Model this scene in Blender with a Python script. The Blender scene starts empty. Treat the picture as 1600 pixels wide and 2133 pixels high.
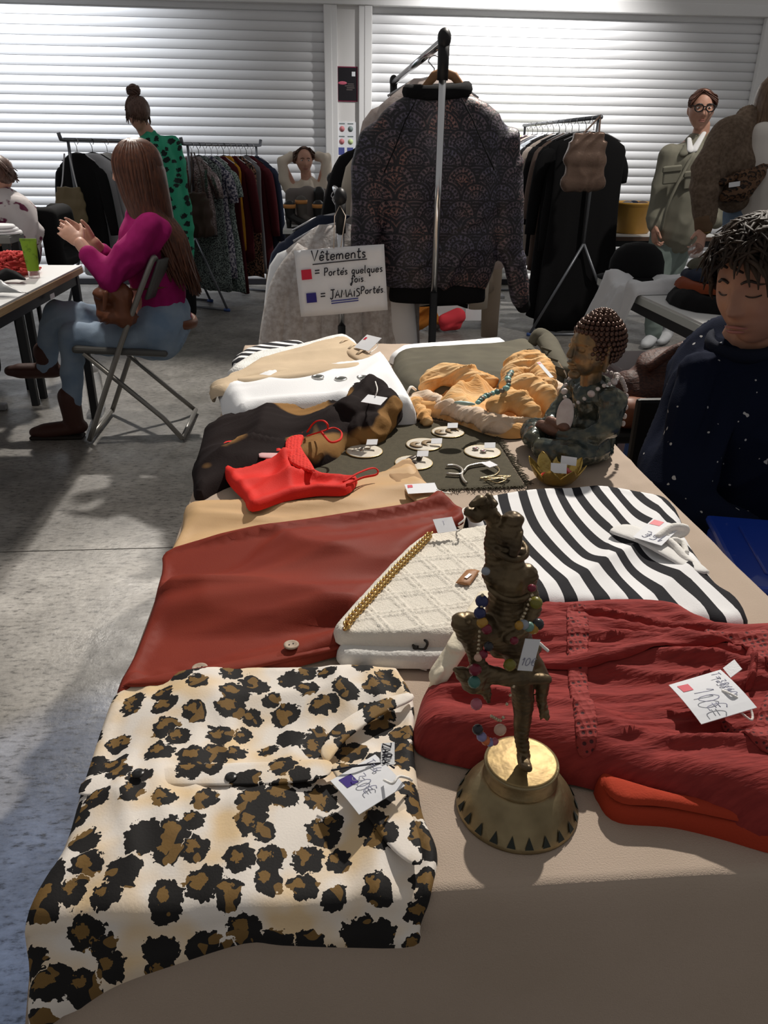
import bpy, bmesh, math, random
import numpy as np
from mathutils import Vector, Matrix, Euler, geometry as mgeo

# ------------------------------------------------------------------ camera, light, exposure
SC = bpy.context.scene
COL = SC.collection
F_PX, CXP, CYP, CAMH = 1600.0, 800.0, 1066.5, 1.27
YAW, PITCH, ROLL = math.radians(-5.0), math.atan(756 / 1600), math.radians(0.86)
_fwd = Vector((-math.sin(YAW) * math.cos(PITCH), math.cos(YAW) * math.cos(PITCH), -math.sin(PITCH)))
_r0 = Vector((math.cos(YAW), math.sin(YAW), 0))
_u0 = _r0.cross(_fwd)
_right = _r0 * math.cos(ROLL) + _u0 * math.sin(ROLL)
_up = _u0 * math.cos(ROLL) - _r0 * math.sin(ROLL)
CAMP = Vector((0, 0, CAMH))
cd = bpy.data.cameras.new('camera')
cam = bpy.data.objects.new('camera', cd)
COL.objects.link(cam)
m = Matrix((( _right.x, _up.x, -_fwd.x), (_right.y, _up.y, -_fwd.y), (_right.z, _up.z, -_fwd.z))).to_4x4()
m.translation = CAMP
cam.matrix_world = m
cd.sensor_fit = 'VERTICAL'; cd.sensor_height = 36.0
cd.lens = F_PX / 2133 * 36.0
cd.clip_start = 0.02; cd.clip_end = 60
SC.camera = cam

world = bpy.data.worlds.new('world'); SC.world = world
world.use_nodes = True
bg = world.node_tree.nodes['Background']
bg.inputs[0].default_value = (1.0, 0.965, 0.94, 1); bg.inputs[1].default_value = 0.19

def spot(name, loc, target, watt, deg, blend, col, size=0.06):
    l = bpy.data.lights.new(name, 'SPOT'); l.energy = watt; l.spot_size = math.radians(deg); l.spot_blend = blend
    l.color = col; l.shadow_soft_size = size
    o = bpy.data.objects.new(name, l); COL.objects.link(o); o.location = loc
    o.rotation_euler = (Vector(target) - Vector(loc)).to_track_quat('-Z', 'Y').to_euler()
    return o
def area(name, loc, target, watt, sx, sy, col):
    l = bpy.data.lights.new(name, 'AREA'); l.energy = watt; l.shape = 'RECTANGLE'; l.size = sx; l.size_y = sy; l.color = col
    o = bpy.data.objects.new(name, l); COL.objects.link(o); o.location = loc
    o.rotation_euler = (Vector(target) - Vector(loc)).to_track_quat('-Z', 'Y').to_euler()
    return o
WARM, COOL = (1.0, 0.93, 0.84), (0.62, 0.78, 1.0)
spot('track_spot_table', (1.55, 3.6, 3.7), (0.22, 1.25, 0.75), 640, 50, 0.35, WARM, 0.05)
spot('track_spot_shutter_a', (-2.9, 6.6, 3.5), (-2.5, 8.2, 1.5), 400, 88, 1.0, (0.93, 0.96, 1.0), 0.06)
spot('track_spot_shutter_b', (1.95, 6.9, 3.3), (1.85, 8.2, 1.2), 380, 105, 1.0, (1, 0.97, 0.94), 0.06)
spot('track_spot_floor', (-1.5, 6.3, 3.6), (-1.0, 3.7, 0.2), 430, 42, 0.6, WARM, 0.06)
spot('track_spot_aisle', (-1.6, -0.6, 3.6), (-0.75, 1.75, 0.0), 30, 30, 0.25, WARM, 0.06)
spot('daylight_patch', (-2.6, -1.6, 2.9), (-0.58, 0.80, 0.0), 520, 17, 0.1, (0.22, 0.45, 1.0), 0.05)
spot('added_fill_overhead', (-1.4, 3.3, 3.9), (-1.1, 3.1, 0.0), 130, 46, 0.6, WARM, 0.12)  # added fill over the aisle to soften the floor shadows, no known fitting
spot('track_spot_back_right', (3.0, 4.0, 3.6), (2.5, 5.5, 1.1), 170, 60, 0.7, WARM, 0.06)
vs = SC.view_settings
vs.view_transform = 'Standard'; vs.look = 'None'; vs.gamma = 1.0; vs.exposure = 0.28
vs.use_curve_mapping = False

# ------------------------------------------------------------------ pixel helpers (photo pixels -> points of the room)
def _ray(x, y):
    return _fwd + _right * ((x - CXP) / F_PX) - _up * ((y - CYP) / F_PX)
def on(x, y, z):            # where the sight line meets the level z
    d = _ray(x, y); return CAMP + d * ((z - CAMH) / d.z)
def at(x, y, Y):            # where the sight line meets the upright plane Y
    d = _ray(x, y); return CAMP + d * (Y / d.y)

# ------------------------------------------------------------------ noise in numpy
def _hash(ix, iy, seed):
    n = np.sin(ix * 127.1 + iy * 311.7 + seed * 74.7) * 43758.5453
    return n - np.floor(n)
def vnoise(x, y, seed=0):
    x = np.asarray(x, float); y = np.asarray(y, float)
    ix, iy = np.floor(x), np.floor(y); fx, fy = x - ix, y - iy
    fx = fx * fx * (3 - 2 * fx); fy = fy * fy * (3 - 2 * fy)
    a, b = _hash(ix, iy, seed), _hash(ix + 1, iy, seed); c, d = _hash(ix, iy + 1, seed), _hash(ix + 1, iy + 1, seed)
    return (a + (b - a) * fx) * (1 - fy) + (c + (d - c) * fx) * fy - 0.5
def wrinkle(x, y, ang, wl, stretch=5, seed=0):
    c, s = math.cos(math.radians(ang)), math.sin(math.radians(ang))
    u, v = (x * c + y * s) / (wl * stretch), (-x * s + y * c) / wl     # runs along ang
    v = v + 1.2 * vnoise(u * 1.3, v * 0.35, seed + 9)
    return 1 - 2 * np.abs(vnoise(u, v, seed)) * 2

# ------------------------------------------------------------------ materials
MATS = {}
def nodes_of(mt):
    return mt.node_tree.nodes, mt.node_tree.links
def mat(name, col, rough=0.8, metal=0.0, col2=None, nscale=40, bump=0.0, bscale=300, sheen=0.0, spec=0.4, trans=0.0, ior=1.45, mix=(0.35, 0.65), coat=0.0, emit=0, alpha=1.0, detail=3, stretch=None):
    if name in MATS: return MATS[name]
    mt = bpy.data.materials.new(name); mt.use_nodes = True
    N, L = nodes_of(mt); b = N['Principled BSDF']
    b.inputs['Base Color'].default_value = (*col, 1); b.inputs['Roughness'].default_value = rough
    b.inputs['Metallic'].default_value = metal; b.inputs['Specular IOR Level'].default_value = spec
    b.inputs['Sheen Weight'].default_value = sheen; b.inputs['Transmission Weight'].default_value = trans
    b.inputs['IOR'].default_value = ior; b.inputs['Coat Weight'].default_value = coat; b.inputs['Alpha'].default_value = alpha
    tc = N.new('ShaderNodeTexCoord'); src = tc.outputs['Object']
    if stretch:
        mp = N.new('ShaderNodeMapping'); mp.inputs['Scale'].default_value = stretch; L.new(src, mp.inputs[0]); src = mp.outputs[0]
    if col2:
        n = N.new('ShaderNodeTexNoise'); n.inputs['Scale'].default_value = nscale; n.inputs['Detail'].default_value = detail
        r = N.new('ShaderNodeValToRGB'); r.color_ramp.elements[0].position = mix[0]; r.color_ramp.elements[1].position = mix[1]
        r.color_ramp.elements[0].color = (*col, 1); r.color_ramp.elements[1].color = (*col2, 1)
        L.new(src, n.inputs['Vector']); L.new(n.outputs['Fac'], r.inputs[0]); L.new(r.outputs[0], b.inputs['Base Color'])
    if bump:
        n = N.new('ShaderNodeTexNoise'); n.inputs['Scale'].default_value = bscale; n.inputs['Detail'].default_value = 2
        bp = N.new('ShaderNodeBump'); bp.inputs['Strength'].default_value = bump; bp.inputs['Distance'].default_value = 0.002
        L.new(src, n.inputs['Vector']); L.new(n.outputs['Fac'], bp.inputs['Height']); L.new(bp.outputs[0], b.inputs['Normal'])
    MATS[name] = mt
    return mt
def cloth(name, col, col2=None, **k):
    a = dict(rough=0.88, bump=0.25, bscale=500, sheen=0.0, spec=0.2, nscale=30); a.update(k)
    return mat(name, col, col2=col2, **a)

# ------------------------------------------------------------------ mesh helpers: every shape is (verts Nx3, faces)
def rotm(rx=0, ry=0, rz=0):
    return np.array(Euler((math.radians(rx), math.radians(ry), math.radians(rz))).to_matrix())
def xf(s, loc=(0, 0, 0), rot=(0, 0, 0), sc=1.0):
    v = np.asarray(s[0], float) * np.asarray(sc, float)
    return (v @ rotm(*rot).T + np.array(loc, float), s[1])
def join(*ss):
    V, Fc, o = [], [], 0
    for s in ss:
        v = np.asarray(s[0], float).reshape(-1, 3); V.append(v); Fc += [tuple(i + o for i in f) for f in s[1]]; o += len(v)
    return (np.concatenate(V), Fc)
BOXF = [(0, 3, 2, 1), (4, 5, 6, 7), (0, 1, 5, 4), (1, 2, 6, 5), (2, 3, 7, 6), (3, 0, 4, 7)]
def box(c, s, rot=(0, 0, 0)):
    x, y, z = s[0] / 2, s[1] / 2, s[2] / 2
    v = np.array([(-x, -y, -z), (x, -y, -z), (x, y, -z), (-x, y, -z), (-x, -y, z), (x, -y, z), (x, y, z), (-x, y, z)])
    return (v @ rotm(*rot).T + np.array(c, float), BOXF)
def grid(fn, nu, nv, cu=False, cv=False):
    V = [fn(i / (nu if cu else nu - 1), j / (nv if cv else nv - 1)) for i in range(nu) for j in range(nv)]
    Fc = []
    for i in range(nu if cu else nu - 1):
        for j in range(nv if cv else nv - 1):
            a, b = i * nv + j, ((i + 1) % nu) * nv + j
            c, d = ((i + 1) % nu) * nv + (j + 1) % nv, i * nv + (j + 1) % nv
            Fc.append((a, b, c, d))
    return (np.array([tuple(v) for v in V], float), Fc)
def lathe(prof, n=24, c=(0, 0, 0), cap=True):
    V, Fc = [], []
    for r, z in prof:
        for k in range(n):
            a = 2 * math.pi * k / n; V.append((c[0] + r * math.cos(a), c[1] + r * math.sin(a), c[2] + z))
    for i in range(len(prof) - 1):
        for k in range(n):
            k2 = (k + 1) % n; Fc.append((i * n + k, i * n + k2, (i + 1) * n + k2, (i + 1) * n + k))
    if cap:
        Fc.append(tuple(reversed(range(n)))); Fc.append(tuple(range((len(prof) - 1) * n, len(prof) * n)))
    return (np.array(V), Fc)
def spline(P, n=8, closed=False):
    P = [np.array(p, float) for p in P]; m_ = len(P); out = []
    rng = range(m_ if closed else m_ - 1)
    for i in rng:
        p0 = P[(i - 1) % m_] if (closed or i > 0) else 2 * P[0] - P[1]
        p1, p2 = P[i], P[(i + 1) % m_]
        p3 = P[(i + 2) % m_] if (closed or i + 2 < m_) else 2 * P[-1] - P[-2]
        for k in range(n):
            t = k / n
            out.append(0.5 * ((2 * p1) + (-p0 + p2) * t + (2 * p0 - 5 * p1 + 4 * p2 - p3) * t * t + (-p0 + 3 * p1 - 3 * p2 + p3) * t ** 3))
    if not closed: out.append(P[-1])
    return np.array(out)
def tube(path, r, n=8, closed=False, flat=1.0, upv=None, cap=True):
    P = np.array([tuple(p) for p in path], float); m_ = len(P)
    R = np.full(m_, r, float) if np.isscalar(r) else np.interp(np.linspace(0, 1, m_), np.linspace(0, 1, len(r)), r)
    T = np.zeros_like(P)
    for i in range(m_):
        a, b = (P[(i + 1) % m_], P[(i - 1) % m_]) if closed else (P[min(i + 1, m_ - 1)], P[max(i - 1, 0)])
        d = a - b; T[i] = d / (np.linalg.norm(d) + 1e-12)
    u = np.array(upv if upv is not None else (0, 0, 1), float)
    if abs(T[0] @ u) > 0.95: u = np.array((1.0, 0, 0))
    V = []
    for i in range(m_):
        if upv is not None and abs(T[i] @ np.array(upv, float)) < 0.95: u = np.array(upv, float)
        u = u - T[i] * (u @ T[i]); u /= np.linalg.norm(u) + 1e-12
        w = np.cross(T[i], u)
        for k in range(n):
            a = 2 * math.pi * k / n
            V.append(P[i] + R[i] * (math.cos(a) * w + flat * math.sin(a) * u))
    Fc = []
    for i in range(m_ if closed else m_ - 1):
        for k in range(n):
            k2 = (k + 1) % n; i2 = (i + 1) % m_
            Fc.append((i * n + k, i * n + k2, i2 * n + k2, i2 * n + k))
    if cap and not closed:
        Fc.append(tuple(reversed(range(n)))); Fc.append(tuple(range((m_ - 1) * n, m_ * n)))
    return (np.array(V), Fc)
def ball(c, r, n=16, m_=10, rot=(0, 0, 0)):
    r = (r, r, r) if np.isscalar(r) else r
    pr = [(math.sin(math.pi * i / m_) if 0 < i < m_ else 0.02, -math.cos(math.pi * i / m_)) for i in range(m_ + 1)]
    v, f = lathe(pr, n)
    return ((v * np.array(r, float)) @ rotm(*rot).T + np.array(tuple(c), float), f)
def cap(p0, p1, r0, r1=None, n=14, flat=1.0, upv=None):       # rounded limb
    r1 = r0 if r1 is None else r1
    p0, p1 = np.array(tuple(p0), float), np.array(tuple(p1), float); d = p1 - p0; L = np.linalg.norm(d) + 1e-9; d = d / L
    P, R = [], []
    for k in range(4): a = math.pi / 2 * (k + 0.15) / 4; P.append(p0 - d * r0 * math.cos(a)); R.append(r0 * math.sin(a))
    for k in range(5): t = k / 4; P.append(p0 + d * L * t); R.append(r0 + (r1 - r0) * t)
    for k in range(4): a = math.pi / 2 * (3.85 - k) / 4; P.append(p1 + d * r1 * math.cos(a)); R.append(r1 * math.sin(a))
    return tube(P, R if False else list(R), n, flat=flat, upv=upv)
def limb(pts, rad, n=14, flat=1.0, upv=None):                  # chain of rounded limbs
    return join(*[cap(pts[i], pts[i + 1], rad[i], rad[i + 1], n, flat, upv) for i in range(len(pts) - 1)])

def obj(name, s, mt, parent=None, smooth=True, bevel=0, sub=0, solid=0, auto=None):
    me = bpy.data.meshes.new(name)
    me.from_pydata([tuple(v) for v in np.asarray(s[0]).reshape(-1, 3)], [], [tuple(int(i) for i in f) for f in s[1]]); me.update()
    if smooth: me.polygons.foreach_set('use_smooth', [True] * len(me.polygons))
    mts = mt if isinstance(mt, (list, tuple)) else [mt]
    for q in mts: me.materials.append(q)
    o = bpy.data.objects.new(name, me); COL.objects.link(o)
    if parent: o.parent = parent
    if solid:
        md = o.modifiers.new('solid', 'SOLIDIFY'); md.thickness = solid; md.offset = 0
    if bevel:
        md = o.modifiers.new('bevel', 'BEVEL'); md.width = bevel; md.segments = 2; md.limit_method = 'ANGLE'
    if sub:
        md = o.modifiers.new('sub', 'SUBSURF'); md.levels = sub; md.render_levels = sub
    if auto:
        try: me.set_sharp_from_angle(angle=math.radians(auto))
        except Exception: pass
    return o
def blob(name, s, voxel, mt, parent=None, smooth=6, disp=None, fac=0.5):   # closed shapes fused to one skin
    me = bpy.data.meshes.new('tmp'); me.from_pydata([tuple(v) for v in s[0]], [], [tuple(f) for f in s[1]]); me.update()
    o = bpy.data.objects.new('tmp', me); COL.objects.link(o)
    md = o.modifiers.new('r', 'REMESH'); md.mode = 'VOXEL'; md.voxel_size = voxel; md.use_smooth_shade = True
    if smooth:
        sm = o.modifiers.new('s', 'SMOOTH'); sm.factor = fac; sm.iterations = smooth
    dg = bpy.context.evaluated_depsgraph_get(); dg.update()
    me2 = bpy.data.meshes.new_from_object(o.evaluated_get(dg)); bpy.data.objects.remove(o); bpy.data.meshes.remove(me)
    me2.name = name; me2.materials.clear()
    if disp is not None:
        n = len(me2.vertices); co = np.empty(n * 3); me2.vertices.foreach_get('co', co); no = np.empty(n * 3); me2.vertices.foreach_get('normal', no)
        co = co.reshape(-1, 3); no = no.reshape(-1, 3)
        co = disp(co, no); me2.vertices.foreach_set('co', co.ravel()); me2.update()
    mts = mt if isinstance(mt, (list, tuple)) else [mt]
    for q in mts: me2.materials.append(q)
    me2.polygons.foreach_set('use_smooth', [True] * len(me2.polygons))
    o2 = bpy.data.objects.new(name, me2); COL.objects.link(o2)
    if parent: o2.parent = parent
    return o2
def paint(o, fn):                                              # choose the material slot of each face by its centre
    me = o.data; n = len(me.polygons); c = np.empty(n * 3); me.polygons.foreach_get('center', c)
    me.polygons.foreach_set('material_index', np.asarray(fn(c.reshape(-1, 3)), dtype=np.int32)); me.update()
def tag(o, label, cat, group=None, kind=None):
    if label: o['label'] = label
    if cat: o['category'] = cat
    if group: o['group'] = group
    if kind: o['kind'] = kind
    return o
def thing(name, label, cat, loc=(0, 0, 0), group=None, rz=0):
    o = bpy.data.objects.new(name, None); COL.objects.link(o); o.empty_display_size = 0.05
    o.location = tuple(loc); o.rotation_euler = (0, 0, math.radians(rz))
    return tag(o, label, cat, group)
def wpart(name, s, mt, root, **k):                             # part given in world coordinates under a root Empty (no rotation)
    v = np.asarray(s[0], float) - np.array(root.location)
    return obj(name, (v, s[1]), mt, root, **k)
def wsub(name, s, mt, part, root, **k):                        # sub-part in world coordinates under a part of root
    return obj(name, (np.asarray(s[0], float) - np.array(root.location), s[1]), mt, part, **k)
def wblob(name, s, voxel, mt, root, **k):
    v = np.asarray(s[0], float) - np.array(root.location)
    return blob(name, (v, s[1]), voxel, mt, root, **k)
# ------------------------------------------------------------------ cloth lying on the big table
XL, XR, YN, YF, ZT = -0.21, 0.57, 0.41, 2.245, 0.752          # table edges and the level of its cloth
def wrap(V, xl=XL, xr=XR, yn=YN, zt=ZT, R0=0.012):
    V = np.array(V, float); h = np.maximum(V[:, 2] - zt, 0.0)
    def fold(e, hh):
        a = np.clip(e / R0, 0, math.pi / 2); extra = np.maximum(e - R0 * math.pi / 2, 0)
        return (R0 + hh) * np.sin(a) + extra * .34, (R0 + hh) * (1 - np.cos(a)) + extra
    for ax, edge, sg in ((0, xl, -1), (0, xr, 1), (1, yn, -1)):
        e = (V[:, ax] - edge) * sg; k = e > 0
        out, drop = fold(e[k], h[k] * (1 - .75 * np.clip(e[k] / .018, 0, 1))); V[k, ax] = edge + sg * out; V[k, 2] -= drop
    return V
def edge_dist(P, poly):
    A = poly; B = np.roll(poly, -1, axis=0); d = np.full(len(P), 1e9)
    for a, b in zip(A, B):
        ab = b - a; t = np.clip(((P - a) @ ab) / (ab @ ab + 1e-12), 0, 1)
        d = np.minimum(d, np.hypot(*(P - a - t[:, None] * ab).T))
    return d
def inside(P, poly):
    x, y = P[:, 0], P[:, 1]; c = np.zeros(len(P), bool); B = np.roll(poly, -1, axis=0)
    for (x1, y1), (x2, y2) in zip(poly, B):
        k = ((y1 > y) != (y2 > y)); t = np.where(k, (x2 - x1) * (y - y1) / ((y2 - y1) if y2 != y1 else 1e-9) + x1, 0)
        c ^= k & (x < t)
    return c
def resample(pts, step, closed=True):
    P = np.array(pts, float); Q = np.vstack([P, P[:1]]) if closed else P
    s = np.concatenate([[0], np.cumsum(np.hypot(*np.diff(Q[:, :2], axis=0).T))]); n = max(8, int(s[-1] / step))
    t = np.linspace(0, s[-1], n + (0 if closed else 1), endpoint=not closed)
    return np.stack([np.interp(t, s, Q[:, k]) for k in range(Q.shape[1])], 1)
def outl(px, z, smooth=True, n=4):
    P = [tuple(on(x, y, z))[:2] for x, y in px]
    return spline(P, n, closed=True) if smooth else np.array(P, float)
def patch_mesh(poly, zb, thick, rad=None, res=0.008, fold=None, famp=1.0, edge_low=0.0, base=None):
    """a rounded sheet or folded pad over the flat outline poly; returns verts, faces, edge distances"""
    rad = rad or max(thick, 0.006)
    B = resample(poly, res * 0.8)
    lo, hi = B.min(0), B.max(0)
    gx, gy = np.meshgrid(np.arange(lo[0], hi[0], res), np.arange(lo[1], hi[1], res * 0.87))
    gx = gx + (np.arange(gx.shape[0]) % 2)[:, None] * res * 0.5
    P = np.stack([gx.ravel(), gy.ravel()], 1); P = P[inside(P, B)]; d = edge_dist(P, B); P = P[d > max(res * 0.55, rad * 0.8)]
    Tn = np.roll(B, -1, 0) - np.roll(B, 1, 0); Nn = np.stack([-Tn[:, 1], Tn[:, 0]], 1); Nn /= np.linalg.norm(Nn, axis=1)[:, None] + 1e-9
    area2 = np.sum(B[:, 0] * np.roll(B[:, 1], -1) - np.roll(B[:, 0], -1) * B[:, 1])
    if area2 < 0: Nn = -Nn
    rings = []
    for q in (0.08, 0.3, 0.62):
        Rg = B + Nn * rad * q; kk = inside(Rg, B); dd = edge_dist(Rg, B); rings.append(Rg[kk & (dd > rad * q * 0.85)])
    A = np.vstack([B] + rings + [P]); nb = len(B)
    r = mgeo.delaunay_2d_cdt([Vector(p) for p in A], [(i, (i + 1) % nb) for i in range(nb)], [], 1, 1e-6)
    V2 = np.array([tuple(v) for v in r[0]]); Fc = [tuple(f) for f in r[2]]
    d = edge_dist(V2, B); q = np.clip(d / rad, 0, 1); prof = np.sqrt(np.clip(1 - (1 - q) ** 2, 0, 1))
    z = zb + edge_low + thick * prof
    if base is not None: z = z + base(V2[:, 0], V2[:, 1])
    if fold is not None: z = z + fold(V2[:, 0], V2[:, 1]) * np.clip(d / (rad * 1.5), 0.0, 1) * famp
    z = np.maximum(z, zb + (base(V2[:, 0], V2[:, 1]) if base is not None else 0) + np.minimum(.0022, d * .35))
    return np.column_stack([V2, z]), Fc, d
def origin_to_base(V):
    return np.array([(V[:, 0].min() + V[:, 0].max()) / 2, (V[:, 1].min() + V[:, 1].max()) / 2, V[:, 2].min()])
def attr(o, name, vals):
    a = o.data.attributes.new(name, 'FLOAT', 'POINT'); a.data.foreach_set('value', np.asarray(vals, dtype=np.float32))
def rooted(name, V, Fc, mt, label=None, cat=None, group=None, **k):
    c = origin_to_base(V); o = obj(name, (V - c, Fc), mt, **k); o.location = tuple(c)
    if label: tag(o, label, cat, group)
    return o
def patch(name, px, zb, thick, mt, label=None, cat=None, root=None, drape=True, smooth=True, z_px=None, poly=None, stripe=None, solid=0, **k):
    poly = outl(px, zb + thick * 0.6 if z_px is None else z_px, smooth) if poly is None else np.array(poly, float)
    if drape: poly[:, 0] = np.where(poly[:, 0] < XL + .015, poly[:, 0] - .007, poly[:, 0])
    V, Fc, d = patch_mesh(poly, zb, thick, **k); flat = V.copy()
    if drape: V = wrap(V)
    if root is None:
        o = rooted(name, V, Fc, mt, label, cat, solid=solid)
    else: o = wpart(name, (V, Fc), mt, root, solid=solid)
    attr(o, 'fu', flat[:, 0]); attr(o, 'fv', flat[:, 1])
    if stripe is not None: attr(o, 's', stripe(flat[:, 0], flat[:, 1]))
    return o

# ------------------------------------------------------------------ handwriting: pen strokes of each letter in a box, x height .5
GL = {
 'V': (.7, [[(0, 1), (.3, 0), (.65, 1)]]), 'e': (.5, [[(.05, .25), (.42, .28), (.35, .48), (.12, .45), (.05, .15), (.2, 0), (.45, .1)]]),
 't': (.42, [[(.2, .9), (.18, .1), (.28, 0), (.4, .08)], [(.02, .58), (.4, .6)]]), 'm': (.8, [[(.05, .5), (.06, 0)], [(.06, .35), (.2, .5), (.32, .4), (.33, 0)], [(.33, .35), (.5, .5), (.65, .4), (.68, 0)]]),
 'n': (.52, [[(.05, .5), (.06, 0)], [(.06, .35), (.22, .5), (.4, .4), (.42, 0)]]), 's': (.42, [[(.35, .45), (.15, .5), (.08, .36), (.3, .2), (.3, .05), (.05, .02)]]),
 'P': (.55, [[(.08, 1), (.08, 0)], [(.0, .95), (.35, 1), (.48, .78), (.35, .52), (.08, .48)]]), 'o': (.5, [[(.25, .5), (.06, .36), (.08, .08), (.28, 0), (.42, .2), (.38, .44), (.25, .5)]]),
 'r': (.4, [[(.06, .5), (.08, 0)], [(.08, .32), (.2, .48), (.36, .48)]]), 'q': (.5, [[(.4, .45), (.18, .5), (.06, .25), (.2, .02), (.4, .2)], [(.4, .5), (.38, -.45), (.5, -.3)]]),
 'u': (.5, [[(.05, .5), (.08, .1), (.22, 0), (.38, .15), (.4, .5)], [(.4, .5), (.42, 0)]]), 'l': (.25, [[(.08, 1), (.08, .1), (.18, 0)]]),
 'f': (.42, [[(.4, .9), (.28, 1), (.2, .8), (.16, -.1), (.05, -.4), (-.05, -.2), (.3, .1)], [(.02, .5), (.36, .52)]]), 'i': (.22, [[(.1, .5), (.1, 0)], [(.1, .75), (.12, .7)]]),
 '.': (.2, [[(.08, .0), (.11, .03)]]), 'J': (.5, [[(.0, .98), (.5, 1)], [(.28, 1), (.28, .1), (.12, -.1), (-.02, .05)]]), 'A': (.62, [[(0, 0), (.28, .9), (.55, 0)], [(.1, .32), (.48, .34)]]),
 'M': (.75, [[(.02, 0), (.12, .9), (.34, .3), (.56, .9), (.68, 0)]]), 'I': (.22, [[(.1, .7), (.1, 0)], [(.1, .95), (.12, .92)]]), 'S': (.5, [[(.45, .85), (.2, .92), (.1, .7), (.4, .42), (.4, .1), (.05, .02)]]),
 '=': (.6, [[(.02, .6), (.5, .62)], [(.02, .32), (.5, .34)]]), '1': (.3, [[(.0, .7), (.16, 1), (.14, 0)]]), '0': (.55, [[(.25, 1), (.06, .7), (.1, .1), (.3, 0), (.48, .35), (.42, .85), (.25, 1)]]),
 'E': (.6, [[(.5, .9), (.25, 1), (.12, .6), (.2, .1), (.5, .08)], [(0, .62), (.4, .64)], [(0, .42), (.38, .44)]]), '3': (.5, [[(.05, .95), (.38, .92), (.2, .55), (.42, .35), (.25, 0), (0, .1)]]),
 '5': (.5, [[(.45, 1), (.12, .98), (.08, .6), (.35, .6), (.4, .2), (.2, 0), (0, .08)]]), 'T': (.55, [[(0, .95), (.5, 1)], [(.25, .98), (.24, 0)]]), '/': (.4, [[(.35, 1), (.02, -.1)]]),
 '8': (.5, [[(.4, .8), (.2, 1), (.1, .75), (.4, .3), (.2, 0), (.05, .25), (.4, .8)]]), '4': (.5, [[(.3, 1), (.02, .4), (.45, .38)], [(.34, .6), (.32, 0)]]), '6': (.5, [[(.38, 1), (.1, .5), (.15, .05), (.38, .1), (.36, .42), (.1, .4)]]),
 'Z': (.62, [[(.02, 1), (.56, 1), (.02, 0), (.58, 0)]]), 'R': (.6, [[(.08, 0), (.08, 1), (.4, .98), (.42, .55), (.1, .5), (.52, 0)]]), ' ': (.35, []),
 '^': (0, [[(-.42, .66), (-.28, .85), (-.12, .68)]]), "'": (0, [[(-.25, .66), (-.1, .88)]]),
}
def strokes(text, o, ux, uy, size, rad, slant=0.0):
    o, ux, uy = (np.array(tuple(a), float) for a in (o, ux, uy)); nrm = np.cross(ux, uy); nrm /= np.linalg.norm(nrm)
    x, out = 0.0, []
    for ch in text:
        w, ls = GL[ch]
        for l in ls:
            P = spline([(a, b) for a, b in l], 3) if len(l) > 2 and ch not in 'VAMZT=' else np.array(l, float)
            out.append(tube([o + ux * (x + a + slant * b) * size + uy * b * size + nrm * rad * 0.2 for a, b in P], rad, 4, flat=0.3, upv=nrm))
        x += w + (0.08 if w else 0)
    return join(*out)
INK = mat('ink_black', (0.02, 0.02, 0.03), 0.6)
INKB = mat('ink_blue', (0.05, 0.06, 0.35), 0.6)
PENCIL = mat('ink_grey', (0.3, 0.31, 0.42), 0.6)
PAPER = mat('paper_white', (0.86, 0.87, 0.9), 0.75, col2=(0.8, 0.82, 0.86), nscale=12, bump=0.2, bscale=60)
DOT = {'red': mat('marker_red', (0.62, 0.015, 0.05), 0.5), 'violet': mat('marker_violet', (0.045, 0.02, 0.22), 0.5)}
STRING = mat('cotton_string', (0.86, 0.84, 0.8), 0.9, bump=0.4, bscale=400)
def frame(o, tx, ty):
    """plane through o with side tx and the up side ty made square to it"""
    o, tx, ty = (Vector(tuple(a)) for a in (o, tx, ty)); ux = (tx - o); w = ux.length; ux.normalize(); uy = ty - o; uy -= ux * uy.dot(ux); h = uy.length; uy.normalize()
    return o, ux, uy, w, h
def price_tag(label, o, tx, ty, dot=None, texts=(), loop=None, dotpos=(0.06, 0.62, 0.2), bend=0.0, group=None):
    """paper tag: corner o, along tx, up to ty; loop = points of the string"""
    o, ux, uy, w, h = frame(o, tx, ty); nz = ux.cross(uy)
    if nz.z < 0 and abs(nz.z) > 0.3: nz = -nz
    t = 0.0007
    def f(u, v, k): return o + ux * (u * w) + uy * (v * h) + nz * (t * k + bend * (math.sin(u * 2.6) - 1) + 0.0006)
    top = grid(lambda u, v: f(u, v, 1), 7, 4); bot = grid(lambda u, v: f(u, v, 0), 7, 4)
    n = 28; rim = []
    per = [i * 4 for i in range(7)] + [24 + j for j in range(1, 4)] + [i * 4 + 3 for i in range(5, -1, -1)] + [2, 1]
    V = np.vstack([top[0], bot[0]]); Fc = list(top[1]) + [tuple(i + n for i in reversed(f_)) for f_ in bot[1]] + [(per[i], per[(i + 1) % len(per)], per[(i + 1) % len(per)] + n, per[i] + n) for i in range(len(per))]
    root = thing('price_tag', label, 'price tag', tuple(o), group)
    wpart('card', (V, Fc), PAPER, root, smooth=False)
    if dot:
        du, dv, ds = dotpos; s = ds * h
        q = [f(du, dv, 1.5), f(du + s / w, dv + 0.02, 1.5), f(du + s / w * 1.05, dv + s / h, 1.5), f(du + 0.02, dv + s / h * 0.98, 1.5)]
        wpart('colour_mark', (np.array([tuple(a) for a in q]), [(0, 1, 2, 3)]), DOT[dot], root, smooth=False)
    for (txt, u, v, s, flip, mt_) in texts:
        sg = -1 if flip else 1
        wpart('lettering', strokes(txt, f(u, v, 1.6) + nz * (abs(bend) * 1.0), ux * sg, uy * sg, s * h, h * 0.0095, 0.1), mt_, root)
    if loop is not None: wpart('string', tube(spline(loop, 6), 0.0012, 6), STRING, root)
    return root
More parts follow.
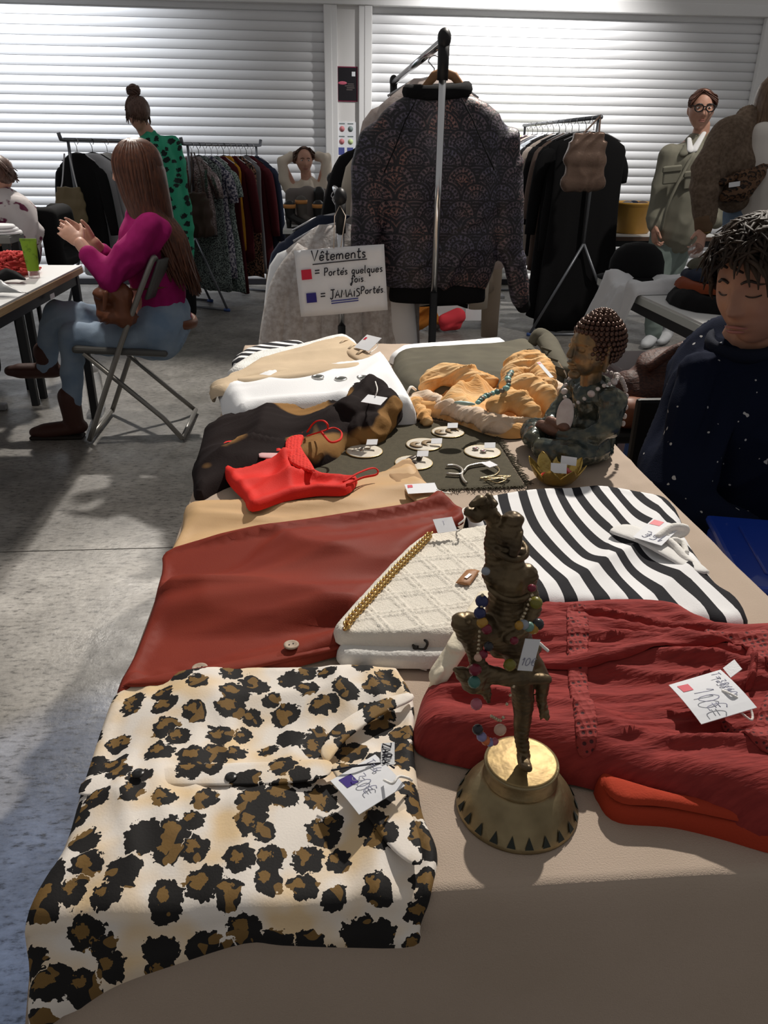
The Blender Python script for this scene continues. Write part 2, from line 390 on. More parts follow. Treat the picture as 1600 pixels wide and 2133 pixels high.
# ------------------------------------------------------------------ the hall: floor, far wall with two roller shutters
WALLY = 8.2
def concrete():
    mt = bpy.data.materials.new('polished_concrete'); mt.use_nodes = True; N, L = nodes_of(mt); b = N['Principled BSDF']
    tc = N.new('ShaderNodeTexCoord')
    def noise(sc, det, rough=0.6, src=tc.outputs['Object']):
        n = N.new('ShaderNodeTexNoise'); n.inputs['Scale'].default_value = sc; n.inputs['Detail'].default_value = det; n.inputs['Roughness'].default_value = rough; L.new(src, n.inputs['Vector']); return n.outputs['Fac']
    def ramp(src, stops):
        r = N.new('ShaderNodeValToRGB'); L.new(src, r.inputs[0]); e = r.color_ramp.elements
        e[0].position, e[0].color = stops[0][0], (*stops[0][1], 1); e[1].position, e[1].color = stops[-1][0], (*stops[-1][1], 1)
        for p, c in stops[1:-1]: q = e.new(p); q.color = (*c, 1)
        return r.outputs[0]
    def mul(a, c_, f=1.0):
        x = N.new('ShaderNodeMix'); x.data_type = 'RGBA'; x.blend_type = 'MULTIPLY'; x.inputs[0].default_value = f; L.new(a, x.inputs[6]); L.new(c_, x.inputs[7]); return x.outputs[2]
    big = ramp(noise(1.1, 5), [(0.32, (0.165, 0.155, 0.14)), (0.5, (0.25, 0.238, 0.22)), (0.7, (0.36, 0.345, 0.325))])
    mid = ramp(noise(7, 7, 0.7), [(0.35, (0.55, 0.55, 0.55)), (0.62, (1.0, 1.0, 1.0))])
    mp = N.new('ShaderNodeMapping'); mp.inputs['Scale'].default_value = (30, 75, 1); mp.inputs['Rotation'].default_value = (0, 0, 0.2); L.new(tc.outputs['Object'], mp.inputs[0])
    pit = ramp(noise(1.0, 5, 0.72, mp.outputs[0]), [(0.34, (0.25, 0.25, 0.25)), (0.47, (0.95, 0.95, 0.95)), (0.7, (1.25, 1.25, 1.25))])
    L.new(mul(mul(big, mid, 0.75), pit, 1.0), b.inputs['Base Color'])
    rg = N.new('ShaderNodeMapRange'); rg.inputs[1].default_value = 0.3; rg.inputs[2].default_value = 0.7; rg.inputs[3].default_value = 0.30; rg.inputs[4].default_value = 0.55
    L.new(noise(5, 5), rg.inputs[0]); L.new(rg.outputs[0], b.inputs['Roughness'])
    bp = N.new('ShaderNodeBump'); bp.inputs['Strength'].default_value = 0.25; bp.inputs['Distance'].default_value = 0.004; L.new(noise(45, 5), bp.inputs['Height']); L.new(bp.outputs[0], b.inputs['Normal'])
    return mt
CONC = concrete()
JY = on(190, 1145, 0).y                                         # the sawn joint across the floor
fl = obj('floor', join(box((0.5, (JY + 0.003 + 8.6) / 2, -0.05), (13, 8.6 - JY - 0.003, 0.1)), box((0.5, (JY - 0.003 - 3.0) / 2, -0.05), (13, JY - 0.003 + 3.0, 0.1)), box((0.5, JY, -0.06), (13, 0.02, 0.09))), CONC, smooth=False)
tag(fl, 'grey polished concrete floor with a sawn joint', None, kind='structure')
SHUT = mat('shutter_white', (0.78, 0.79, 0.81), 0.42, spec=0.4, bump=0.03, bscale=8)
WALLM = mat('wall_white', (0.74, 0.73, 0.72), 0.8, bump=0.08, bscale=120)
TRIMM = mat('trim_white', (0.8, 0.8, 0.8), 0.5)
ZTOP = at(690, 12, WALLY).z
xa, xb = at(690, 200, WALLY).x, at(760, 200, WALLY).x; xc = at(1590, 100, WALLY).x
wl = obj('wall_back', join(box(((xa + xb) / 2, WALLY + 0.14, 2.0), (xb - xa, 0.4, 4.0)), box(((xc + 6.5) / 2, WALLY + 0.14, 2.0), (6.5 - xc, 0.4, 4.0)),
        box((0.5, WALLY + 0.14, (ZTOP + 4.0) / 2), (12, 0.4, 4.0 - ZTOP))), WALLM, smooth=False)
tag(wl, 'white wall with a pillar between two roller shutters', None, kind='structure')
def slat_mesh(w, p):
    prof = [(0, 0)] + [(-0.012 * math.sin(math.pi * (k + .5) / 10) ** 0.6, p * (0.03 + 0.88 * (k + .5) / 10)) for k in range(10)] + [(0, p * 0.93), (0.004, p * 0.95), (0.004, p)]
    V, Fc = [], []
    for x in (-w / 2, w / 2):
        V += [(x, y, z) for y, z in prof]
    n = len(prof)
    for i in range(n - 1): Fc.append((i, i + n, i + n + 1, i + 1))
    return (np.array(V), Fc)
def shutter(name, x0, x1, label):
    r = thing(name, label, None, ((x0 + x1) / 2, WALLY - 0.01, 0)); r['kind'] = 'structure'
    p = 0.078; n = int(ZTOP / p) + 1; me = None
    for k in range(n):
        if me is None:
            o = obj('slat', slat_mesh(x1 - x0 - 0.04, p), SHUT, r); me = o.data
        else:
            o = bpy.data.objects.new('slat', me); COL.objects.link(o); o.parent = r
        o.location = (0, 0, 0.04 + k * p)
    for s in (-1, 1):
        obj('guide_rail', box((s * (x1 - x0 - 0.05) / 2, -0.05, ZTOP / 2), (0.07, 0.07, ZTOP)), TRIMM, r, smooth=False, bevel=0.006)
    obj('bottom_bar', box((0, -0.015, 0.03), (x1 - x0 - 0.1, 0.03, 0.05)), mat('rubber_dark', (0.02, 0.02, 0.025), 0.7), r, smooth=False)
    obj('back_board', box((0, 0.06, ZTOP / 2), (x1 - x0, 0.04, ZTOP)), WALLM, r, smooth=False)
    return r
shutter('door_1', -5.4, xa, 'white slatted roller shutter behind the left clothes racks')
shutter('door_2', xb, xc, 'white slatted roller shutter behind the woman with glasses')
t1 = obj('trim_1', join(box((0.5, WALLY - 0.08, ZTOP + 0.045), (12, 0.05, 0.09)), box(((xa + 0.03), WALLY - 0.075, ZTOP / 2), (0.06, 0.03, ZTOP)), box((xb - 0.03, WALLY - 0.075, ZTOP / 2), (0.06, 0.03, ZTOP)), box((xc + 0.03, WALLY - 0.075, ZTOP / 2), (0.06, 0.03, ZTOP))), TRIMM, smooth=False, bevel=0.004)
tag(t1, 'white frame around the roller shutters', None, kind='structure')

# posters on the pillar
def poster(name, label, x0, y0, x1, y1):
    a, b = at(x0, y0, WALLY - 0.064), at(x1, y1, WALLY - 0.064)
    return thing(name, label, 'poster', ((a.x + b.x) / 2, WALLY - 0.064, b.z)), b.x - a.x, a.z - b.z
r, w, h = poster('poster', 'black poster with red border on the white pillar', 702, 138, 745, 212)
obj('border', box((0, 0, h / 2), (w, 0.006, h)), mat('poster_red', (0.22, 0.02, 0.06), 0.5), r, smooth=False)
obj('sheet', box((0, -0.003, h / 2), (w * 0.9, 0.004, h * 0.94)), mat('poster_black', (0.015, 0.013, 0.017), 0.4), r, smooth=False)
obj('white_label', box((w * 0.3, -0.006, h * 0.79), (w * 0.17, 0.003, h * 0.13)), PAPER, r, smooth=False)
obj('pink_mark', xf(ball((0, 0, 0), (w * 0.22, 0.002, h * 0.05), 12, 6), (-w * 0.24, -0.006, h * 0.53)), mat('poster_pink', (0.6, 0.13, 0.2), 0.5), r)
for k in range(4):
    obj('text_line', box((w * (0.1 + 0.06 * (k % 2)), -0.0055, h * (0.34 + 0.055 * k)), (w * (0.3 + 0.08 * (k % 3)), 0.002, h * 0.03)), mat('poster_grey', (0.12, 0.1, 0.1), 0.5), r, smooth=False)
r, w, h = poster('notice_sheet', 'white notice sheet with red, green and blue pictograms on the pillar', 700, 254, 742, 332)
obj('sheet', box((0, 0, h / 2), (w, 0.004, h)), PAPER, r, smooth=False)
def disc(rad): return xf(lathe([(rad, 0), (rad, 0.002)], 16), rot=(90, 0, 0))
for (u, v, c) in ((-0.2, 0.82, 'red'), (0.22, 0.82, 'grey'), (-0.22, 0.48, 'red'), (0.22, 0.48, 'green')):
    mt_ = {'red': mat('pict_red', (0.55, 0.2, 0.22), 0.6), 'grey': mat('pict_grey', (0.2, 0.25, 0.25), 0.6), 'green': mat('pict_green', (0.55, 0.68, 0.35), 0.6)}[c]
    obj('pictogram', xf(disc(w * 0.13), (u * w, -0.002, v * h)), mt_, r)
    obj('caption', box((u * w, -0.003, (v + 0.14) * h), (w * 0.28, 0.002, h * 0.025)), mat('pict_grey', (0, 0, 0)), r, smooth=False)
for u in (-0.24, 0.2):
    obj('pictogram_block', box((u * w, -0.003, h * 0.22), (w * 0.3, 0.002, h * 0.2)), mat('pict_blue', (0.08, 0.1, 0.33), 0.6), r, smooth=False)
obj('footer_strip', box((-w * 0.1, -0.003, h * 0.05), (w * 0.62, 0.002, h * 0.05)), mat('pict_pink', (0.65, 0.4, 0.38), 0.6), r, smooth=False)
# ------------------------------------------------------------------ the big table and its cloth
tr = thing('folding_table', 'long folding table under the beige cloth in the foreground', 'table', ((XL + XR) / 2, (YN + YF) / 2, 0))
wpart('table_top', box(((XL + XR) / 2, (YN + YF) / 2, 0.733), (XR - XL - 0.014, YF - YN - 0.014, 0.028)), mat('table_plastic', (0.6, 0.6, 0.6), 0.5), tr, smooth=False)
STEEL = mat('grey_steel', (0.3, 0.3, 0.31), 0.45, 0.6)
for sx in (XL + 0.1, XR - 0.1):
    for sy in (YN + 0.2, YF - 0.2):
        wpart('leg', tube([(sx, sy, 0.0), (sx, sy, 0.722)], 0.016, 10), STEEL, tr)
def tablecloth():
    pad = 0.004; x0, x1, y0, y1 = XL - pad, XR + pad, YN - pad, YF + pad
    nx, ny = 90, 200
    def top(u, v):
        return (x0 + (x1 - x0) * u, y0 + (y1 - y0) * v, 0)
    V, Fc = grid(top, nx, ny)
    x, y = V[:, 0], V[:, 1]
    V[:, 2] = ZT - 0.001 + 0.0016 * vnoise(x * 7, y * 7, 3) + 0.0018 * (wrinkle(x, y, 20, 0.06, 5, 5) - 0.4) + 0.0012 * (wrinkle(x, y, 100, 0.07, 5, 8) - .4)
    V[:, 2] = np.minimum(V[:, 2], ZT)
    # loop round the rim, then the hanging skirt
    rim = [(i * ny) for i in range(nx)] + [(nx - 1) * ny + j for j in range(1, ny)] + [i * ny + ny - 1 for i in range(nx - 2, -1, -1)] + [j for j in range(ny - 2, 0, -1)]
    P = V[rim]; n = len(rim); c = np.array([(x0 + x1) / 2, (y0 + y1) / 2])
    out = np.zeros((n, 2))
    out[:, 0] = np.where(P[:, 0] < x0 + 1e-6, -1, np.where(P[:, 0] > x1 - 1e-6, 1, 0)); out[:, 1] = np.where(P[:, 1] < y0 + 1e-6, -1, np.where(P[:, 1] > y1 - 1e-6, 1, 0))
    s = np.concatenate([[0], np.cumsum(np.hypot(*np.diff(P[:, :2], axis=0).T))])
    cor = np.array([(x0, y0), (x1, y0), (x1, y1), (x0, y1)]); dc = np.min([np.hypot(P[:, 0] - q[0], P[:, 1] - q[1]) for q in cor], axis=0)
    allV = [V]; prev = np.array(rim); Fa = list(Fc); base = len(V)
    for k, dpt in enumerate([0.004, 0.012, 0.03, 0.06, 0.1, 0.16, 0.23, 0.31, 0.4, 0.5]):
        g = min(1, dpt / 0.4)
        wv = 0.035 * g * (vnoise(s * 4.2, 0 * s + 3.3, 4)) + 0.012 * g * np.sin(s * 14 + 2 * vnoise(s * 2, 0 * s, 7))
        fl_ = 0.005 * min(1, dpt / 0.012) + 0.02 * g + wv * 1.0 + 0.05 * g * np.exp(-(dc / 0.06) ** 2)
        Q = np.column_stack([P[:, 0] + out[:, 0] * fl_, P[:, 1] + out[:, 1] * fl_, np.full(n, ZT - dpt)])
        allV.append(Q); cur = base + np.arange(n)
        for i in range(n):
            j = (i + 1) % n; Fa.append((prev[i], cur[i], cur[j], prev[j]))
        prev = cur; base += n
    return np.vstack(allV), Fa
V, Fc = tablecloth()
TCM = cloth('beige_cotton', (0.48, 0.385, 0.31), (0.45, 0.36, 0.285), nscale=9, bump=0.35, bscale=700)
tcl = rooted('tablecloth', V, Fc, TCM, 'plain beige cotton cloth covering the foreground table', 'tablecloth')
# ------------------------------------------------------------------ patterned cloth
def ramp_node(N, L, src, stops, const=False):
    r = N.new('ShaderNodeValToRGB'); L.new(src, r.inputs[0]); e = r.color_ramp.elements
    if const: r.color_ramp.interpolation = 'CONSTANT'
    e[0].position, e[0].color = stops[0][0], (*stops[0][1], 1); e[1].position, e[1].color = stops[-1][0], (*stops[-1][1], 1)
    for p, c in stops[1:-1]: q = e.new(p); q.color = (*c, 1)
    return r.outputs[0]
def leopard(name, scale, base, peach, brown, black, upright=False, fill=(0.2, 0.36), brownness=0.6, unrolled=False):
    mt = bpy.data.materials.new(name); mt.use_nodes = True; N, L = nodes_of(mt); b = N['Principled BSDF']; b.inputs['Roughness'].default_value = 0.75; b.inputs['Specular IOR Level'].default_value = 0.25
    tc = N.new('ShaderNodeTexCoord')
    def noise(sc, det, src=None):
        n = N.new('ShaderNodeTexNoise'); n.inputs['Scale'].default_value = sc; n.inputs['Detail'].default_value = det; L.new(src if src is not None else CO[0], n.inputs['Vector']); return n
    CO = [tc.outputs['Object']]
    def vm(op, a, b_):
        v = N.new('ShaderNodeVectorMath'); v.operation = op
        for i, q in enumerate((a, b_)):
            if isinstance(q, tuple): v.inputs[i].default_value = q
            else: L.new(q, v.inputs[i])
        return v.outputs[0]
    def ma(op, a, b_):
        v = N.new('ShaderNodeMath'); v.operation = op
        for i, q in enumerate((a, b_)):
            if isinstance(q, (int, float)): v.inputs[i].default_value = q
            else: L.new(q, v.inputs[i])
        return v.outputs[0]
    flat = vm('MULTIPLY', tc.outputs['Object'], (1.0, 1.0, 0.6))
    co = tc.outputs['Object']
    if unrolled:                                                 # follow the cloth where it bends over the table edge
        cx = N.new('ShaderNodeCombineXYZ')
        for i, q in enumerate(('fu', 'fv')):
            an = N.new('ShaderNodeAttribute'); an.attribute_name = q; L.new(an.outputs['Fac'], cx.inputs[i])
        flat = co = cx.outputs[0]
    if upright:
        mp = N.new('ShaderNodeMapping'); mp.inputs['Rotation'].default_value = (math.pi / 2, 0, 0.35); L.new(tc.outputs['Object'], mp.inputs[0]); flat = mp.outputs[0]
    CO[0] = co
    n1 = noise(scale * 0.9, 2).outputs['Color']; n2 = noise(scale * 6, 3).outputs['Color']
    w = vm('ADD', flat, vm('MULTIPLY', vm('SUBTRACT', n1, (0.5, 0.5, 0.5)), (0.55 / scale,) * 3))
    w = vm('ADD', w, vm('MULTIPLY', vm('SUBTRACT', n2, (0.5, 0.5, 0.5)), (0.42 / scale,) * 3))
    def vor(src):
        v = N.new('ShaderNodeTexVoronoi'); v.voronoi_dimensions = '2D'; v.inputs['Scale'].default_value = scale; v.inputs['Randomness'].default_value = 0.8; L.new(src, v.inputs['Vector']); return v
    v1 = vor(w); v2 = vor(vm('ADD', w, (0.12 / scale, -0.09 / scale, 0)))
    sep = N.new('ShaderNodeSeparateColor'); L.new(v1.outputs['Color'], sep.inputs[0])
    size = ma('ADD', ma('MULTIPLY', sep.outputs[0], fill[0]), fill[1])
    spotm = ma('LESS_THAN', v1.outputs['Distance'], size)
    core = ma('LESS_THAN', v2.outputs['Distance'], ma('MULTIPLY', size, brownness))
    gap = noise(scale * 1.7, 1).outputs['Fac']
    core = ma('MULTIPLY', core, ma('GREATER_THAN', sep.outputs[1], 0.22))
    opened = ma('MULTIPLY', ma('GREATER_THAN', gap, 0.61), spotm)
    bg_ = ramp_node(N, L, noise(scale * 0.5, 2).outputs['Fac'], [(0.45, base), (0.66, peach)])
    def mx(f, a, b_):
        x = N.new('ShaderNodeMix'); x.data_type = 'RGBA'
        L.new(f, x.inputs[0])
        for i, q in ((6, a), (7, b_)):
            if isinstance(q, tuple): x.inputs[i].default_value = (*q, 1)
            else: L.new(q, x.inputs[i])
        return x.outputs[2]
    c = mx(spotm, bg_, black); c = mx(ma('MULTIPLY', opened, 0.9), c, brown)
    c = mx(core, c, brown); L.new(c, b.inputs['Base Color'])
    n = noise(500, 2); bp = N.new('ShaderNodeBump'); bp.inputs['Strength'].default_value = 0.2; bp.inputs['Distance'].default_value = 0.001; L.new(n.outputs['Fac'], bp.inputs['Height']); L.new(bp.outputs[0], b.inputs['Normal'])
    return mt
LEO = leopard('leopard_print', 35, (0.83, 0.77, 0.7), (0.8, 0.6, 0.36), (0.2, 0.115, 0.035), (0.012, 0.011, 0.011), False, (.22, .32), .42, True)
def striped(name, a, b_, duty=0.47):
    mt = bpy.data.materials.new(name); mt.use_nodes = True; N, L = nodes_of(mt); bs = N['Principled BSDF']; bs.inputs['Roughness'].default_value = 0.85; bs.inputs['Specular IOR Level'].default_value = 0.2
    at_ = N.new('ShaderNodeAttribute'); at_.attribute_name = 's'
    fr = N.new('ShaderNodeMath'); fr.operation = 'FRACT'; L.new(at_.outputs['Fac'], fr.inputs[0])
    L.new(ramp_node(N, L, fr.outputs[0], [(0.0, a), (duty, b_)], True), bs.inputs['Base Color'])
    n = N.new('ShaderNodeTexNoise'); n.inputs['Scale'].default_value = 600; tc = N.new('ShaderNodeTexCoord'); L.new(tc.outputs['Object'], n.inputs[0])
    bp = N.new('ShaderNodeBump'); bp.inputs['Strength'].default_value = 0.25; bp.inputs['Distance'].default_value = 0.001; L.new(n.outputs['Fac'], bp.inputs['Height']); L.new(bp.outputs[0], bs.inputs['Normal'])
    return mt
def lace(name, col, hole, scale, thr=0.30):
    mt = bpy.data.materials.new(name); mt.use_nodes = True; N, L = nodes_of(mt); b = N['Principled BSDF']; b.inputs['Roughness'].default_value = 0.85
    tc = N.new('ShaderNodeTexCoord'); v = N.new('ShaderNodeTexVoronoi'); v.inputs['Scale'].default_value = scale; v.inputs['Randomness'].default_value = 0.35; L.new(tc.outputs['Object'], v.inputs['Vector'])
    L.new(ramp_node(N, L, v.outputs['Distance'], [(thr - 0.03, hole), (thr + 0.03, col)]), b.inputs['Base Color'])
    bp = N.new('ShaderNodeBump'); bp.inputs['Strength'].default_value = 0.8; bp.inputs['Distance'].default_value = 0.003; L.new(v.outputs['Distance'], bp.inputs['Height']); L.new(bp.outputs[0], b.inputs['Normal'])
    return mt
def W(*terms, base=0.0):                                       # sum of (angle, wavelength, amplitude, stretch, seed) wrinkles
    def f(x, y):
        z = np.zeros_like(x)
        for a, wl, amp, st, sd in terms: z = z + amp * (wrinkle(x, y, a, wl, st, sd) - 0.45)
        return z
    return f
BLK, WHT = (0.02, 0.02, 0.024), (0.84, 0.84, 0.84)
WHITE_C = cloth('white_cotton', (0.83, 0.84, 0.86)); CREAM_C = cloth('cream_cotton', (0.74, 0.68, 0.58))

# ---- pale pile at the far left of the table
ST = striped('black_white_trim', BLK, WHT, 0.6)
patch('striped_blouse', [(492, 760), (500, 738), (540, 720), (620, 712), (640, 725), (560, 752)], ZT, 0.028, ST, 'black and white striped garment under the white lace top', 'garment', stripe=lambda x, y: (x * 0.5 + y) / 0.05, fold=W((20, .04, .003, 4, 2)))
patch('lace_top', [(488, 775), (520, 740), (600, 724), (690, 702), (722, 700), (745, 716), (700, 740), (600, 760)], ZT + 0.018, 0.025, lace('white_lace', (0.84, 0.83, 0.8), (0.74, 0.72, 0.68), 260), 'white lace top folded behind the beige trousers', 'garment', fold=W((20, .05, .004, 5, 3)))
BEI = cloth('khaki_beige', (0.62, 0.49, 0.34), (0.55, 0.43, 0.3), nscale=15)
tro = patch('beige_trousers', [(452, 802), (480, 784), (540, 748), (620, 726), (690, 706), (724, 704), (758, 728), (782, 750), (770, 764), (640, 778), (520, 792), (470, 812)], ZT + 0.034, 0.022, BEI, 'folded beige trousers with belt loops between white lace top and white eyelet garment', 'trousers', fold=W((20, .07, .006, 5, 4)))
patch('lower_leg', [(494, 792), (500, 772), (640, 762), (740, 752), (745, 766), (640, 780)], ZT + 0.045, 0.012, BEI, root=tro, fold=W((15, .05, .003, 5, 6)))
patch('waistband', [(688, 708), (720, 704), (776, 740), (780, 752), (748, 752), (712, 728)], ZT + 0.046, 0.009, cloth('khaki_beige_dark', (0.5, 0.38, 0.26)), root=tro, drape=False)
for k in range(3):
    p = on(708 + 18 * k, 716 + 11 * k, ZT + 0.056); q = on(724 + 18 * k, 708 + 11 * k, ZT + 0.056)
    wpart('belt_loop', tube([p, (p + q) / 2 + Vector((0, 0, .004)), q], 0.004, 6, flat=0.4), BEI, tro)
price_tag('white price tag with red square standing on the beige trousers', on(738, 724, ZT + .058), on(768, 732, ZT + .062), on(762, 697, ZT + .085), 'red', loop=[on(765, 715, ZT + .07), on(782, 705, ZT + .08), on(786, 722, ZT + .06), on(770, 735, ZT + .055)])
wg = patch('white_eyelet_garment', [(470, 800), (540, 786), (640, 772), (740, 762), (770, 748), (800, 738), (830, 780), (866, 838), (850, 852), (700, 852), (560, 856), (482, 858)], ZT, 0.06, WHITE_C, 'folded white garment with three metal eyelets', 'garment', rad=0.035, fold=W((15, .1, .008, 4, 7), (70, .09, .006, 3, 8)))
EYE = mat('eyelet_steel', (0.75, 0.74, 0.7), 0.25, 1.0); HOLE = mat('eyelet_dark', (0.03, 0.035, 0.03), 0.9)
def surf_z(o, x, y):                                            # top of a mesh thing at x, y
    dg = bpy.context.evaluated_depsgraph_get(); dg.update(); oe = o.evaluated_get(dg)
    ok, loc, n, i = oe.ray_cast(Vector((x - o.location.x, y - o.location.y, 2.0)), Vector((0, 0, -1)))
    return (loc.z + o.location.z) if ok else ZT
for x in (662, 710, 756):
    p = on(x, 791, ZT + 0.058); z = surf_z(wg, p.x, p.y)
    e = wpart('eyelet', xf(tube([(0.012 * math.cos(a), 0.012 * math.sin(a), 0) for a in np.linspace(0, 2 * math.pi, 20, endpoint=False)], 0.0028, 6, closed=True), (p.x, p.y, z + 0.001)), EYE, wg)
    h = wpart('eyelet_hole', xf(lathe([(0.0105, 0), (0.0105, 0.001)], 16), (p.x, p.y, z + 0.0008)), HOLE, wg)
wpart('drawstring', tube(spline([on(795, 828, ZT + .05), on(790, 805, ZT + .065), on(784, 790, ZT + .065)], 5), 0.0025, 6), mat('cord_grey', (0.5, 0.5, 0.48), 0.9), wg)
wpart('drawstring', tube(spline([on(848, 820, ZT + .04), on(856, 806, ZT + .05), on(866, 812, ZT + .03)], 5), 0.003, 6), STRING, wg)

# ---- olive trousers at the far end
OLV = cloth('olive_twill', (0.125, 0.115, 0.085), (0.10, 0.092, 0.07), nscale=15)
patch('white_garment', [(818, 745), (824, 728), (850, 721), (960, 713), (1042, 707), (1050, 722), (940, 745)], ZT, 0.03, WHITE_C, 'white folded garment peeking out behind the olive trousers', 'garment')
ot = patch('olive_trousers', [(820, 752), (834, 732), (930, 724), (1040, 716), (1100, 708), (1140, 716), (1160, 745), (1180, 776), (1162, 792), (1080, 800), (960, 812), (880, 812), (832, 785)], ZT + 0.005, 0.032, OLV, 'folded olive cargo trousers behind the orange scarf', 'trousers', fold=W((5, .08, .007, 4, 11), (60, .1, .005, 3, 12)))
patch('thigh_pocket', [(940, 730), (1060, 722), (1075, 745), (965, 768)], ZT + 0.036, 0.004, OLV, root=ot, drape=False)
wb = join(tube(spline([on(1108, 716, ZT + .05), on(1122, 700, ZT + .07), on(1140, 712, ZT + .06), on(1158, 745, ZT + .05), on(1178, 778, ZT + .035)], 6), [.016, .026, .028, .026, .02], 10, flat=0.7))
wpart('waistband', wb, OLV, ot)
for k, (x, y) in enumerate(((1138, 728), (1150, 748), (1162, 766))):
    p = on(x, y, ZT + .07); wpart('belt_loop', box(p, (0.035, 0.008, 0.006), (0, 20, 20)), OLV, ot, smooth=False, bevel=.002)
price_tag('small folded white tag on the waistband of the olive trousers', on(1172, 770, ZT + .05), on(1178, 776, ZT + .045), on(1172, 764, ZT + .07), loop=[on(1175, 772, ZT + .05), on(1180, 784, ZT + .03), on(1174, 790, ZT + .01)])

# ---- dark brown scarf
def scarf_mat():
    mt = mat('brown_print_scarf', (0.016, 0.011, 0.011), 0.85, col2=(0.26, 0.14, 0.05), nscale=8.5, spec=.1, mix=(0.55, 0.60), bump=0.2, bscale=300, detail=2, sheen=0.0); return mt
SCM = scarf_mat()
sc_ = patch('brown_scarf', [(413, 1012), (410, 962), (424, 906), (440, 880), (475, 858), (540, 838), (590, 818), (650, 832), (705, 828), (745, 822), (770, 850), (760, 900), (722, 912), (700, 932), (650, 952), (560, 965), (480, 985), (445, 1000)], ZT, 0.042, SCM, 'dark brown printed scarf bundled beside the red camisole', 'scarf', rad=0.05, fold=W((25, .07, .026, 4, 21), (32, .03, .010, 7, 22), (80, .1, .010, 3, 23), (28, .016, .004, 8, 24)), res=0.007)
kn = [on(722, 880, ZT + .03), on(735, 845, ZT + .05), on(770, 816, ZT + .055), on(800, 832, ZT + .05), on(802, 865, ZT + .035), on(775, 895, ZT + .02), on(735, 903, ZT + .02)]
wblob('knotted_end', join(limb(spline(kn, 3), [0.03 + 0.006 * math.sin(k * 1.3) for k in range(19)], 12), limb([on(730, 870, ZT + .035), on(775, 860, ZT + .035), on(790, 880, ZT + .025)], [.03, .035, .03])), 0.004, SCM, sc_, smooth=3,
      disp=lambda c, n: c + n * (0.005 * (wrinkle(c[:, 0] + c[:, 2], c[:, 1], 60, .022, 4, 31) - .4))[:, None])
price_tag('white paper tag pinned to the knotted brown scarf', on(752, 838, ZT + .083), on(793, 845, ZT + .083), on(762, 822, ZT + .09), loop=[on(780, 830, ZT + .087), on(786, 812, ZT + .1), on(782, 795, ZT + .09)])

# ---- olive mat with fringe
MATC = cloth('olive_mat', (0.085, 0.075, 0.052), (0.1, 0.088, 0.06), nscale=120, bump=0.6, bscale=900)
mo = patch('fringed_mat', [(560, 985), (640, 935), (720, 902), (800, 879), (900, 876), (1016, 890), (1055, 950), (1095, 1013), (1000, 1017), (900, 1021), (760, 1010), (620, 1010)], ZT, 0.0022, MATC, 'olive woven mat with a frayed edge under the earring discs', 'mat', smooth=False, rad=0.003, res=0.02)
rng = random.Random(4); fr = []
for (a, b_) in (((1016, 890), (1095, 1013)), ((1095, 1013), (900, 1021)), ((800, 879), (905, 876)), ((905, 876), (1016, 890))):
    A, B = on(*a, ZT), on(*b_, ZT); d = (B - A); n_ = Vector((d.y, -d.x, 0)).normalized()
    if (on(880, 950, ZT) - A).dot(n_) > 0: n_ = -n_
    for k in range(int(d.length / 0.0035)):
        p = A + d * (k * 0.0035 / d.length) + Vector((0, 0, .0015)); L_ = rng.uniform(.008, .017)
        fr.append(tube([p, p + n_ * L_ * .5 + d.normalized() * rng.uniform(-.004, .004) + Vector((0, 0, .002)), p + n_ * L_ + d.normalized() * rng.uniform(-.007, .007)], [.0011, .0006], 4))
fo = wpart('fringe', join(*fr), MATC, mo); fo['kind'] = 'stuff'

# ---- beige skirt and rust skirt
TAN = mat('tan_satin', (0.60, 0.39, 0.20), 0.6, col2=(0.56, 0.36, 0.18), nscale=10, bump=0.1, bscale=800, sheen=0.0)
bs = patch('tan_skirt', [(366, 1172), (388, 1100), (405, 1046), (500, 1040), (620, 1030), (720, 1005), (790, 985), (832, 962), (858, 956), (885, 1002), (936, 1042), (925, 1070), (820, 1090), (650, 1120), (500, 1145)], ZT, 0.009, TAN, 'tan satin skirt laid across the table under the red camisole', 'skirt', rad=0.012, fold=W((12, .05, .016, 6, 41), (4, .028, .006, 7, 42)))
patch('waistband', [(806, 985), (834, 962), (858, 957), (884, 1000), (936, 1043), (920, 1062), (890, 1058), (846, 1026)], ZT + 0.008, 0.005, cloth('tan_band', (0.42, 0.27, 0.15)), root=bs, drape=False, rad=.006, fold=W((100, .015, .002, 4, 43)))
price_tag('white price tag with red stripe on the tan skirt waistband', on(850, 1030, ZT + .018), on(914, 1026, ZT + .018), on(852, 1010, ZT + .022), 'red', loop=[on(910, 1020, ZT + .02), on(925, 1026, ZT + .02), on(938, 1027, ZT + .012)], dotpos=(.06, .6, .3))
RUST = mat('rust_satin', (0.24, 0.036, 0.02), 0.6, col2=(0.215, 0.03, 0.018), nscale=10, bump=0.12, bscale=900, spec=0.15)
rs = patch('rust_skirt', [(262, 1450), (296, 1350), (328, 1262), (350, 1182), (373, 1146), (520, 1116), (700, 1088), (820, 1072), (880, 1058), (912, 1042), (945, 1060), (968, 1086), (900, 1130), (830, 1200), (760, 1290), (722, 1345), (690, 1356), (600, 1380), (500, 1405), (400, 1425)], ZT + 0.002, 0.016, RUST, 'rust red satin skirt with wooden buttons lying beside the leopard shirt', 'skirt', rad=0.014, base=lambda x, y: .014 * np.clip((y - .90) / .08, 0, 1), fold=W((14, .06, .020, 6, 51), (18, .03, .008, 8, 52), (10, .11, .014, 4, 53)))
patch('gathered_waist', [(845, 1072), (912, 1042), (948, 1062), (966, 1086), (920, 1096), (880, 1088)], ZT + 0.008, 0.007, RUST, root=rs, drape=False, rad=.008, fold=W((150, .012, .004, 5, 54)))
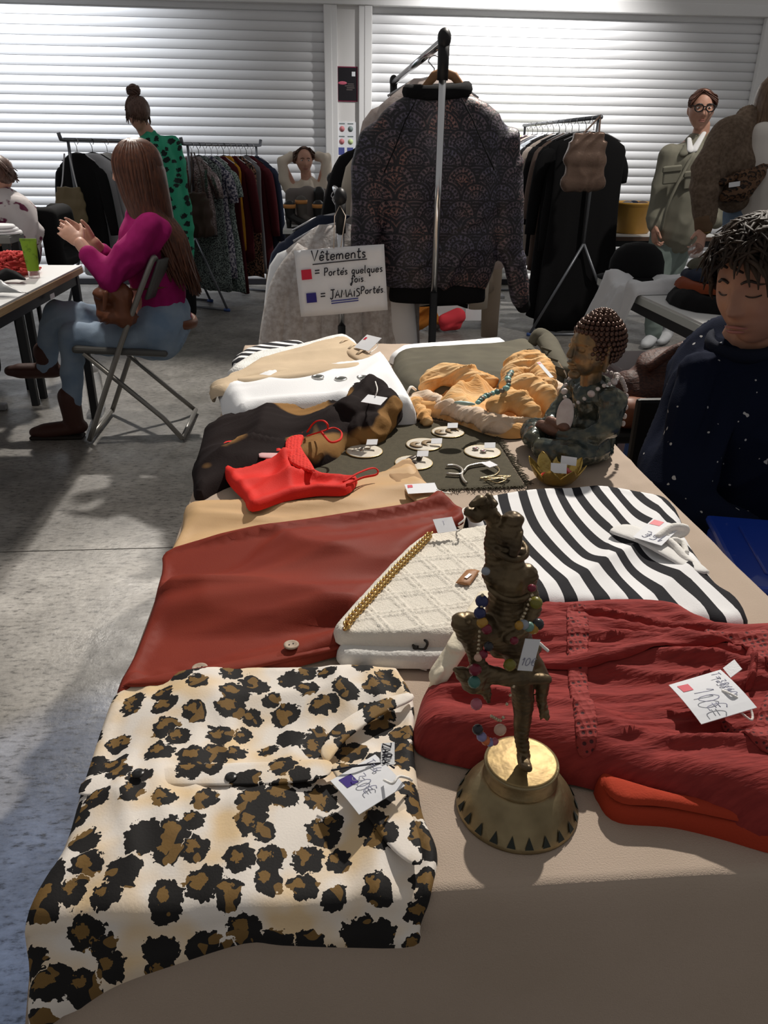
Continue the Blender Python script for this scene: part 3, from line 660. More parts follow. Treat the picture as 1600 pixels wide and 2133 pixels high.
patch('button_placket', [(270, 1425), (330, 1405), (480, 1378), (600, 1350), (705, 1325), (718, 1345), (600, 1374), (480, 1400), (330, 1425)], ZT + 0.013, 0.003, RUST, root=rs, rad=.004, fold=W((12, .03, .003, 6, 55)))
WOODB = mat('button_wood', (0.52, 0.42, 0.33), 0.6, col2=(0.4, 0.3, 0.22), nscale=90)
for (x, y) in ((607, 1345), (415, 1380)):
    p = on(x, y, ZT + .02); z = surf_z(rs, p.x, p.y) + 0.0015
    b_ = wpart('button', lathe([(.0072, 0), (.0085, .001), (.0085, .0022), (.007, .003), (.0055, .0022), (0.001, .0022)], 24, (p.x, p.y, z + .001)), WOODB, rs)
    for s in (-1, 1):
        o_ = obj('thread_hole', xf(lathe([(.0008, 0), (.0008, .0004)], 8), (p.x + s * .0022 - rs.location.x, p.y + s * .001 - rs.location.y, z + .0034 - rs.location.z)), INK, b_)

# ---- red camisole
RED = mat('scarlet_jersey', (0.72, 0.017, 0.008), 0.75, col2=(0.66, 0.014, 0.008), nscale=14, bump=0.2, bscale=700, sheen=0.0)
cm = patch('red_camisole', [(455, 935), (488, 920), (520, 915), (562, 922), (600, 908), (640, 898), (662, 897), (645, 915), (634, 932), (648, 960), (660, 978), (720, 986), (745, 990), (720, 1016), (660, 1018), (590, 1030), (525, 1050), (505, 1025), (472, 988)], ZT + 0.016, 0.022, RED, 'bright red camisole with thin straps on the tan skirt', 'camisole', rad=0.014, fold=W((40, .05, .014, 4, 61), (100, .06, .010, 4, 62), (60, .025, .004, 5, 63)), res=0.006)
patch('lace_panel', [(596, 915), (632, 906), (628, 930), (650, 965), (655, 982), (622, 972), (600, 955)], ZT + 0.034, 0.005, lace('scarlet_lace', (0.74, 0.02, 0.01), (0.35, 0.01, 0.01), 170, 0.25), root=cm, drape=False, rad=.005)
p = on(566, 950, ZT + .03); cmz = surf_z(cm, p.x, p.y)
patch('fabric_label', [(538, 943), (598, 944), (600, 957), (540, 952)], cmz + 0.007, 0.002, cloth('label_pink', (0.7, 0.42, 0.42)), root=cm, drape=False, smooth=False, rad=.002)
def ribbon(px, zs, r=0.0022, n=6): return tube(spline([on(x, y, z) for (x, y), z in zip(px, zs)], n), r, 8, flat=0.6)
for px, zs in (([(640, 900), (655, 880), (672, 876), (682, 884), (680, 895), (650, 905)], [ZT + .04, ZT + .065, ZT + .075, ZT + .072, ZT + .06, ZT + .045]), ([(640, 908), (672, 898), (695, 891), (711, 900), (709, 915), (690, 921), (676, 908), (668, 898)], [ZT + .045, ZT + .06, ZT + .06, ZT + .055, ZT + .05, ZT + .05, ZT + .055, ZT + .06]), ([(715, 1004), (745, 986), (775, 975), (787, 980), (783, 989), (755, 995), (722, 1010)], [ZT + .03, ZT + .035, ZT + .035, ZT + .03, ZT + .025, ZT + .028, ZT + .03])):
    wpart('strap', ribbon(px, zs), RED, cm)

# ---- orange scarf with a necklace
ORS = mat('apricot_gauze', (0.70, 0.38, 0.14), 0.9, col2=(0.80, 0.54, 0.28), nscale=9, bump=0.9, bscale=45, sheen=0.0, stretch=(1, 6, 1), mix=(0.42, 0.62))
PALE = mat('apricot_pale', (0.78, 0.64, 0.52), 0.9, col2=(0.72, 0.54, 0.38), nscale=20, bump=0.9, bscale=60, stretch=(1, 5, 1))
oz = patch('orange_scarf', [(862, 842), (876, 806), (920, 784), (990, 780), (1048, 772), (1086, 764), (1114, 766), (1140, 788), (1162, 815), (1176, 838), (1150, 850), (1112, 852), (1100, 884), (1060, 890), (1010, 880), (960, 862), (905, 848)], ZT + 0.002, 0.04, ORS, 'crumpled apricot orange scarf beside the Buddha statuette', 'scarf', rad=0.03, res=0.006,
           fold=W((35, .12, .034, 2.5, 71), (100, .09, .022, 2.5, 72), (60, .022, .006, 8, 73), (75, .01, .0022, 10, 78)))
def fold_tube(px, zs, rs_, mt, root, name, seed, vox=.0032, wl=.022):
    P = spline([on(x, y, z) for (x, y), z in zip(px, zs)], 5); R = np.interp(np.linspace(0, 1, len(P)), np.linspace(0, 1, len(rs_)), rs_)
    return wblob(name, limb(P, list(R), 12), vox, mt, root, smooth=3, disp=lambda c, n: c + n * (0.005 * (wrinkle(c[:, 0] * 1.0, c[:, 1] + c[:, 2], 25, wl, 6, seed) - .4) + .0018 * (wrinkle(c[:, 0], c[:, 1] + c[:, 2], 30, .007, 10, seed + 3) - .4))[:, None])
fold_tube([(858, 838), (885, 832), (930, 848), (985, 868), (1040, 884), (1100, 884)], [ZT + .025] * 5 + [ZT + .015], [.012, .02, .022, .022, .024, .014], PALE, oz, 'pale_border', 74)
fold_tube([(868, 845), (882, 862), (888, 876)], [ZT + .02, ZT + .015, ZT + .012], [.02, .016, .012], ORS, oz, 'frayed_end', 75)
fold_tube([(1060, 800), (1075, 768), (1100, 758), (1125, 775), (1135, 810)], [ZT + .05, ZT + .07, ZT + .07, ZT + .06, ZT + .05], [.02, .03, .036, .034, .026], ORS, oz, 'raised_fold', 76)
fold_tube([(1068, 815), (1095, 806), (1128, 822), (1140, 845)], [ZT + .055, ZT + .06, ZT + .05, ZT + .03], [.02, .03, .03, .02], ORS, oz, 'raised_fold', 79)
fold_tube([(1030, 848), (1060, 832), (1095, 848), (1112, 872)], [ZT + .05, ZT + .055, ZT + .045, ZT + .02], [.018, .028, .028, .018], ORS, oz, 'raised_fold', 80)
fold_tube([(888, 800), (925, 782), (970, 786), (1020, 795)], [ZT + .04, ZT + .05, ZT + .05, ZT + .04], [.02, .03, .032, .02], ORS, oz, 'raised_fold', 81)
fold_tube([(1135, 790), (1158, 815), (1178, 842)], [ZT + .045, ZT + .035, ZT + .018], [.016, .02, .014], PALE, oz, 'pale_border', 77)
price_tag('narrow white tag with red end on the orange scarf', on(1118, 756, ZT + .1), on(1146, 788, ZT + .082), on(1124, 753, ZT + .102), 'red', dotpos=(.03, .1, .7))
nk = thing('turquoise_necklace', 'turquoise bead necklace with oval pendant lying on the orange scarf', 'necklace', on(1010, 830, ZT + .05))
TQ = [mat('turq_a', (0.32, 0.55, 0.5), 0.3), mat('turq_b', (0.12, 0.22, 0.2), 0.3), mat('turq_c', (0.2, 0.17, 0.13), 0.4), mat('turq_d', (0.45, 0.62, 0.58), 0.3)]
wpart('pendant', xf(ball((0, 0, 0), (.021, .013, .004), 20, 8), tuple(on(968, 840, ZT + .078)), (-22, 4, -8)), TQ[3], nk)
NP = resample(spline([on(996, 838, ZT + .076), on(1010, 826, ZT + .08), on(1030, 818, ZT + .082), on(1050, 812, ZT + .09), on(1060, 800, ZT + .098), on(1058, 788, ZT + .104), on(1066, 774, ZT + .1)], 8), .009, closed=False)
bm_ = {}
for k, p in enumerate(NP):
    r_ = .0048 + .0016 * ((k * 7) % 5) / 4
    wpart('bead', xf(ball((0, 0, 0), (r_ * 1.25, r_, r_ * .9), 10, 7), p, (0, 0, 40 * k)), TQ[(k * 5 + k // 3) % 4], nk)
# ------------------------------------------------------------------ leopard shirt
lp = patch('leopard_shirt', [(262, 1436), (330, 1410), (420, 1395), (560, 1388), (700, 1386), (815, 1387), (835, 1400), (862, 1452), (862, 1530), (868, 1600), (882, 1690), (912, 1762), (902, 1830), (884, 1900), (874, 1945), (720, 1948), (580, 1944), (500, 1940), (340, 1985), (200, 2030), (110, 2075), (20, 2130), (-55, 2140), (-60, 2080), (0, 1985), (75, 1890), (150, 1765), (196, 1610), (232, 1500)], ZT + 0.001, 0.014, LEO, 'leopard print shirt folded at the near corner of the table', 'shirt', rad=0.010, z_px=ZT + .010, res=0.006,
           fold=W((80, .08, .009, 4, 101), (5, .07, .008, 4, 102), (40, .11, .008, 3, 103), (100, .03, .003, 6, 104)))
patch('front_placket', [(188, 1640), (215, 1612), (330, 1596), (440, 1590), (560, 1586), (684, 1582), (676, 1618), (560, 1632), (440, 1634), (300, 1640), (200, 1655)], ZT + 0.0165, 0.0022, LEO, root=lp, rad=.003, res=.007, fold=W((5, .04, .002, 5, 104)))
patch('collar_flap', [(684, 1584), (720, 1540), (790, 1490), (858, 1458), (852, 1442), (780, 1462), (700, 1510), (668, 1560)], ZT + 0.0165, 0.0024, LEO, root=lp, rad=.003, res=.007)
patch('collar_flap', [(690, 1600), (760, 1690), (810, 1760), (862, 1800), (880, 1780), (860, 1700), (800, 1640), (720, 1590)], ZT + 0.0165, 0.0022, LEO, root=lp, rad=.003, res=.007)
BTN = mat('button_black', (0.015, 0.015, 0.015), 0.3)
for (x, y) in ((288, 1612), (480, 1606), (648, 1600)):
    p = on(x, y, ZT + .026); z = surf_z(lp, p.x, p.y) + .004
    wpart('button', lathe([(.005, 0), (.0055, .001), (.005, .002), (.001, .0016)], 18, (p.x, p.y, z)), BTN, lp)
wpart('bow_cord', tube(spline([on(690, 1605, ZT + .032), on(740, 1596, ZT + .036), on(800, 1590, ZT + .034), on(822, 1600, ZT + .033)], 6), .0009, 6), INK, lp)
lb = thing('brand_label', 'white woven label with black letters on the leopard shirt', 'label', on(808, 1592, ZT + .033))
A, UX, UY, ww, hh = frame(on(822, 1546, ZT + .04), on(822, 1592, ZT + .034), on(794, 1549, ZT + .04)); UY = UY * -1.0; A2 = on(794, 1549, ZT + .04)
nzl = UX.cross(-UY)
wpart('ribbon', join(box((A + A2) / 2 + UX * ww / 2, (0.0001, 0.0001, 0.0001)), (np.array([tuple(q) for q in (A, A + UX * ww, A2 + UX * ww, A2)]), [(0, 1, 2, 3)])), WHITE_C, lb, smooth=False, solid=.0006)
wpart('lettering', strokes('ZARA', A2 + UX * ww * .06 + (A - A2) * .12 + Vector((0, 0, .0012)), UX, (A - A2).normalized(), (A - A2).length * .62, .00075), INK, lb)
price_tag('white price tag with violet square reading 30 euro on the leopard shirt', on(688, 1625, ZT + .030), on(748, 1697, ZT + .028), on(800, 1590, ZT + .034), 'violet', [('30E', .26, .3, .26, False, PENCIL), ('T=6', .1, .72, .16, False, PENCIL)],
          loop=[on(800, 1625, ZT + .036), on(818, 1632, ZT + .042), on(830, 1618, ZT + .042), on(848, 1620, ZT + .034), on(858, 1626, ZT + .028)], dotpos=(.1, .12, .26), bend=.002)

# ------------------------------------------------------------------ cream knitted bag with gold chain
IV = mat('ivory_knit', (0.80, 0.75, 0.66), 0.9, bump=0.5, bscale=500); IVB = mat('ivory_lining', (0.74, 0.72, 0.68), 0.9, bump=0.6, bscale=250)
bag_px = [(694, 1310), (704, 1290), (760, 1228), (820, 1165), (862, 1126), (892, 1113), (960, 1103), (1030, 1094), (1046, 1110), (1048, 1170), (1030, 1240), (985, 1300), (950, 1328), (860, 1330), (760, 1328), (712, 1326)]
_kd = (on(895, 1115, ZT) - on(725, 1305, ZT)).normalized(); KC, KS = _kd.x, _kd.y
def knit(x, y):
    c, s = math.cos(.62), math.sin(.62); u, v = (x * c + y * s), (-x * s + y * c); p = .062
    u, v = x * KC + y * KS, -x * KS + y * KC; p = .05
    d1 = np.abs(((u + .8 * v) / p) % 1 - .5); d2 = np.abs(((u - .8 * v) / p) % 1 - .5)
    cable = np.maximum(np.exp(-((d1 - .085) / .038) ** 2), np.exp(-((d2 - .085) / .038) ** 2))
    rope = 1 + .35 * np.sin((x + 1.6 * y) * 2 * math.pi / .006)
    i1, i2 = np.floor((u + .8 * v) / p), np.floor((u - .8 * v) / p)
    moss = np.sin(x * 2 * math.pi / .0062) * np.sin(y * 2 * math.pi / .0072)
    k = ((i1 + i2) % 2)
    return .0024 * cable * rope + .0015 * moss * (1 - cable) * (.45 + .55 * k) + 0.004 * vnoise(x * 14, y * 14, 3)
bg_o = patch('knit_bag', bag_px, ZT + 0.018, 0.016, IV, 'cream cable knit clutch bag with gold chain on the rust skirt', 'handbag', rad=0.009, z_px=ZT + .03, res=0.0026, fold=knit)
patch('back_panel', [(x + 6 * (1 if x < 800 else 0), y + 22) for x, y in bag_px], ZT + 0.004, 0.018, IVB, root=bg_o, rad=.012, z_px=ZT + .03, fold=W((10, .05, .003, 4, 111)))
GOLD = mat('gold_metal', (0.62, 0.40, 0.14), 0.28, 1.0); LEAT = mat('tan_leather', (0.36, 0.17, 0.07), 0.55, bump=.3, bscale=200); DKM = mat('dark_metal', (0.05, 0.045, 0.04), 0.35, 0.9)
CP = resample(spline([on(x, y, ZT + .0395) for x, y in ((722, 1306), (728, 1292), (770, 1245), (820, 1190), (862, 1148), (888, 1122), (896, 1112))], 8), .0042, closed=False)
ch = []
for k, p in enumerate(CP):
    t_ = Vector(tuple(CP[min(k + 1, len(CP) - 1)] - CP[max(k - 1, 0)])).normalized(); n_ = Vector((-t_.y, t_.x, 0)).normalized(); b2 = t_.cross(n_)
    sd = (n_ + b2).normalized() if k % 2 else (n_ - b2).normalized()
    ch.append(tube([Vector(tuple(p)) + t_ * .0042 * math.cos(a) + sd * .0042 * math.sin(a) for a in np.linspace(0, 2 * math.pi, 12, endpoint=False)], .0014, 6, closed=True))
wpart('chain', join(*ch), GOLD, bg_o)
p0 = on(975, 1203, ZT + .04); zz = ZT + .039
lt = patch('leather_label', [(949, 1212), (972, 1186), (1000, 1186), (978, 1218)], zz - .001, .003, LEAT, root=bg_o, drape=False, rad=.002, smooth=False)
obj('label_clasp', xf(box((0, 0, 0), (.008, .004, .0016), (0, 0, 35)), (p0.x - bg_o.location.x, p0.y - bg_o.location.y, zz + .0025 - bg_o.location.z)), mat('clasp_steel', (.6, .6, .6), .3, 1), lt, smooth=False) if False else wpart('label_clasp', box((p0.x, p0.y, zz + .0028), (.012, .004, .0016), (0, 0, 50)), mat('clasp_steel', (.6, .6, .6), .3, 1), bg_o, smooth=False)
wblob('wrist_strap', limb([on(1012, 1240, ZT + .05), on(985, 1290, ZT + .062), on(955, 1345, ZT + .058), on(915, 1405, ZT + .034), on(898, 1428, ZT + .018)], [.010, .012, .0125, .0125, .0045], 12, flat=.45, upv=(0, 0, 1)), .0018, cloth('ivory_strap', (0.82, 0.74, 0.58), bump=.7, bscale=120), bg_o, smooth=2)
wpart('clip', join(tube(spline([on(860, 1338, ZT + .022), on(875, 1330, ZT + .026), on(890, 1338, ZT + .026), on(884, 1352, ZT + .02), on(866, 1350, ZT + .02)], 4, True), .0016, 6, closed=True), tube([on(866, 1345, ZT + .022), on(866, 1366, ZT + .012), on(874, 1376, ZT + .006)], [.0035, .0022], 8)), DKM, bg_o)
patch('lining_edge', [(838, 1352), (868, 1345), (890, 1350), (892, 1390), (868, 1385), (836, 1372)], ZT + .002, .006, IVB, root=bg_o, drape=False)
price_tag('white tag tucked behind the top of the knit bag', on(912, 1112, ZT + .046), on(952, 1106, ZT + .046), on(936, 1078, ZT + .058), texts=[('T', .4, .5, .3, False, PENCIL)], loop=[on(955, 1092, ZT + .055), on(968, 1080, ZT + .06), on(964, 1062, ZT + .06), on(980, 1056, ZT + .055)])

# ------------------------------------------------------------------ striped top
STR = striped('black_white_stripes', (0.016, 0.016, 0.02), (0.84, 0.84, 0.85), 0.47)
def stripe_s(x, y):
    b = np.clip((0.98 - y) / .25, 0, 1); r_ = np.clip((x - .30) / .25, 0, 1)
    return (x + 0.010 * np.sin(y * 14) - 0.16 * r_ ** 1.2 * (0.94 - y) * 1.3) / 0.035
so = patch('striped_shirt', [(968, 1078), (985, 1050), (1020, 1034), (1120, 1020), (1240, 1013), (1320, 1024), (1395, 1044), (1422, 1078), (1430, 1112), (1462, 1170), (1500, 1222), (1542, 1250), (1562, 1296), (1500, 1310), (1400, 1300), (1250, 1275), (1150, 1275), (1090, 1260), (1040, 1180), (1000, 1110)], ZT, 0.026, STR, 'black and white striped shirt folded behind the red dress', 'shirt', rad=0.02, stripe=stripe_s, res=.006,
           fold=W((85, .09, .007, 4, 121), (40, .1, .008, 3, 122)))
patch('white_collar', [(1270, 1105), (1310, 1092), (1380, 1120), (1440, 1160), (1478, 1190), (1440, 1188), (1390, 1160), (1330, 1128)], ZT + .028, .004, cloth('collar_offwhite', (.78, .77, .75)), root=so, drape=False, rad=.004)
wblob('drawstring', join(limb(spline([on(1372, 1118, ZT + .038), on(1400, 1098, ZT + .046), on(1428, 1100, ZT + .044), on(1422, 1112, ZT + .036), on(1390, 1118, ZT + .036)], 3), [.0055] * 13), limb(spline([on(1385, 1120, ZT + .036), on(1410, 1140, ZT + .034), on(1432, 1168, ZT + .03), on(1472, 1192, ZT + .02)], 3), [.004, .005, .005, .005, .0055, .005, .005, .005, .004, .004]),
      limb(spline([on(1385, 1122, ZT + .036), on(1420, 1128, ZT + .034), on(1430, 1150, ZT + .03)], 3), [.004] * 7)), .0016, STRING, so, smooth=2)
price_tag('white price tag with red square reading 15 euro on the striped shirt', on(1318, 1120, ZT + .034), on(1378, 1138, ZT + .036), on(1313, 1068, ZT + .040), 'red', [('15E', .9, .42, .3, True, PENCIL), ('TS', .95, .85, .2, True, PENCIL)], dotpos=(.05, .72, .24), loop=[on(1380, 1118, ZT + .037), on(1392, 1114, ZT + .041), on(1400, 1122, ZT + .036)])

# ------------------------------------------------------------------ red crinkle dress and orange-red fabric under it
OR_ = patch('orange_red_fabric', [(1252, 1612), (1252, 1652), (1290, 1690), (1400, 1700), (1500, 1722), (1640, 1760), (1760, 1760), (1760, 1640), (1640, 1580), (1400, 1560)], ZT, 0.022, cloth('brick_orange', (0.40, 0.045, 0.02)), 'folded orange red fabric lying under the red crinkle dress', 'garment', rad=.007, fold=W((170, .05, .006, 4, 131)), drape=False)
patch('fold_layer', [(1262, 1640), (1300, 1668), (1400, 1676), (1640, 1722), (1640, 1690), (1400, 1650), (1270, 1615)], ZT + .02, .006, MATS['brick_orange'], root=OR_, rad=.006, drape=False)
def crinkle_mat(name, col, col2):
    mt = mat(name, col, 0.85, col2=col2, nscale=40, stretch=(1, 5, 1), bump=0.7, bscale=70); return mt
CRI = crinkle_mat('red_crinkle', (0.30, 0.032, 0.027), (0.22, 0.02, 0.018))
def dress_fold(x, y):
    return .008 * (wrinkle(x, y, 165, .03, 7, 141) - .4) + .004 * (wrinkle(x, y, 175, .010, 12, 142) - .4) + .014 * (wrinkle(x, y, 150, .13, 3, 143) - .4)
dr = patch('red_dress', [(862, 1520), (868, 1470), (890, 1420), (930, 1370), (985, 1310), (1060, 1275), (1120, 1262), (1200, 1254), (1300, 1250), (1400, 1258), (1470, 1288), (1530, 1305), (1620, 1308), (1720, 1330), (1760, 1400), (1740, 1560), (1700, 1720), (1610, 1736), (1500, 1700), (1400, 1664), (1300, 1632), (1200, 1604), (1080, 1590), (960, 1566), (885, 1546)], ZT + .002, 0.035, CRI, 'rust red crinkle dress with crochet bands folded beside the bronze figure', 'dress', rad=.03, res=.0045, fold=dress_fold, z_px=ZT + .02,
           base=lambda x, y: .012 * np.clip((x - .28) / .1, 0, 1) * np.clip((.72 - y) / .1, 0, 1))
CRO = lace('red_crochet', (0.30, 0.032, 0.027), (0.06, 0.006, 0.008), 165, 0.30)
def draped(name, px, lift, thick, mt, root, host, res=.006, rad=.004):   # a band that follows the cloth under it
    poly = outl(px, ZT + .04, True); V, Fc, d = patch_mesh(poly, 0, thick, rad=rad, res=res)
    V[:, 2] += np.array([surf_fast(host, x, y) for x, y in V[:, :2]]) + lift
    return wpart(name, (V, Fc), mt, root)
_bv = {}
def surf_fast(o, x, y):
    from mathutils.bvhtree import BVHTree
    if o.name not in _bv:
        me = o.data; _bv[o.name] = BVHTree.FromPolygons([v.co + o.location for v in me.vertices], [tuple(p.vertices) for p in me.polygons])
    h_ = _bv[o.name].ray_cast(Vector((x, y, 2)), Vector((0, 0, -1)))
    return h_[0].z if h_[0] else ZT
draped('crochet_band', [(1182, 1262), (1222, 1262), (1226, 1400), (1238, 1480), (1242, 1548), (1204, 1548), (1192, 1460), (1182, 1360)], .001, .003, CRO, dr, dr)
draped('crochet_yoke', [(1472, 1304), (1530, 1312), (1610, 1322), (1640, 1400), (1600, 1420), (1560, 1370), (1510, 1345), (1475, 1330)], .001, .004, CRO, dr, dr)
draped('crochet_yoke', [(1500, 1508), (1560, 1530), (1600, 1450), (1660, 1480), (1660, 1640), (1600, 1600), (1540, 1560)], .001, .004, CRO, dr, dr)
0 and draped('crochet_hem', [(1530, 1620), (1590, 1630), (1610, 1680), (1570, 1690), (1525, 1660)], .001, .003, CRO, dr, dr)
draped('sash', [(1130, 1372), (1240, 1368), (1330, 1350), (1400, 1340), (1500, 1334), (1530, 1346), (1500, 1356), (1400, 1364), (1320, 1376), (1240, 1386), (1130, 1386)], .002, .007, CRI, dr, dr, rad=.006)
draped('neck_tie', [(1552, 1370), (1566, 1364), (1570, 1420), (1562, 1450), (1548, 1446), (1556, 1410)], .002, .007, CRI, dr, dr, rad=.005)
dz = ZT + .058
price_tag('large white price tag with red square reading 10 euro on the red dress', on(1393, 1424, dz), on(1461, 1508, dz), on(1475, 1364, dz + .012), 'red', [('10E', .40, .22, .34, False, PENCIL), ('T=38/40', .10, .74, .15, False, PENCIL)], dotpos=(.1, .1, .2), bend=.003,
          loop=[on(1505, 1438, dz + .01), on(1530, 1450, dz + .012), on(1562, 1475, dz), on(1566, 1500, dz - .004), on(1540, 1480, dz), on(1510, 1442, dz + .008)])
wpart('care_label', (np.array([tuple(on(x, y, dz + .008 + k * .004)) for (x, y, k) in ((1506, 1392, 0), (1530, 1374, 1), (1546, 1394, 1), (1522, 1412, 0))]), [(0, 1, 2, 3)]), WHITE_C, dr, smooth=False, solid=.0008)
# ------------------------------------------------------------------ bronze dancing figure on a bell-shaped foot
BRZ = mat('old_bronze', (0.20, 0.145, 0.08), 0.42, 0.75, col2=(0.075, 0.055, 0.035), nscale=45, bump=0.5, bscale=130, mix=(0.3, 0.7))
BRS = mat('worn_brass', (0.36, 0.26, 0.12), 0.5, 0.7, col2=(0.24, 0.17, 0.08), nscale=60, bump=0.3, bscale=120)
BRD = mat('dull_brass', (0.36, 0.285, 0.16), 0.38, 0.8, col2=(0.2, 0.155, 0.085), nscale=30, bump=0.3, bscale=150, mix=(.3, .7))
KX, KY = 0.163, 0.487
kr = thing('bronze_figure', 'dark bronze dancing figure with raised arm on a brass bell foot', 'statuette', (KX, KY, ZT))
foot = obj('bell_foot', lathe([(.046, .0), (.0525, .0), (.053, .002), (.051, .005), (.047, .014), (.041, .023), (.034, .029), (.0305, .031), (.0305, .034), (.0315, .036)], 64), BRD, kr)
obj('drum', lathe([(.0305, .033), (.0318, .035), (.0312, .037), (.0308, .046), (.0318, .0485), (.0315, .05), (.0300, .0503)], 56), BRD, kr)
obj('drum_top', lathe([(.0302, .0495), (.0302, .0508), (.0285, .0512), (.002, .0512)], 48), BRS, kr)
for k in range(22):
    a = 2 * math.pi * k / 22 + .1
    def q(r_, z_, da): return (r_ * math.cos(a + da), r_ * math.sin(a + da), z_)
    obj('cut_notch', (np.array([q(.0525, .0048, -.07), q(.0525, .0048, .07), q(.0479, .0142, 0), q(.049, .006, 0)]), [(0, 1, 2), (0, 2, 3), (1, 2, 3)]), HOLE, foot, smooth=False)
def K(x, y, dy=0.0): return at(x, y, KY + dy)
s = [limb([K(1092, 1580, -.004), K(1086, 1530), K(1090, 1470, .002), K(1088, 1400), K(1070, 1340, .003)], [0.0052, 0.0060, 0.0087, 0.0101, 0.0112]),      # standing leg
     limb([K(1090, 1578, -.004), K(1095, 1596, -.018), K(1100, 1600, -.024)], [0.0052, 0.0052, 0.0035], flat=.8),
     limb([K(1070, 1330), K(1052, 1285), K(1055, 1250), K(1062, 1205)], [0.0147, 0.0161, 0.0140, 0.0158]),                                              # belly and trunk
     limb([K(1030, 1195), K(1095, 1200)], [0.0098, 0.0098]), limb([K(1063, 1200), K(1064, 1150)], [0.0133, 0.0084]),
     limb([K(1040, 1150, -.004), K(1085, 1152, -.004)], [0.0049, 0.0049]),
     ball(K(1060, 1110), (0.0102, 0.0109, 0.0122)), ball(K(1068, 1085), (0.0083, 0.0086, 0.0079)), ball(K(1082, 1112, -.010), (0.0023, 0.0040, 0.0026)), limb([K(1078, 1128, -.011), K(1070, 1150, -.012)], [0.0042, 0.0042]),
     limb([K(1095, 1200, 0), K(1112, 1270, -.006), K(1090, 1310, -.016), K(1060, 1330, -.018)], [0.0070, 0.0060, 0.0049, 0.0042]),                      # arm over the belly
     limb([K(1032, 1190), K(1026, 1130, .004), K(1030, 1085, .004), K(1012, 1060, .002), K(990, 1072, -.002), K(978, 1068, -.006)], [0.0073, 0.0063, 0.0060, 0.0070, 0.0063, 0.0042]),   # raised arm, hand on the head
     limb([K(1010, 1058), K(1000, 1042, -.006), K(985, 1050, -.010)], [0.0056, 0.0042, 0.0028]), limb([K(1015, 1055), K(1018, 1038), K(1030, 1050, -.006)], [0.0049, 0.0035, 0.0028]),
     limb([K(1050, 1330), K(1000, 1305, -.012), K(962, 1298, -.018), K(985, 1345, -.016), K(1000, 1395, -.016)], [0.0126, 0.0112, 0.0084, 0.0070, 0.0056]),  # bent leg
     limb([K(1000, 1395, -.016), K(985, 1420, -.022), K(965, 1405, -.026), K(950, 1395, -.028)], [0.0077, 0.0095, 0.0070, 0.0028], flat=.75),
     limb([K(985, 1425, -.022), K(1010, 1435, -.02), K(1018, 1460, -.02)], [0.0063, 0.0049, 0.0021]), limb([K(990, 1400, -.018), K(1060, 1412, -.012), K(1140, 1415, -.008)], [0.0070, 0.0066, 0.0042]),
     limb([K(1100, 1360, .004), K(1130, 1410, .004), K(1128, 1465, .004), K(1140, 1495, 0)], [0.0077, 0.0063, 0.0042, 0.0028]), limb([K(1130, 1470), K(1126, 1498)], [0.0021, 0.0014]),
     limb([K(1040, 1350, .012), K(1110, 1350, .012)], [0.0084, 0.0070])]
def kdisp(c, n):
    return c + n * (.00028 * np.sin((c[:, 2]) * 2 * math.pi / .0042) * (vnoise(c[:, 0] * 60, c[:, 2] * 60, 3) > -.1) + .0011 * vnoise(c[:, 0] * 190, c[:, 2] * 190 + c[:, 1] * 120, 5))[:, None]
wblob('figure', join(*s), .0012, BRZ, kr, smooth=2, disp=kdisp)
for z_, rr, (x, y) in ((0, .0115, (1064, 1142)), (0, .0150, (1060, 1222))):
    p = K(x, y); wpart('ornament_band', xf(tube([(rr * math.cos(a), rr * .95 * math.sin(a), .003 * math.sin(a)) for a in np.linspace(0, 2 * math.pi, 32, endpoint=False)], .0028, 8, closed=True), tuple(p), (0, 8, 0)), BRZ, kr)
bt = thing('bead_necklace', 'long necklace of coloured glass beads hanging on the bronze figure', 'necklace', (KX, KY, ZT + .1))
BC = {n: mat('bead_' + n, c, 0.35, coat=.3) for n, c in dict(navy=(.02, .025, .1), ochre=(.42, .22, .03), wine=(.18, .01, .03), teal=(.05, .16, .13), grey=(.3, .33, .38), rose=(.45, .12, .16), olive=(.18, .16, .02), orange=(.62, .16, .05), black=(.02, .02, .025), lilac=(.25, .23, .42), peach=(.6, .38, .28), jade=(.16, .3, .25)).items()}
def beads(px, dys, names, r_=.0041):
    dys = [d - .009 for d in dys]
    P = resample(spline([K(x, y, d) for (x, y), d in zip(px, dys)], 6), r_ * 1.85, closed=False)
    for k, p in enumerate(P):
        nm = names[k % len(names)]; q = r_ * (0.8 + .4 * ((k * 13) % 7) / 6)
        wpart('bead', xf(ball((0, 0, 0), (q, q, q * .9), 10, 7), p, (30 * k, 20 * k, 0)), BC[nm], bt)
beads([(1012, 1190), (1006, 1240), (1000, 1285), (1018, 1320), (1015, 1355), (990, 1375), (990, 1395)], [-.012, -.014, -.02, -.026, -.028, -.03, -.03], ['grey', 'navy', 'navy', 'ochre', 'wine', 'black', 'wine', 'peach', 'wine', 'rose', 'peach'])
beads([(990, 1395), (988, 1430), (994, 1480), (992, 1510), (1008, 1540), (1030, 1545), (1042, 1520)], [-.03, -.034, -.034, -.034, -.034, -.034, -.034], ['jade', 'teal', 'rose', 'black', 'lilac', 'orange', 'lilac', 'rose', 'peach', 'rose'])
beads([(1108, 1225), (1118, 1260), (1122, 1290), (1115, 1310), (1085, 1300), (1074, 1325), (1066, 1360), (1062, 1385)], [-.012, -.014, -.016, -.018, -.022, -.024, -.028, -.028], ['wine', 'olive', 'black', 'ochre', 'jade', 'grey', 'ochre', 'wine', 'olive', 'wine', 'orange'])
sb = []
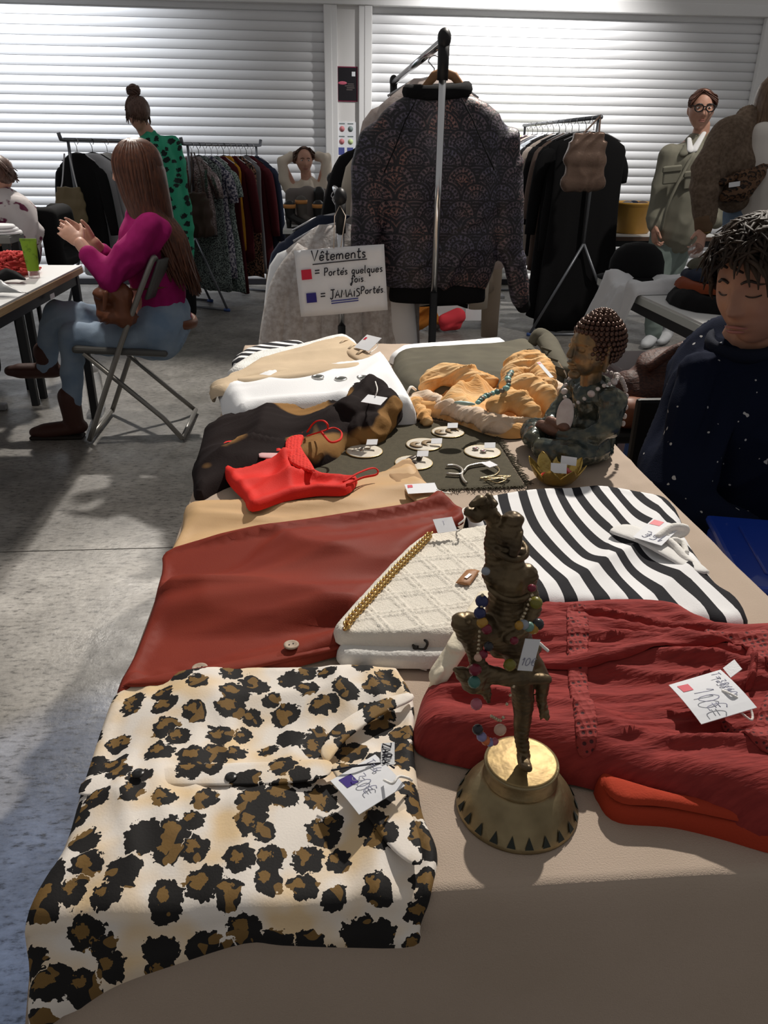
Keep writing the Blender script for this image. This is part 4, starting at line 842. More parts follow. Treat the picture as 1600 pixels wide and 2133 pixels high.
for px, d in (([(1005, 1240), (1000, 1300), (996, 1360)], -.028), ([(1108, 1240), (1092, 1280), (1080, 1300)], -.022), ([(1070, 1430), (1055, 1470), (1045, 1500), (1024, 1492)], -.026)):
    for p in resample(spline([K(x, y, d) for x, y in px], 8), .0026, closed=False): sb.append(ball(p, .0014, 6, 4))
o_ = wpart('seed_beads', join(*sb), mat('seed_gold', (.6, .5, .35), .3, .8), bt); o_['kind'] = 'stuff'
price_tag('small white tag reading 10 euro tied to the bead necklace', K(1077, 1394, -.032), K(1108, 1396, -.032), K(1081, 1328, -.032), texts=[('10E', .14, .18, .24, False, PENCIL)], loop=[K(1110, 1345, -.032), K(1120, 1338, -.03), K(1135, 1350, -.03), K(1142, 1356, -.03)])

# ------------------------------------------------------------------ seated Buddha
BX, BY = 0.470, 1.325; BROT = 196                                 # faces left, a little towards the camera
PAT = mat('green_patina', (0.035, 0.048, 0.045), 0.24, 0.35, col2=(0.13, 0.125, 0.085), nscale=55, bump=0.8, bscale=95, mix=(.42, .72), coat=.3)
GSK = mat('bronze_gold_skin', (0.36, 0.20, 0.075), 0.36, 0.55, col2=(0.13, 0.105, 0.07), nscale=40, bump=.3, bscale=150)
def BL(*ss): return xf(join(*ss), (0, 0, 0), (0, 0, BROT))
bd = thing('buddha_statuette', 'seated Buddha statuette with beaded curls and green patina robe', 'statuette', (BX, BY, ZT))
robe = [ball((0.005, 0, .018), (.080, .078, .022), 28, 12), limb([(-.015, .05, .03), (.05, .06, .028), (.072, .012, .026)], [.028, .026, .020]), limb([(-.015, -.05, .03), (.045, -.062, .03), (.075, -.02, .034)], [.028, .028, .020]),
        limb([(-.035, 0, .03), (-.038, 0, .075), (-.034, 0, .112)], [.048, .042, .040]), limb([(-.034, -.048, .118), (-.034, .048, .118)], [.026, .026]), limb([(-.03, 0, .12), (-.03, 0, .140)], [.03, .017]),
        limb([(-.034, .055, .118), (-.022, .070, .075), (.012, .058, .052), (.04, .02, .05)], [.024, .021, .018, .014]), limb([(-.034, -.055, .118), (-.02, -.070, .075), (.015, -.056, .052), (.04, -.02, .05)], [.024, .021, .018, .014])]
def bdisp(c, n):
    return c + n * (.0028 * (wrinkle(c[:, 0] + c[:, 1], c[:, 2], 60, .012, 3, 7) - .4) + .0022 * vnoise(c[:, 1] * 120, c[:, 2] * 120, 9))[:, None]
blob('robe', BL(*robe), .0022, PAT, bd, smooth=4, disp=bdisp)
blob('hands', BL(limb([(.03, .03, .055), (.05, 0, .056), (.055, -.03, .056)], [.012, .012, .010]), limb([(.04, .025, .068), (.05, -.01, .070)], [.010, .009]), limb([(.03, -.045, .045), (.07, -.035, .045)], [.012, .009])), .002, mat('robe_copper', (.16, .085, .06), .4, .4, bump=.5, bscale=150), bd, smooth=3)
hd = [ball((-.02, 0, .205), (.044, .037, .050), 24, 16), ball((-.002, 0, .188), (.028, .029, .034), 20, 12), limb([(-.022, 0, .13), (-.020, 0, .165)], [.019, .019]), limb([(.024, 0, .212), (.030, 0, .193)], [.004, .0065]), ball((.025, 0, .178), (.006, .012, .0035)), ball((.023, 0, .170), (.006, .010, .004)), ball((.016, 0, .157), (.011, .012, .009)),
      limb([(.023, .004, .214), (.012, .024, .214)], [.0035, .003]), limb([(.023, -.004, .214), (.012, -.024, .214)], [.0035, .003]), ball((.017, .015, .205), (.006, .009, .005)), ball((.017, -.015, .205), (.006, .009, .005)),
      limb([(-.022, .036, .212), (-.02, .037, .172)], [.008, .006], flat=.6), limb([(-.022, -.036, .212), (-.02, -.037, .172)], [.008, .006], flat=.6)]
blob('head', BL(*hd), .0014, GSK, bd, smooth=3)
cu = [ball((-.028, 0, .215), (.046, .041, .046), 20, 12), ball((-.03, 0, .248), (.026, .025, .018), 14, 8)]
for i in range(13):
    ph = math.pi * (i + .3) / 17; m_ = max(1, int(2 * math.pi * .046 * math.sin(ph) / .0088))
    for k in range(m_):
        a = 2 * math.pi * (k + .5 * (i % 2)) / m_; d = (math.sin(ph) * math.cos(a), math.sin(ph) * math.sin(a), math.cos(ph))
        p = (-.028 + .047 * d[0], .042 * d[1], .215 + .048 * d[2])
        if p[0] > .004 and p[2] < .232: continue
        cu.append(ball(p, .0046, 8, 6))
for i in range(5):
    ph = math.pi * (i + .2) / 11; m_ = max(1, int(2 * math.pi * .025 * math.sin(ph) / .0085))
    for k in range(m_):
        a = 2 * math.pi * (k + .5 * (i % 2)) / m_; cu.append(ball((-.03 + .025 * math.sin(ph) * math.cos(a), .024 * math.sin(ph) * math.sin(a), .249 + .019 * math.cos(ph)), .0045, 8, 6))
obj('hair_curls', BL(*cu), mat('curl_bronze', (.10, .055, .04), .28, .75), bd)['kind'] = 'stuff'
def BP(p): return tuple(np.array(p) @ rotm(0, 0, BROT).T + np.array((BX, BY, ZT)))
sh = thing('shell_necklace', 'pale shell necklace with oval pendant around the Buddha', 'necklace', BP((0, 0, .09)))
SHL = mat('mother_of_pearl', (.62, .56, .53), .3, coat=.4, col2=(.5, .42, .4), nscale=40)
NP = resample(spline([BP(p) for p in ((.02, .002, .100), (.012, .03, .118), (-.012, .043, .142), (-.045, .040, .150), (-.072, .0, .150), (-.05, -.04, .15), (-.012, -.043, .142), (.012, -.03, .118))], 8, True), .0105)
for k, p in enumerate(NP):
    q = .0042 + .0032 * ((k * 5) % 4 == 0)
    wpart('shell_bead', xf(ball((0, 0, 0), (q, q * .9, q * .8), 12, 7), p, (20 * k, 0, 33 * k)), SHL, sh)
wpart('pendant', xf(ball((0, 0, 0), (.004, .0155, .032), 20, 12), BP((.040, .022, .088)), (0, -10, BROT + 50)), SHL, sh)
TL = [BP(p) for p in ((-.075, .018, .145), (-.088, .02, .12), (-.09, .024, .09), (-.086, .028, .062))]
for k, p in enumerate(resample(spline(TL, 6), .011, closed=False)): wpart('shell_bead', xf(ball((0, 0, 0), (.004, .004, .0055), 10, 7), p), SHL, sh)
price_tag('small white tag hanging at the neck of the Buddha', at(1222, 770, BY - .02), at(1245, 757, BY - .02), at(1220, 758, BY - .02), loop=[at(1245, 757, BY - .02), at(1250, 750, BY - .01), at(1262, 752, BY)])

# ------------------------------------------------------------------ golden lotus bowl
LC = on(1156, 1003, ZT)
lo_ = thing('lotus_bowl', 'golden metal lotus bowl of petals beside the Buddha', 'bowl', (LC.x, LC.y, ZT))
GLF = mat('hammered_gold', (.62, .43, .12), .32, 1.0, bump=.5, bscale=160, col2=(.5, .36, .12), nscale=30)
obj('bowl_base', lathe([(.004, .0), (.022, .0), (.027, .004), (.02, .006), (.002, .004)], 24), GLF, lo_)
for ring, (n_, r0, lean, h_) in enumerate(((8, .026, .024, .036), )):
    for k in range(n_):
        a = 2 * math.pi * (k + .35) / n_
        def pf(u, v, a=a):
            t = v; wd = .0165 * math.sin(math.pi * min(1, t * .86 + .14)) ** .75; x = (u - .5) * 2 * wd
            r_ = r0 + lean * (t ** .8) - .25 * x * x / .016; return ((r_) * math.cos(a) - x * math.sin(a), (r_) * math.sin(a) + x * math.cos(a), .003 + h_ * t ** 1.25)
        obj('petal', grid(pf, 7, 8), GLF, lo_, solid=.0012)
er = thing('red_earrings', 'pink and black flower earrings in the lotus bowl', 'earrings', (LC.x + .012, LC.y, ZT + .008))
for k in range(5):
    a = k * 1.3; obj('flower', xf(ball((0, 0, 0), (.006, .006, .003), 10, 6), (.012 * math.cos(a), .010 * math.sin(a), .008 + .002 * k), (20, 10 * k, 0)), mat('coral_pink', (.62, .12, .14), .4) if k % 2 == 0 else INK, er)
rb = rooted('red_bead', *ball((LC.x - .02, LC.y - .004, ZT + .014), (.008, .007, .005), 12, 8), mat('coral_red', (.65, .06, .05), .3), 'small red bead lying in the lotus bowl', 'bead')
price_tag('white tag in the lotus bowl beside the red bead', LC + Vector((-.014, -.014, .022)), LC + Vector((.012, -.02, .022)), LC + Vector((-.006, .0, .034)))
price_tag('white tag leaning on the back petals of the lotus bowl', LC + Vector((.008, .006, .03)), LC + Vector((.034, .0, .028)), LC + Vector((.012, .014, .042)))

# ------------------------------------------------------------------ earring discs on the mat
MRB = mat('disc_cream', (.72, .68, .6), .45, col2=(.63, .57, .47), nscale=60); RIM = mat('disc_gold_rim', (.5, .38, .18), .35, 1)
WOODD = mat('earring_brown', (.2, .13, .06), .5, col2=(.28, .19, .09), nscale=150); SIL = mat('earring_silver', (.4, .36, .33), .25, 1.0)
lab = {(933, 898): 'round cream disc with brown crescent earrings, farthest on the olive mat', (883, 924): 'round cream disc with gold-brown earrings at the centre of the olive mat', (759, 938): 'round cream disc with clear earrings beside the brown scarf', (1005, 939): 'round cream disc with two small stud earrings', (862, 962): 'round cream disc with dark leaf earrings beside the tan skirt waistband'}
for i, ((x, y), l_) in enumerate(lab.items()):
    c = on(x, y + 2, ZT + .004); R_ = .034 if i != 0 else .0325
    d_ = thing('earring_disc', l_, 'earring display', (c.x, c.y, ZT + .002))
    obj('disc', lathe([(R_ * .96, 0), (R_, .001), (R_ * .995, .003), (R_ * .95, .0034), (.001, .0034)], 36), MRB, d_)
    obj('gold_rim', tube([(R_ * math.cos(a), R_ * math.sin(a), .002) for a in np.linspace(0, 2 * math.pi, 40, endpoint=False)], .0012, 6, closed=True), RIM, d_)
    e_ = thing('earrings', ['brown crescent earrings with tag on the farthest disc', 'gold-brown crescent earrings on the central disc', 'clear drop earrings on the disc beside the brown scarf', 'dark pink stud earrings on the disc beside the orange scarf', 'dark leaf earrings on the disc beside the tan skirt'][i], 'earrings', (c.x, c.y, ZT + .0055))
    if i in (0, 1):
        for sx, a0 in ((-.012, .6), (.011, -.5)):
            P = [(sx + .011 * math.cos(t), -.004 + sx * .3 + .011 * math.sin(t), .002) for t in np.linspace(a0 + .5, a0 + 5.0, 16)]
            obj('crescent', tube(P, [.001, .005, .0055, .005, .001], 8, flat=.25, upv=(0, 0, 1)), WOODD, e_)
    elif i == 3:
        for sx, sy in ((-.012, .006), (0.0, -.008)):
            s_ = obj('stud', tube([(sx + .005 * math.cos(t), sy + .004 * math.sin(t), .003) for t in np.linspace(0, 2 * math.pi, 14, endpoint=False)], .0016, 6, closed=True), SIL, e_)
            obj('stone', ball((sx, sy, .003), (.0028, .0028, .002), 8, 6), BC['rose'], s_)
    elif i == 2:
        for sx, sy in ((-.006, -.002), (.006, .004)):
            obj('drop', ball((sx, sy, .004), (.007, .004, .0035), 10, 6), mat('clear_glass', (.9, .9, .9), .05, trans=1.0), e_)
            obj('hook', tube([(sx - .006, sy, .003), (sx - .014, sy - .004, .003), (sx - .018, sy - .006, .002)], .0007, 5), SIL, e_)
    else:
        for sx, sy, an in ((-.004, .008, 30), (.012, .012, 70), (-.004, -.012, -60)):
            obj('leaf', xf(ball((0, 0, 0), (.014, .0055, .002), 12, 6), (sx, sy, .0045), (8, -10, an)), mat('leaf_dark', (.06, .045, .035), .35, .5), e_)
    o_ = Vector((c.x, c.y, ZT + .009)) + Vector([(0, .008, 0), (0.012, -.012, 0), (.004, .008, .004), (.004, .004, 0), (.006, .006, .004)][i])
    price_tag(['white tag on the farthest earring disc', 'white tag beside the central earring disc', 'white tag on the disc beside the brown scarf', 'white tag on the disc with stud earrings', 'white tag on the disc with leaf earrings'][i], o_, o_ + Vector((.020, -.005, .002)), o_ + Vector((.005, .013, .006)))
tq_ = thing('silver_torc', 'silver torc necklace with open ends lying on the olive mat', 'necklace', on(968, 985, ZT + .004))
for px in ([(930, 970), (948, 970), (962, 978), (960, 988), (930, 987)], [(966, 982), (975, 972), (995, 967), (1012, 965)], [(963, 982), (962, 992), (967, 1002), (972, 1006)]):
    wpart('bar', tube(spline([on(x, y, ZT + .0065) for x, y in px], 6), .0028, 8), mat('dull_silver', (.5, .47, .42), .35, .9), tq_)
cw = thing('gold_chain', 'thin gold chain tangled at the corner of the olive mat', 'necklace', on(1040, 1000, ZT + .004))
rg_ = random.Random(9); pts = [on(1025, 965, ZT + .005), on(1040, 978, ZT + .005), on(1030, 990, ZT + .005), on(1000, 996, ZT + .005)] + [on(1035 + rg_.uniform(-34, 34), 999 + rg_.uniform(-8, 8), ZT + .005 + rg_.uniform(0, .006)) for k in range(16)]
wpart('strand', tube(spline(pts, 6), .0011, 5), mat('pale_gold', (.5, .4, .24), .35, .9), cw)
price_tag('white tag tied to the silver torc', on(1003, 966, ZT + .012), on(1020, 975, ZT + .012), on(1014, 958, ZT + .013))
# ------------------------------------------------------------------ hanging clothes
BLKM = mat('black_plastic', (0.012, 0.012, 0.013), 0.45); CHR = mat('chrome', (0.72, 0.73, 0.75), 0.16, 1.0); RAIL = mat('grey_rail', (0.17, 0.18, 0.2), 0.4, 0.6); WIRE = mat('hanger_wire', (0.5, 0.5, 0.52), 0.3, 0.9)
WOODH = mat('hanger_wood', (0.36, 0.19, 0.09), 0.5, col2=(0.28, 0.14, 0.06), nscale=8, stretch=(1, 1, 12))
def garment_shape(w, L, flare=1.1, depth=.05, wave=.018, seed=1, neck=.07, nw=7):
    rg = random.Random(seed); ph = rg.uniform(0, 6); k1 = rg.uniform(.7, 1.3)
    rows = [(0, neck, .02), (.012, neck + .02, .03), (.05, w * .36, depth * .7), (.085, w * .47, depth * .85), (.12, w * .5, depth)]
    rows += [(.12 + (L - .12) * t, w * .5 * (1 - .06 * math.sin(math.pi * min(1, t * 1.6)) + (flare - 1) * t), depth * (1 + .35 * t)) for t in (.15, .3, .45, .6, .75, .88, 1)]
    V, Fc, n = [], [], 28
    for z, hw, d in rows:
        t = z / L
        for q in range(n):
            a = 2 * math.pi * q / n; x = hw * math.cos(a); y = d * math.sin(a)
            y += wave * min(1, t * 1.7) * math.sin(nw * k1 * math.pi * x / w + ph) * (1 + .3 * math.sin(3 * t + ph)); V.append((x, y, -z + (.012 * math.sin(a * 3 + ph) if t > .98 else 0)))
    for i in range(len(rows) - 1):
        for q in range(n): q2 = (q + 1) % n; Fc.append((i * n + q, (i + 1) * n + q, (i + 1) * n + q2, i * n + q2))
    Fc.append(tuple(range(n))); Fc.append(tuple(reversed(range((len(rows) - 1) * n, len(rows) * n))))
    return (np.array(V), Fc)
def sleeve(w, side, L, r0=.055, r1=.04, seed=0, out=.05):
    P = spline([(side * w * .33, 0, -.115), (side * (w * .47 + .005), .005, -.155), (side * (w * .5 + out * .7), .0, -.13 - L * .5), (side * (w * .5 + out), .012, -.11 - L)], 4)
    return tube(P, [r0 * .5, r0 * .95, r0 * .9, r1], 12, flat=.62, upv=(0, 1, 0))
def hanging(name, label, cat, x, y, z, rz, w, L, mt, sl=0, seed=1, flare=1.1, depth=.045, hang='wire', wave=.018, group=None, slr=(.055, .04), extra=None, hook=.10, slm=None):
    r = thing(name, label, cat, (x, y, z - hook), group, rz)
    obj('garment', garment_shape(w, L, flare, depth, wave, seed), mt, r)
    if sl:
        for s in (-1, 1): obj('sleeve', sleeve(w, s, sl, slr[0], slr[1], seed), slm or mt, r)
    hm = WIRE if hang == 'wire' else (BLKM if hang == 'black' else WOODH)
    hk = tube([(.0 + .022 * math.sin(a), 0, hook - .022 + .022 * math.cos(a)) for a in np.linspace(-1.4, 2.6, 12)][::-1] + [(0, 0, hook * .45), (0, 0, .0)], .0025, 6)
    hb_ = obj('hanger', tube([(-w * .40, 0, -.055), (-w * .2, 0, -.012), (0, 0, .004), (w * .2, 0, -.012), (w * .40, 0, -.055)], [.005, .009, .005], 8, flat=.8), hm, r); obj('hook', hk, WIRE if hang != 'black' else BLKM, hb_)
    return r
def hcol(name, c, c2=None, ns=12, **k): return cloth('hang_' + name, c, c2, nscale=ns, **k)

# ------------------------------------------------------------------ the double-rail rack behind the table
RX1, RX0, RY0, RY1 = 0.392, 0.077, 2.66, 4.3
Z1, Z0 = at(928, 80, RY0).z, at(708, 410, RY0).z
rk = thing('garment_rack', 'black and chrome garment rack with two rails standing behind the table', 'clothes rack', (0.235, 3.4, 0))
def pole(x, y, top, zc):
    pl0 = wpart('pole', tube([(x, y, .06), (x, y, zc)], .0135, 14), BLKM, rk); wsub('chrome_tube', tube([(x, y, zc - .01), (x, y, top - .02)], .0115, 14), CHR, pl0, rk)
    o = wsub('end_cap', join(tube([(x, y, top - .11), (x, y, top)], [.0165, .0165, .018], 14), ball((x, y - .004, top), (.021, .024, .028), 16, 10)), BLKM, pl0, rk)
for y in (RY0, RY1): pole(RX1, y, Z1, .83); pole(RX0, y, Z0, .72)
for x, z in ((RX1, Z1), (RX0, Z0)): wpart('rail', tube([(x, RY0, z - .005), (x, RY1, z - .005)], .0125, 12), CHR, rk)
for y in (RY0, RY1): wpart('base_bar', tube([(-.12, y, .05), (.58, y, .05)], .014, 12), BLKM, rk)
wpart('base_bar', tube([(.235, RY0, .05), (.235, RY1, .05)], .014, 12), BLKM, rk)
for y in (RY0, RY1):
    for x in (-.12, .58):
        wpart('caster', xf(lathe([(.024, -.009), (.026, 0), (.024, .009)], 16), (x, y, .026), (90, 0, 90)), BLKM, rk)

# bomber jacket
JY_ = 2.80
def J(x, y, d=0.0): return np.array(tuple(at(x, y, JY_ + d)))
def fans(name):
    mt = bpy.data.materials.new(name); mt.use_nodes = True; N, L = nodes_of(mt); b = N['Principled BSDF']; b.inputs['Roughness'].default_value = .5
    tc = N.new('ShaderNodeTexCoord'); sp = N.new('ShaderNodeSeparateXYZ'); L.new(tc.outputs['Object'], sp.inputs[0])
    def ma(op, a, b_=0.0, c_=None):
        v = N.new('ShaderNodeMath'); v.operation = op
        for i, q in enumerate((a, b_) + ((c_,) if c_ is not None else ())):
            if isinstance(q, (int, float)): v.inputs[i].default_value = q
            else: L.new(q, v.inputs[i])
        return v.outputs[0]
    P_, Q_ = .105, .105
    U = ma('ADD', sp.outputs['X'], ma('MULTIPLY', sp.outputs['Y'], .6)); Vz = sp.outputs['Z']
    def lattice(ox, oz):
        u = ma('SUBTRACT', ma('FRACT', ma('ADD', ma('DIVIDE', U, P_), ox)), .5); v = ma('FRACT', ma('ADD', ma('DIVIDE', Vz, Q_), oz))
        r_ = ma('SQRT', ma('ADD', ma('MULTIPLY', u, u), ma('MULTIPLY', v, v))); an = ma('ARCTAN2', u, ma('ADD', v, .02)); return r_, an
    ra, aa = lattice(0, 0); rb_, ab = lattice(.5, .5)
    pick = ma('LESS_THAN', rb_, .5)
    def sel(p, q): return ma('ADD', ma('MULTIPLY', pick, p), ma('MULTIPLY', ma('SUBTRACT', 1.0, pick), q))
    R_ = sel(rb_, ra); A_ = sel(ab, aa)
    ring = ma('GREATER_THAN', ma('SINE', ma('MULTIPLY', R_, 62.0)), .35)
    ray = ma('MULTIPLY', ma('GREATER_THAN', ma('SINE', ma('MULTIPLY', A_, 20.0)), .1), ma('LESS_THAN', ma('ABSOLUTE', ma('SUBTRACT', R_, .36)), .07))
    ray2 = ma('MULTIPLY', ma('GREATER_THAN', ma('SINE', ma('MULTIPLY', A_, 11.0)), .2), ma('LESS_THAN', R_, .2))
    n1 = N.new('ShaderNodeTexNoise'); n1.inputs['Scale'].default_value = 130; n1.inputs['Detail'].default_value = 3; L.new(tc.outputs['Object'], n1.inputs[0])
    n2 = N.new('ShaderNodeTexNoise'); n2.inputs['Scale'].default_value = 9; L.new(tc.outputs['Object'], n2.inputs[0])
    pat = ma('MULTIPLY', ma('MINIMUM', ma('ADD', ma('ADD', ma('MULTIPLY', ring, .55), ray), ray2), 1.0), ma('GREATER_THAN', n1.outputs['Fac'], .44))
    tint = ramp_node(N, L, n2.outputs['Fac'], [(.4, (.11, .10, .15)), (.55, (.15, .11, .13)), (.68, (.26, .13, .11))])
    mx = N.new('ShaderNodeMix'); mx.data_type = 'RGBA'; L.new(pat, mx.inputs[0]); mx.inputs[6].default_value = (.008, .007, .012, 1); L.new(tint, mx.inputs[7]); L.new(mx.outputs[2], b.inputs['Base Color'])
    L.new(ma('MULTIPLY', pat, .25), b.inputs['Metallic'])
    bp = N.new('ShaderNodeBump'); bp.inputs['Strength'].default_value = .7; bp.inputs['Distance'].default_value = .002; L.new(ma('ADD', pat, n1.outputs['Fac']), bp.inputs['Height']); L.new(bp.outputs[0], b.inputs['Normal'])
    return mt
FAN = fans('fan_jacquard'); RIB = cloth('black_rib', (.006, .006, .007), bump=.5, bscale=200, stretch=(8, 8, 1))
jr = thing('bomber_jacket', 'dark bomber jacket with fan pattern hanging on the front of the garment rack', 'jacket', tuple(J(912, 610)))
def loft(rows, n=36, wavef=None):                                # rows: centre point, half width (x), half depth (y)
    V, Fc = [], []
    for i, (c, hw, d) in enumerate(rows):
        for q in range(n):
            a = 2 * math.pi * q / n; ca, sa = math.cos(a), math.sin(a)
            V.append((c[0] + hw * np.sign(ca) * abs(ca) ** .8, c[1] + d * np.sign(sa) * abs(sa) ** .8, c[2]))
    for i in range(len(rows) - 1):
        for q in range(n): q2 = (q + 1) % n; Fc.append((i * n + q, i * n + q2, (i + 1) * n + q2, (i + 1) * n + q))
    Fc.append(tuple(reversed(range(n)))); Fc.append(tuple(range((len(rows) - 1) * n, len(rows) * n)))
    return (np.array(V), Fc)
def row(xl, xr, y, d): a, b = J(xl, y), J(xr, y); return ((a + b) / 2, abs(b[0] - a[0]) / 2, d)
body = loft([row(800, 1016, 598, .085), row(792, 1030, 560, .10), row(790, 1040, 480, .10), row(784, 1046, 400, .095), row(778, 1050, 330, .085), row(776, 1052, 280, .07), row(782, 1050, 262, .064), row(796, 1040, 240, .058), row(824, 1012, 216, .052), row(852, 980, 198, .046)])
sl_l = limb([J(812, 272), J(780, 305, .01), J(766, 350, .0), J(762, 420, -.02), J(758, 490, -.035), J(757, 545, -.04)], [.045, .066, .066, .062, .055, .045], flat=.8, upv=(0, 1, 0))
sl_r = limb([J(1010, 265), J(1046, 298, .01), J(1054, 350, 0), J(1058, 430, -.02), J(1062, 500, -.03), J(1074, 570, -.035), J(1084, 622, -.035)], [.045, .062, .060, .057, .052, .046, .034], flat=.8, upv=(0, 1, 0))
def jdisp(c, n):
    return c + n * (.010 * (wrinkle(c[:, 0], c[:, 2], 82, .075, 3.5, 3) - .45) + .006 * (wrinkle(c[:, 0], c[:, 2], 25, .05, 3, 5) - .45) * (vnoise(c[:, 0] * 5, c[:, 2] * 5, 2) + .5))[:, None]
wblob('shell', join(body, sl_l, sl_r), .0065, FAN, jr, smooth=6, disp=jdisp)
wpart('hem_rib', loft([row(812, 1008, 626, .070), row(810, 1010, 618, .074), row(812, 1010, 596, .076), row(812, 1008, 588, .072)]), RIB, jr)
wpart('cuff', limb([J(1083, 620, -.035), J(1090, 637, -.035)], [.032, .026], flat=.8, upv=(0, 1, 0)), RIB, jr)
wpart('cuff', limb([J(757, 545, -.04), J(758, 570, -.04)], [.038, .034], flat=.8, upv=(0, 1, 0)), RIB, jr)
cc = (J(850, 195) + J(972, 186)) / 2; hw = (J(972, 186)[0] - J(850, 195)[0]) / 2
wpart('collar_rib', tube([(cc[0] + hw * math.cos(a), cc[1] + .052 * math.sin(a), cc[2] + .004 - .010 * max(0, -math.sin(a)) + .006 * math.cos(a)) for a in np.linspace(0, 2 * math.pi, 36, endpoint=False)], .02, 10, closed=True, flat=1.1), RIB, jr)
SEAM = cloth('seam_black', (.008, .008, .01))
for pts in ([(962, 205), (985, 250), (1010, 310), (1030, 355)], [(868, 208), (845, 250), (822, 310), (800, 360)]):
    wpart('raglan_seam', tube([J(x, y, -.098 + .02 * (1 - k / 3)) for k, (x, y) in enumerate(pts)], .0022, 6), SEAM, jr)
hg = wpart('hanger', join(limb([J(885, 182), J(905, 158), J(924, 150), J(945, 158), J(962, 180)], [.011, .014, .014, .014, .011], flat=.6, upv=(0, 1, 0)), tube([J(924, 150), J(924, 120), J(930, 105)], .003, 6)), WOODH, jr)

# other clothes on the two rails
FUR = mat('fluffy_pink_white', (.62, .55, .52), .95, col2=(.52, .42, .38), nscale=35, bump=1.0, bscale=60)
WC = [hcol('cream', (.58, .52, .43)), hcol('black', (.008, .008, .009)), hcol('sand', (.42, .34, .26)), hcol('navy', (.018, .024, .045)), hcol('fleece', (.55, .53, .52), (.40, .36, .34), 60, bump=1.0, bscale=90), hcol('greywool', (.25, .23, .22), (.2, .18, .17), 90, bump=.8, bscale=150)]
xh = (J(924, 150))[0]
hanging('fluffy_coat', 'fluffy pale pink coat hanging behind the bomber jacket', 'coat', xh, 3.02, Z1 - .01, 0, .40, .66, FUR, .52, 3, 1.12, .085, hook=.07, slr=(.06, .05))
hanging('cream_cardigan', 'cream cardigan hanging between the fluffy coat and the black T-shirt', 'cardigan', xh - .03, 3.22, Z1 - .13, 0, .46, .64, WC[0], .56, 5, 1.05, .05)
hanging('black_tshirt', 'black T-shirt with wide sleeve hanging behind the bomber jacket', 'T-shirt', xh - .02, 3.42, Z1 - .12, 0, .52, .7, WC[1], .26, 6, 1.0, .04, slr=(.07, .075))
hanging('sand_coat', 'sand coloured coat with long sleeves hanging at the back of the garment rack', 'coat', xh + .12, 3.64, Z1 - .1, 0, .46, .70, WC[2], .80, 7, 1.25, .07)
xw = RX0
fc = hanging('fleece_coat', 'white and grey fleece coat hanging on the low rail behind the sign', 'coat', xw, 2.84, Z0, 0, .40, .88, WC[4], .60, 8, 1.4, .07, hook=.10, slr=(.06, .055), slm=hcol('white_edge', (.70, .71, .73)))
for k in range(5):
    obj('fleece_pleat', tube(spline([(-.12 + .015 * k, -.06, -.07 - .004 * k), (-.20 + .055 * k, -.085, -.2), (-.25 + .07 * k, -.105, -.45), (-.27 + .075 * k, -.11, -.85)], 5), [.03, .045, .05, .05], 10, flat=.55, upv=(0, 1, 0)), WC[4], fc)
hanging('navy_coat', 'dark navy coat hanging behind the fleece coat on the low rail', 'coat', xw, 3.06, Z0, 0, .42, .86, WC[3], .56, 9, 1.15, .07, hook=.085)
hanging('grey_wool_coat', 'grey wool coat hanging on the low rail under the bomber jacket', 'coat', xw + .12, 2.98, Z0 - .03, 0, .38, 1.0, WC[5], 0, 10, 1.2, .06, hook=.05)

# sign on a string
SY = 2.585
sg = thing('paper_sign', 'handwritten paper sign hanging on a string from the garment rack pole', 'sign', tuple(at(712, 655, SY)))
o, ux, uy, w_, h_ = frame(at(627, 660, SY), at(808, 646, SY), at(614, 522, SY))
def sp(u, v, d=0.0): return o + ux * (u * w_) + uy * (v * h_) + Vector((0, -1, 0)) * (d + .004 * math.sin(u * 5 + v * 2) + .003 * math.sin(v * 6))
wpart('sheet', grid(lambda u, v: sp(u, v), 14, 10), PAPER, sg, solid=.001)
def hand(txt, u, v, size, mt_=INK, rad=.0012, sl_=.1): wpart('lettering', strokes(txt, sp(u, v, .0055), ux, uy, size * h_, rad, sl_), mt_, sg)
hand('Ve^tements', .18, .83, .155, INK, .0021); hand('=', .2, .60, .15, INK, .0019); hand("Porte's quelques", .305, .60, .115, INK, .0017); hand('fois.', .60, .47, .11, INK, .0017)
hand('=', .24, .25, .15, INK, .0019); hand('JAMAIS', .355, .26, .128, INK, .0019); hand("Porte's.", .70, .285, .112, INK, .0017)
def bar(u0, v0, u1, v1, mt_, rad=.0016): wpart('underline', tube([sp(u0 + (u1 - u0) * t, v0 + (v1 - v0) * t, .0055) for t in np.linspace(0, 1, 6)], rad, 4, flat=.4, upv=(0, -1, 0)), mt_, sg)
bar(.19, .78, .80, .80, INK); bar(.36, .215, .67, .225, INKB); bar(.36, .18, .67, .19, INKB)
for (u, v, m_) in ((.055, .565, DOT['red']), (.085, .215, mat('marker_blue', (.025, .02, .22), .5))):
    wpart('colour_square', (np.array([tuple(sp(u + a * .115, v + b_ * .15, .0058)) for a, b_ in ((0, 0), (1, .02), (.98, 1), (.02, .98))]), [(0, 1, 2, 3)]), m_, sg, smooth=False)
wpart('string', tube([sp(.44, .99, .002), at(697, 450, SY + .03), at(708, 428, SY + .06), at(720, 450, SY + .03), sp(.52, 1.0, .002)], .0016, 6), mat('jute', (.6, .5, .42), .9), sg)

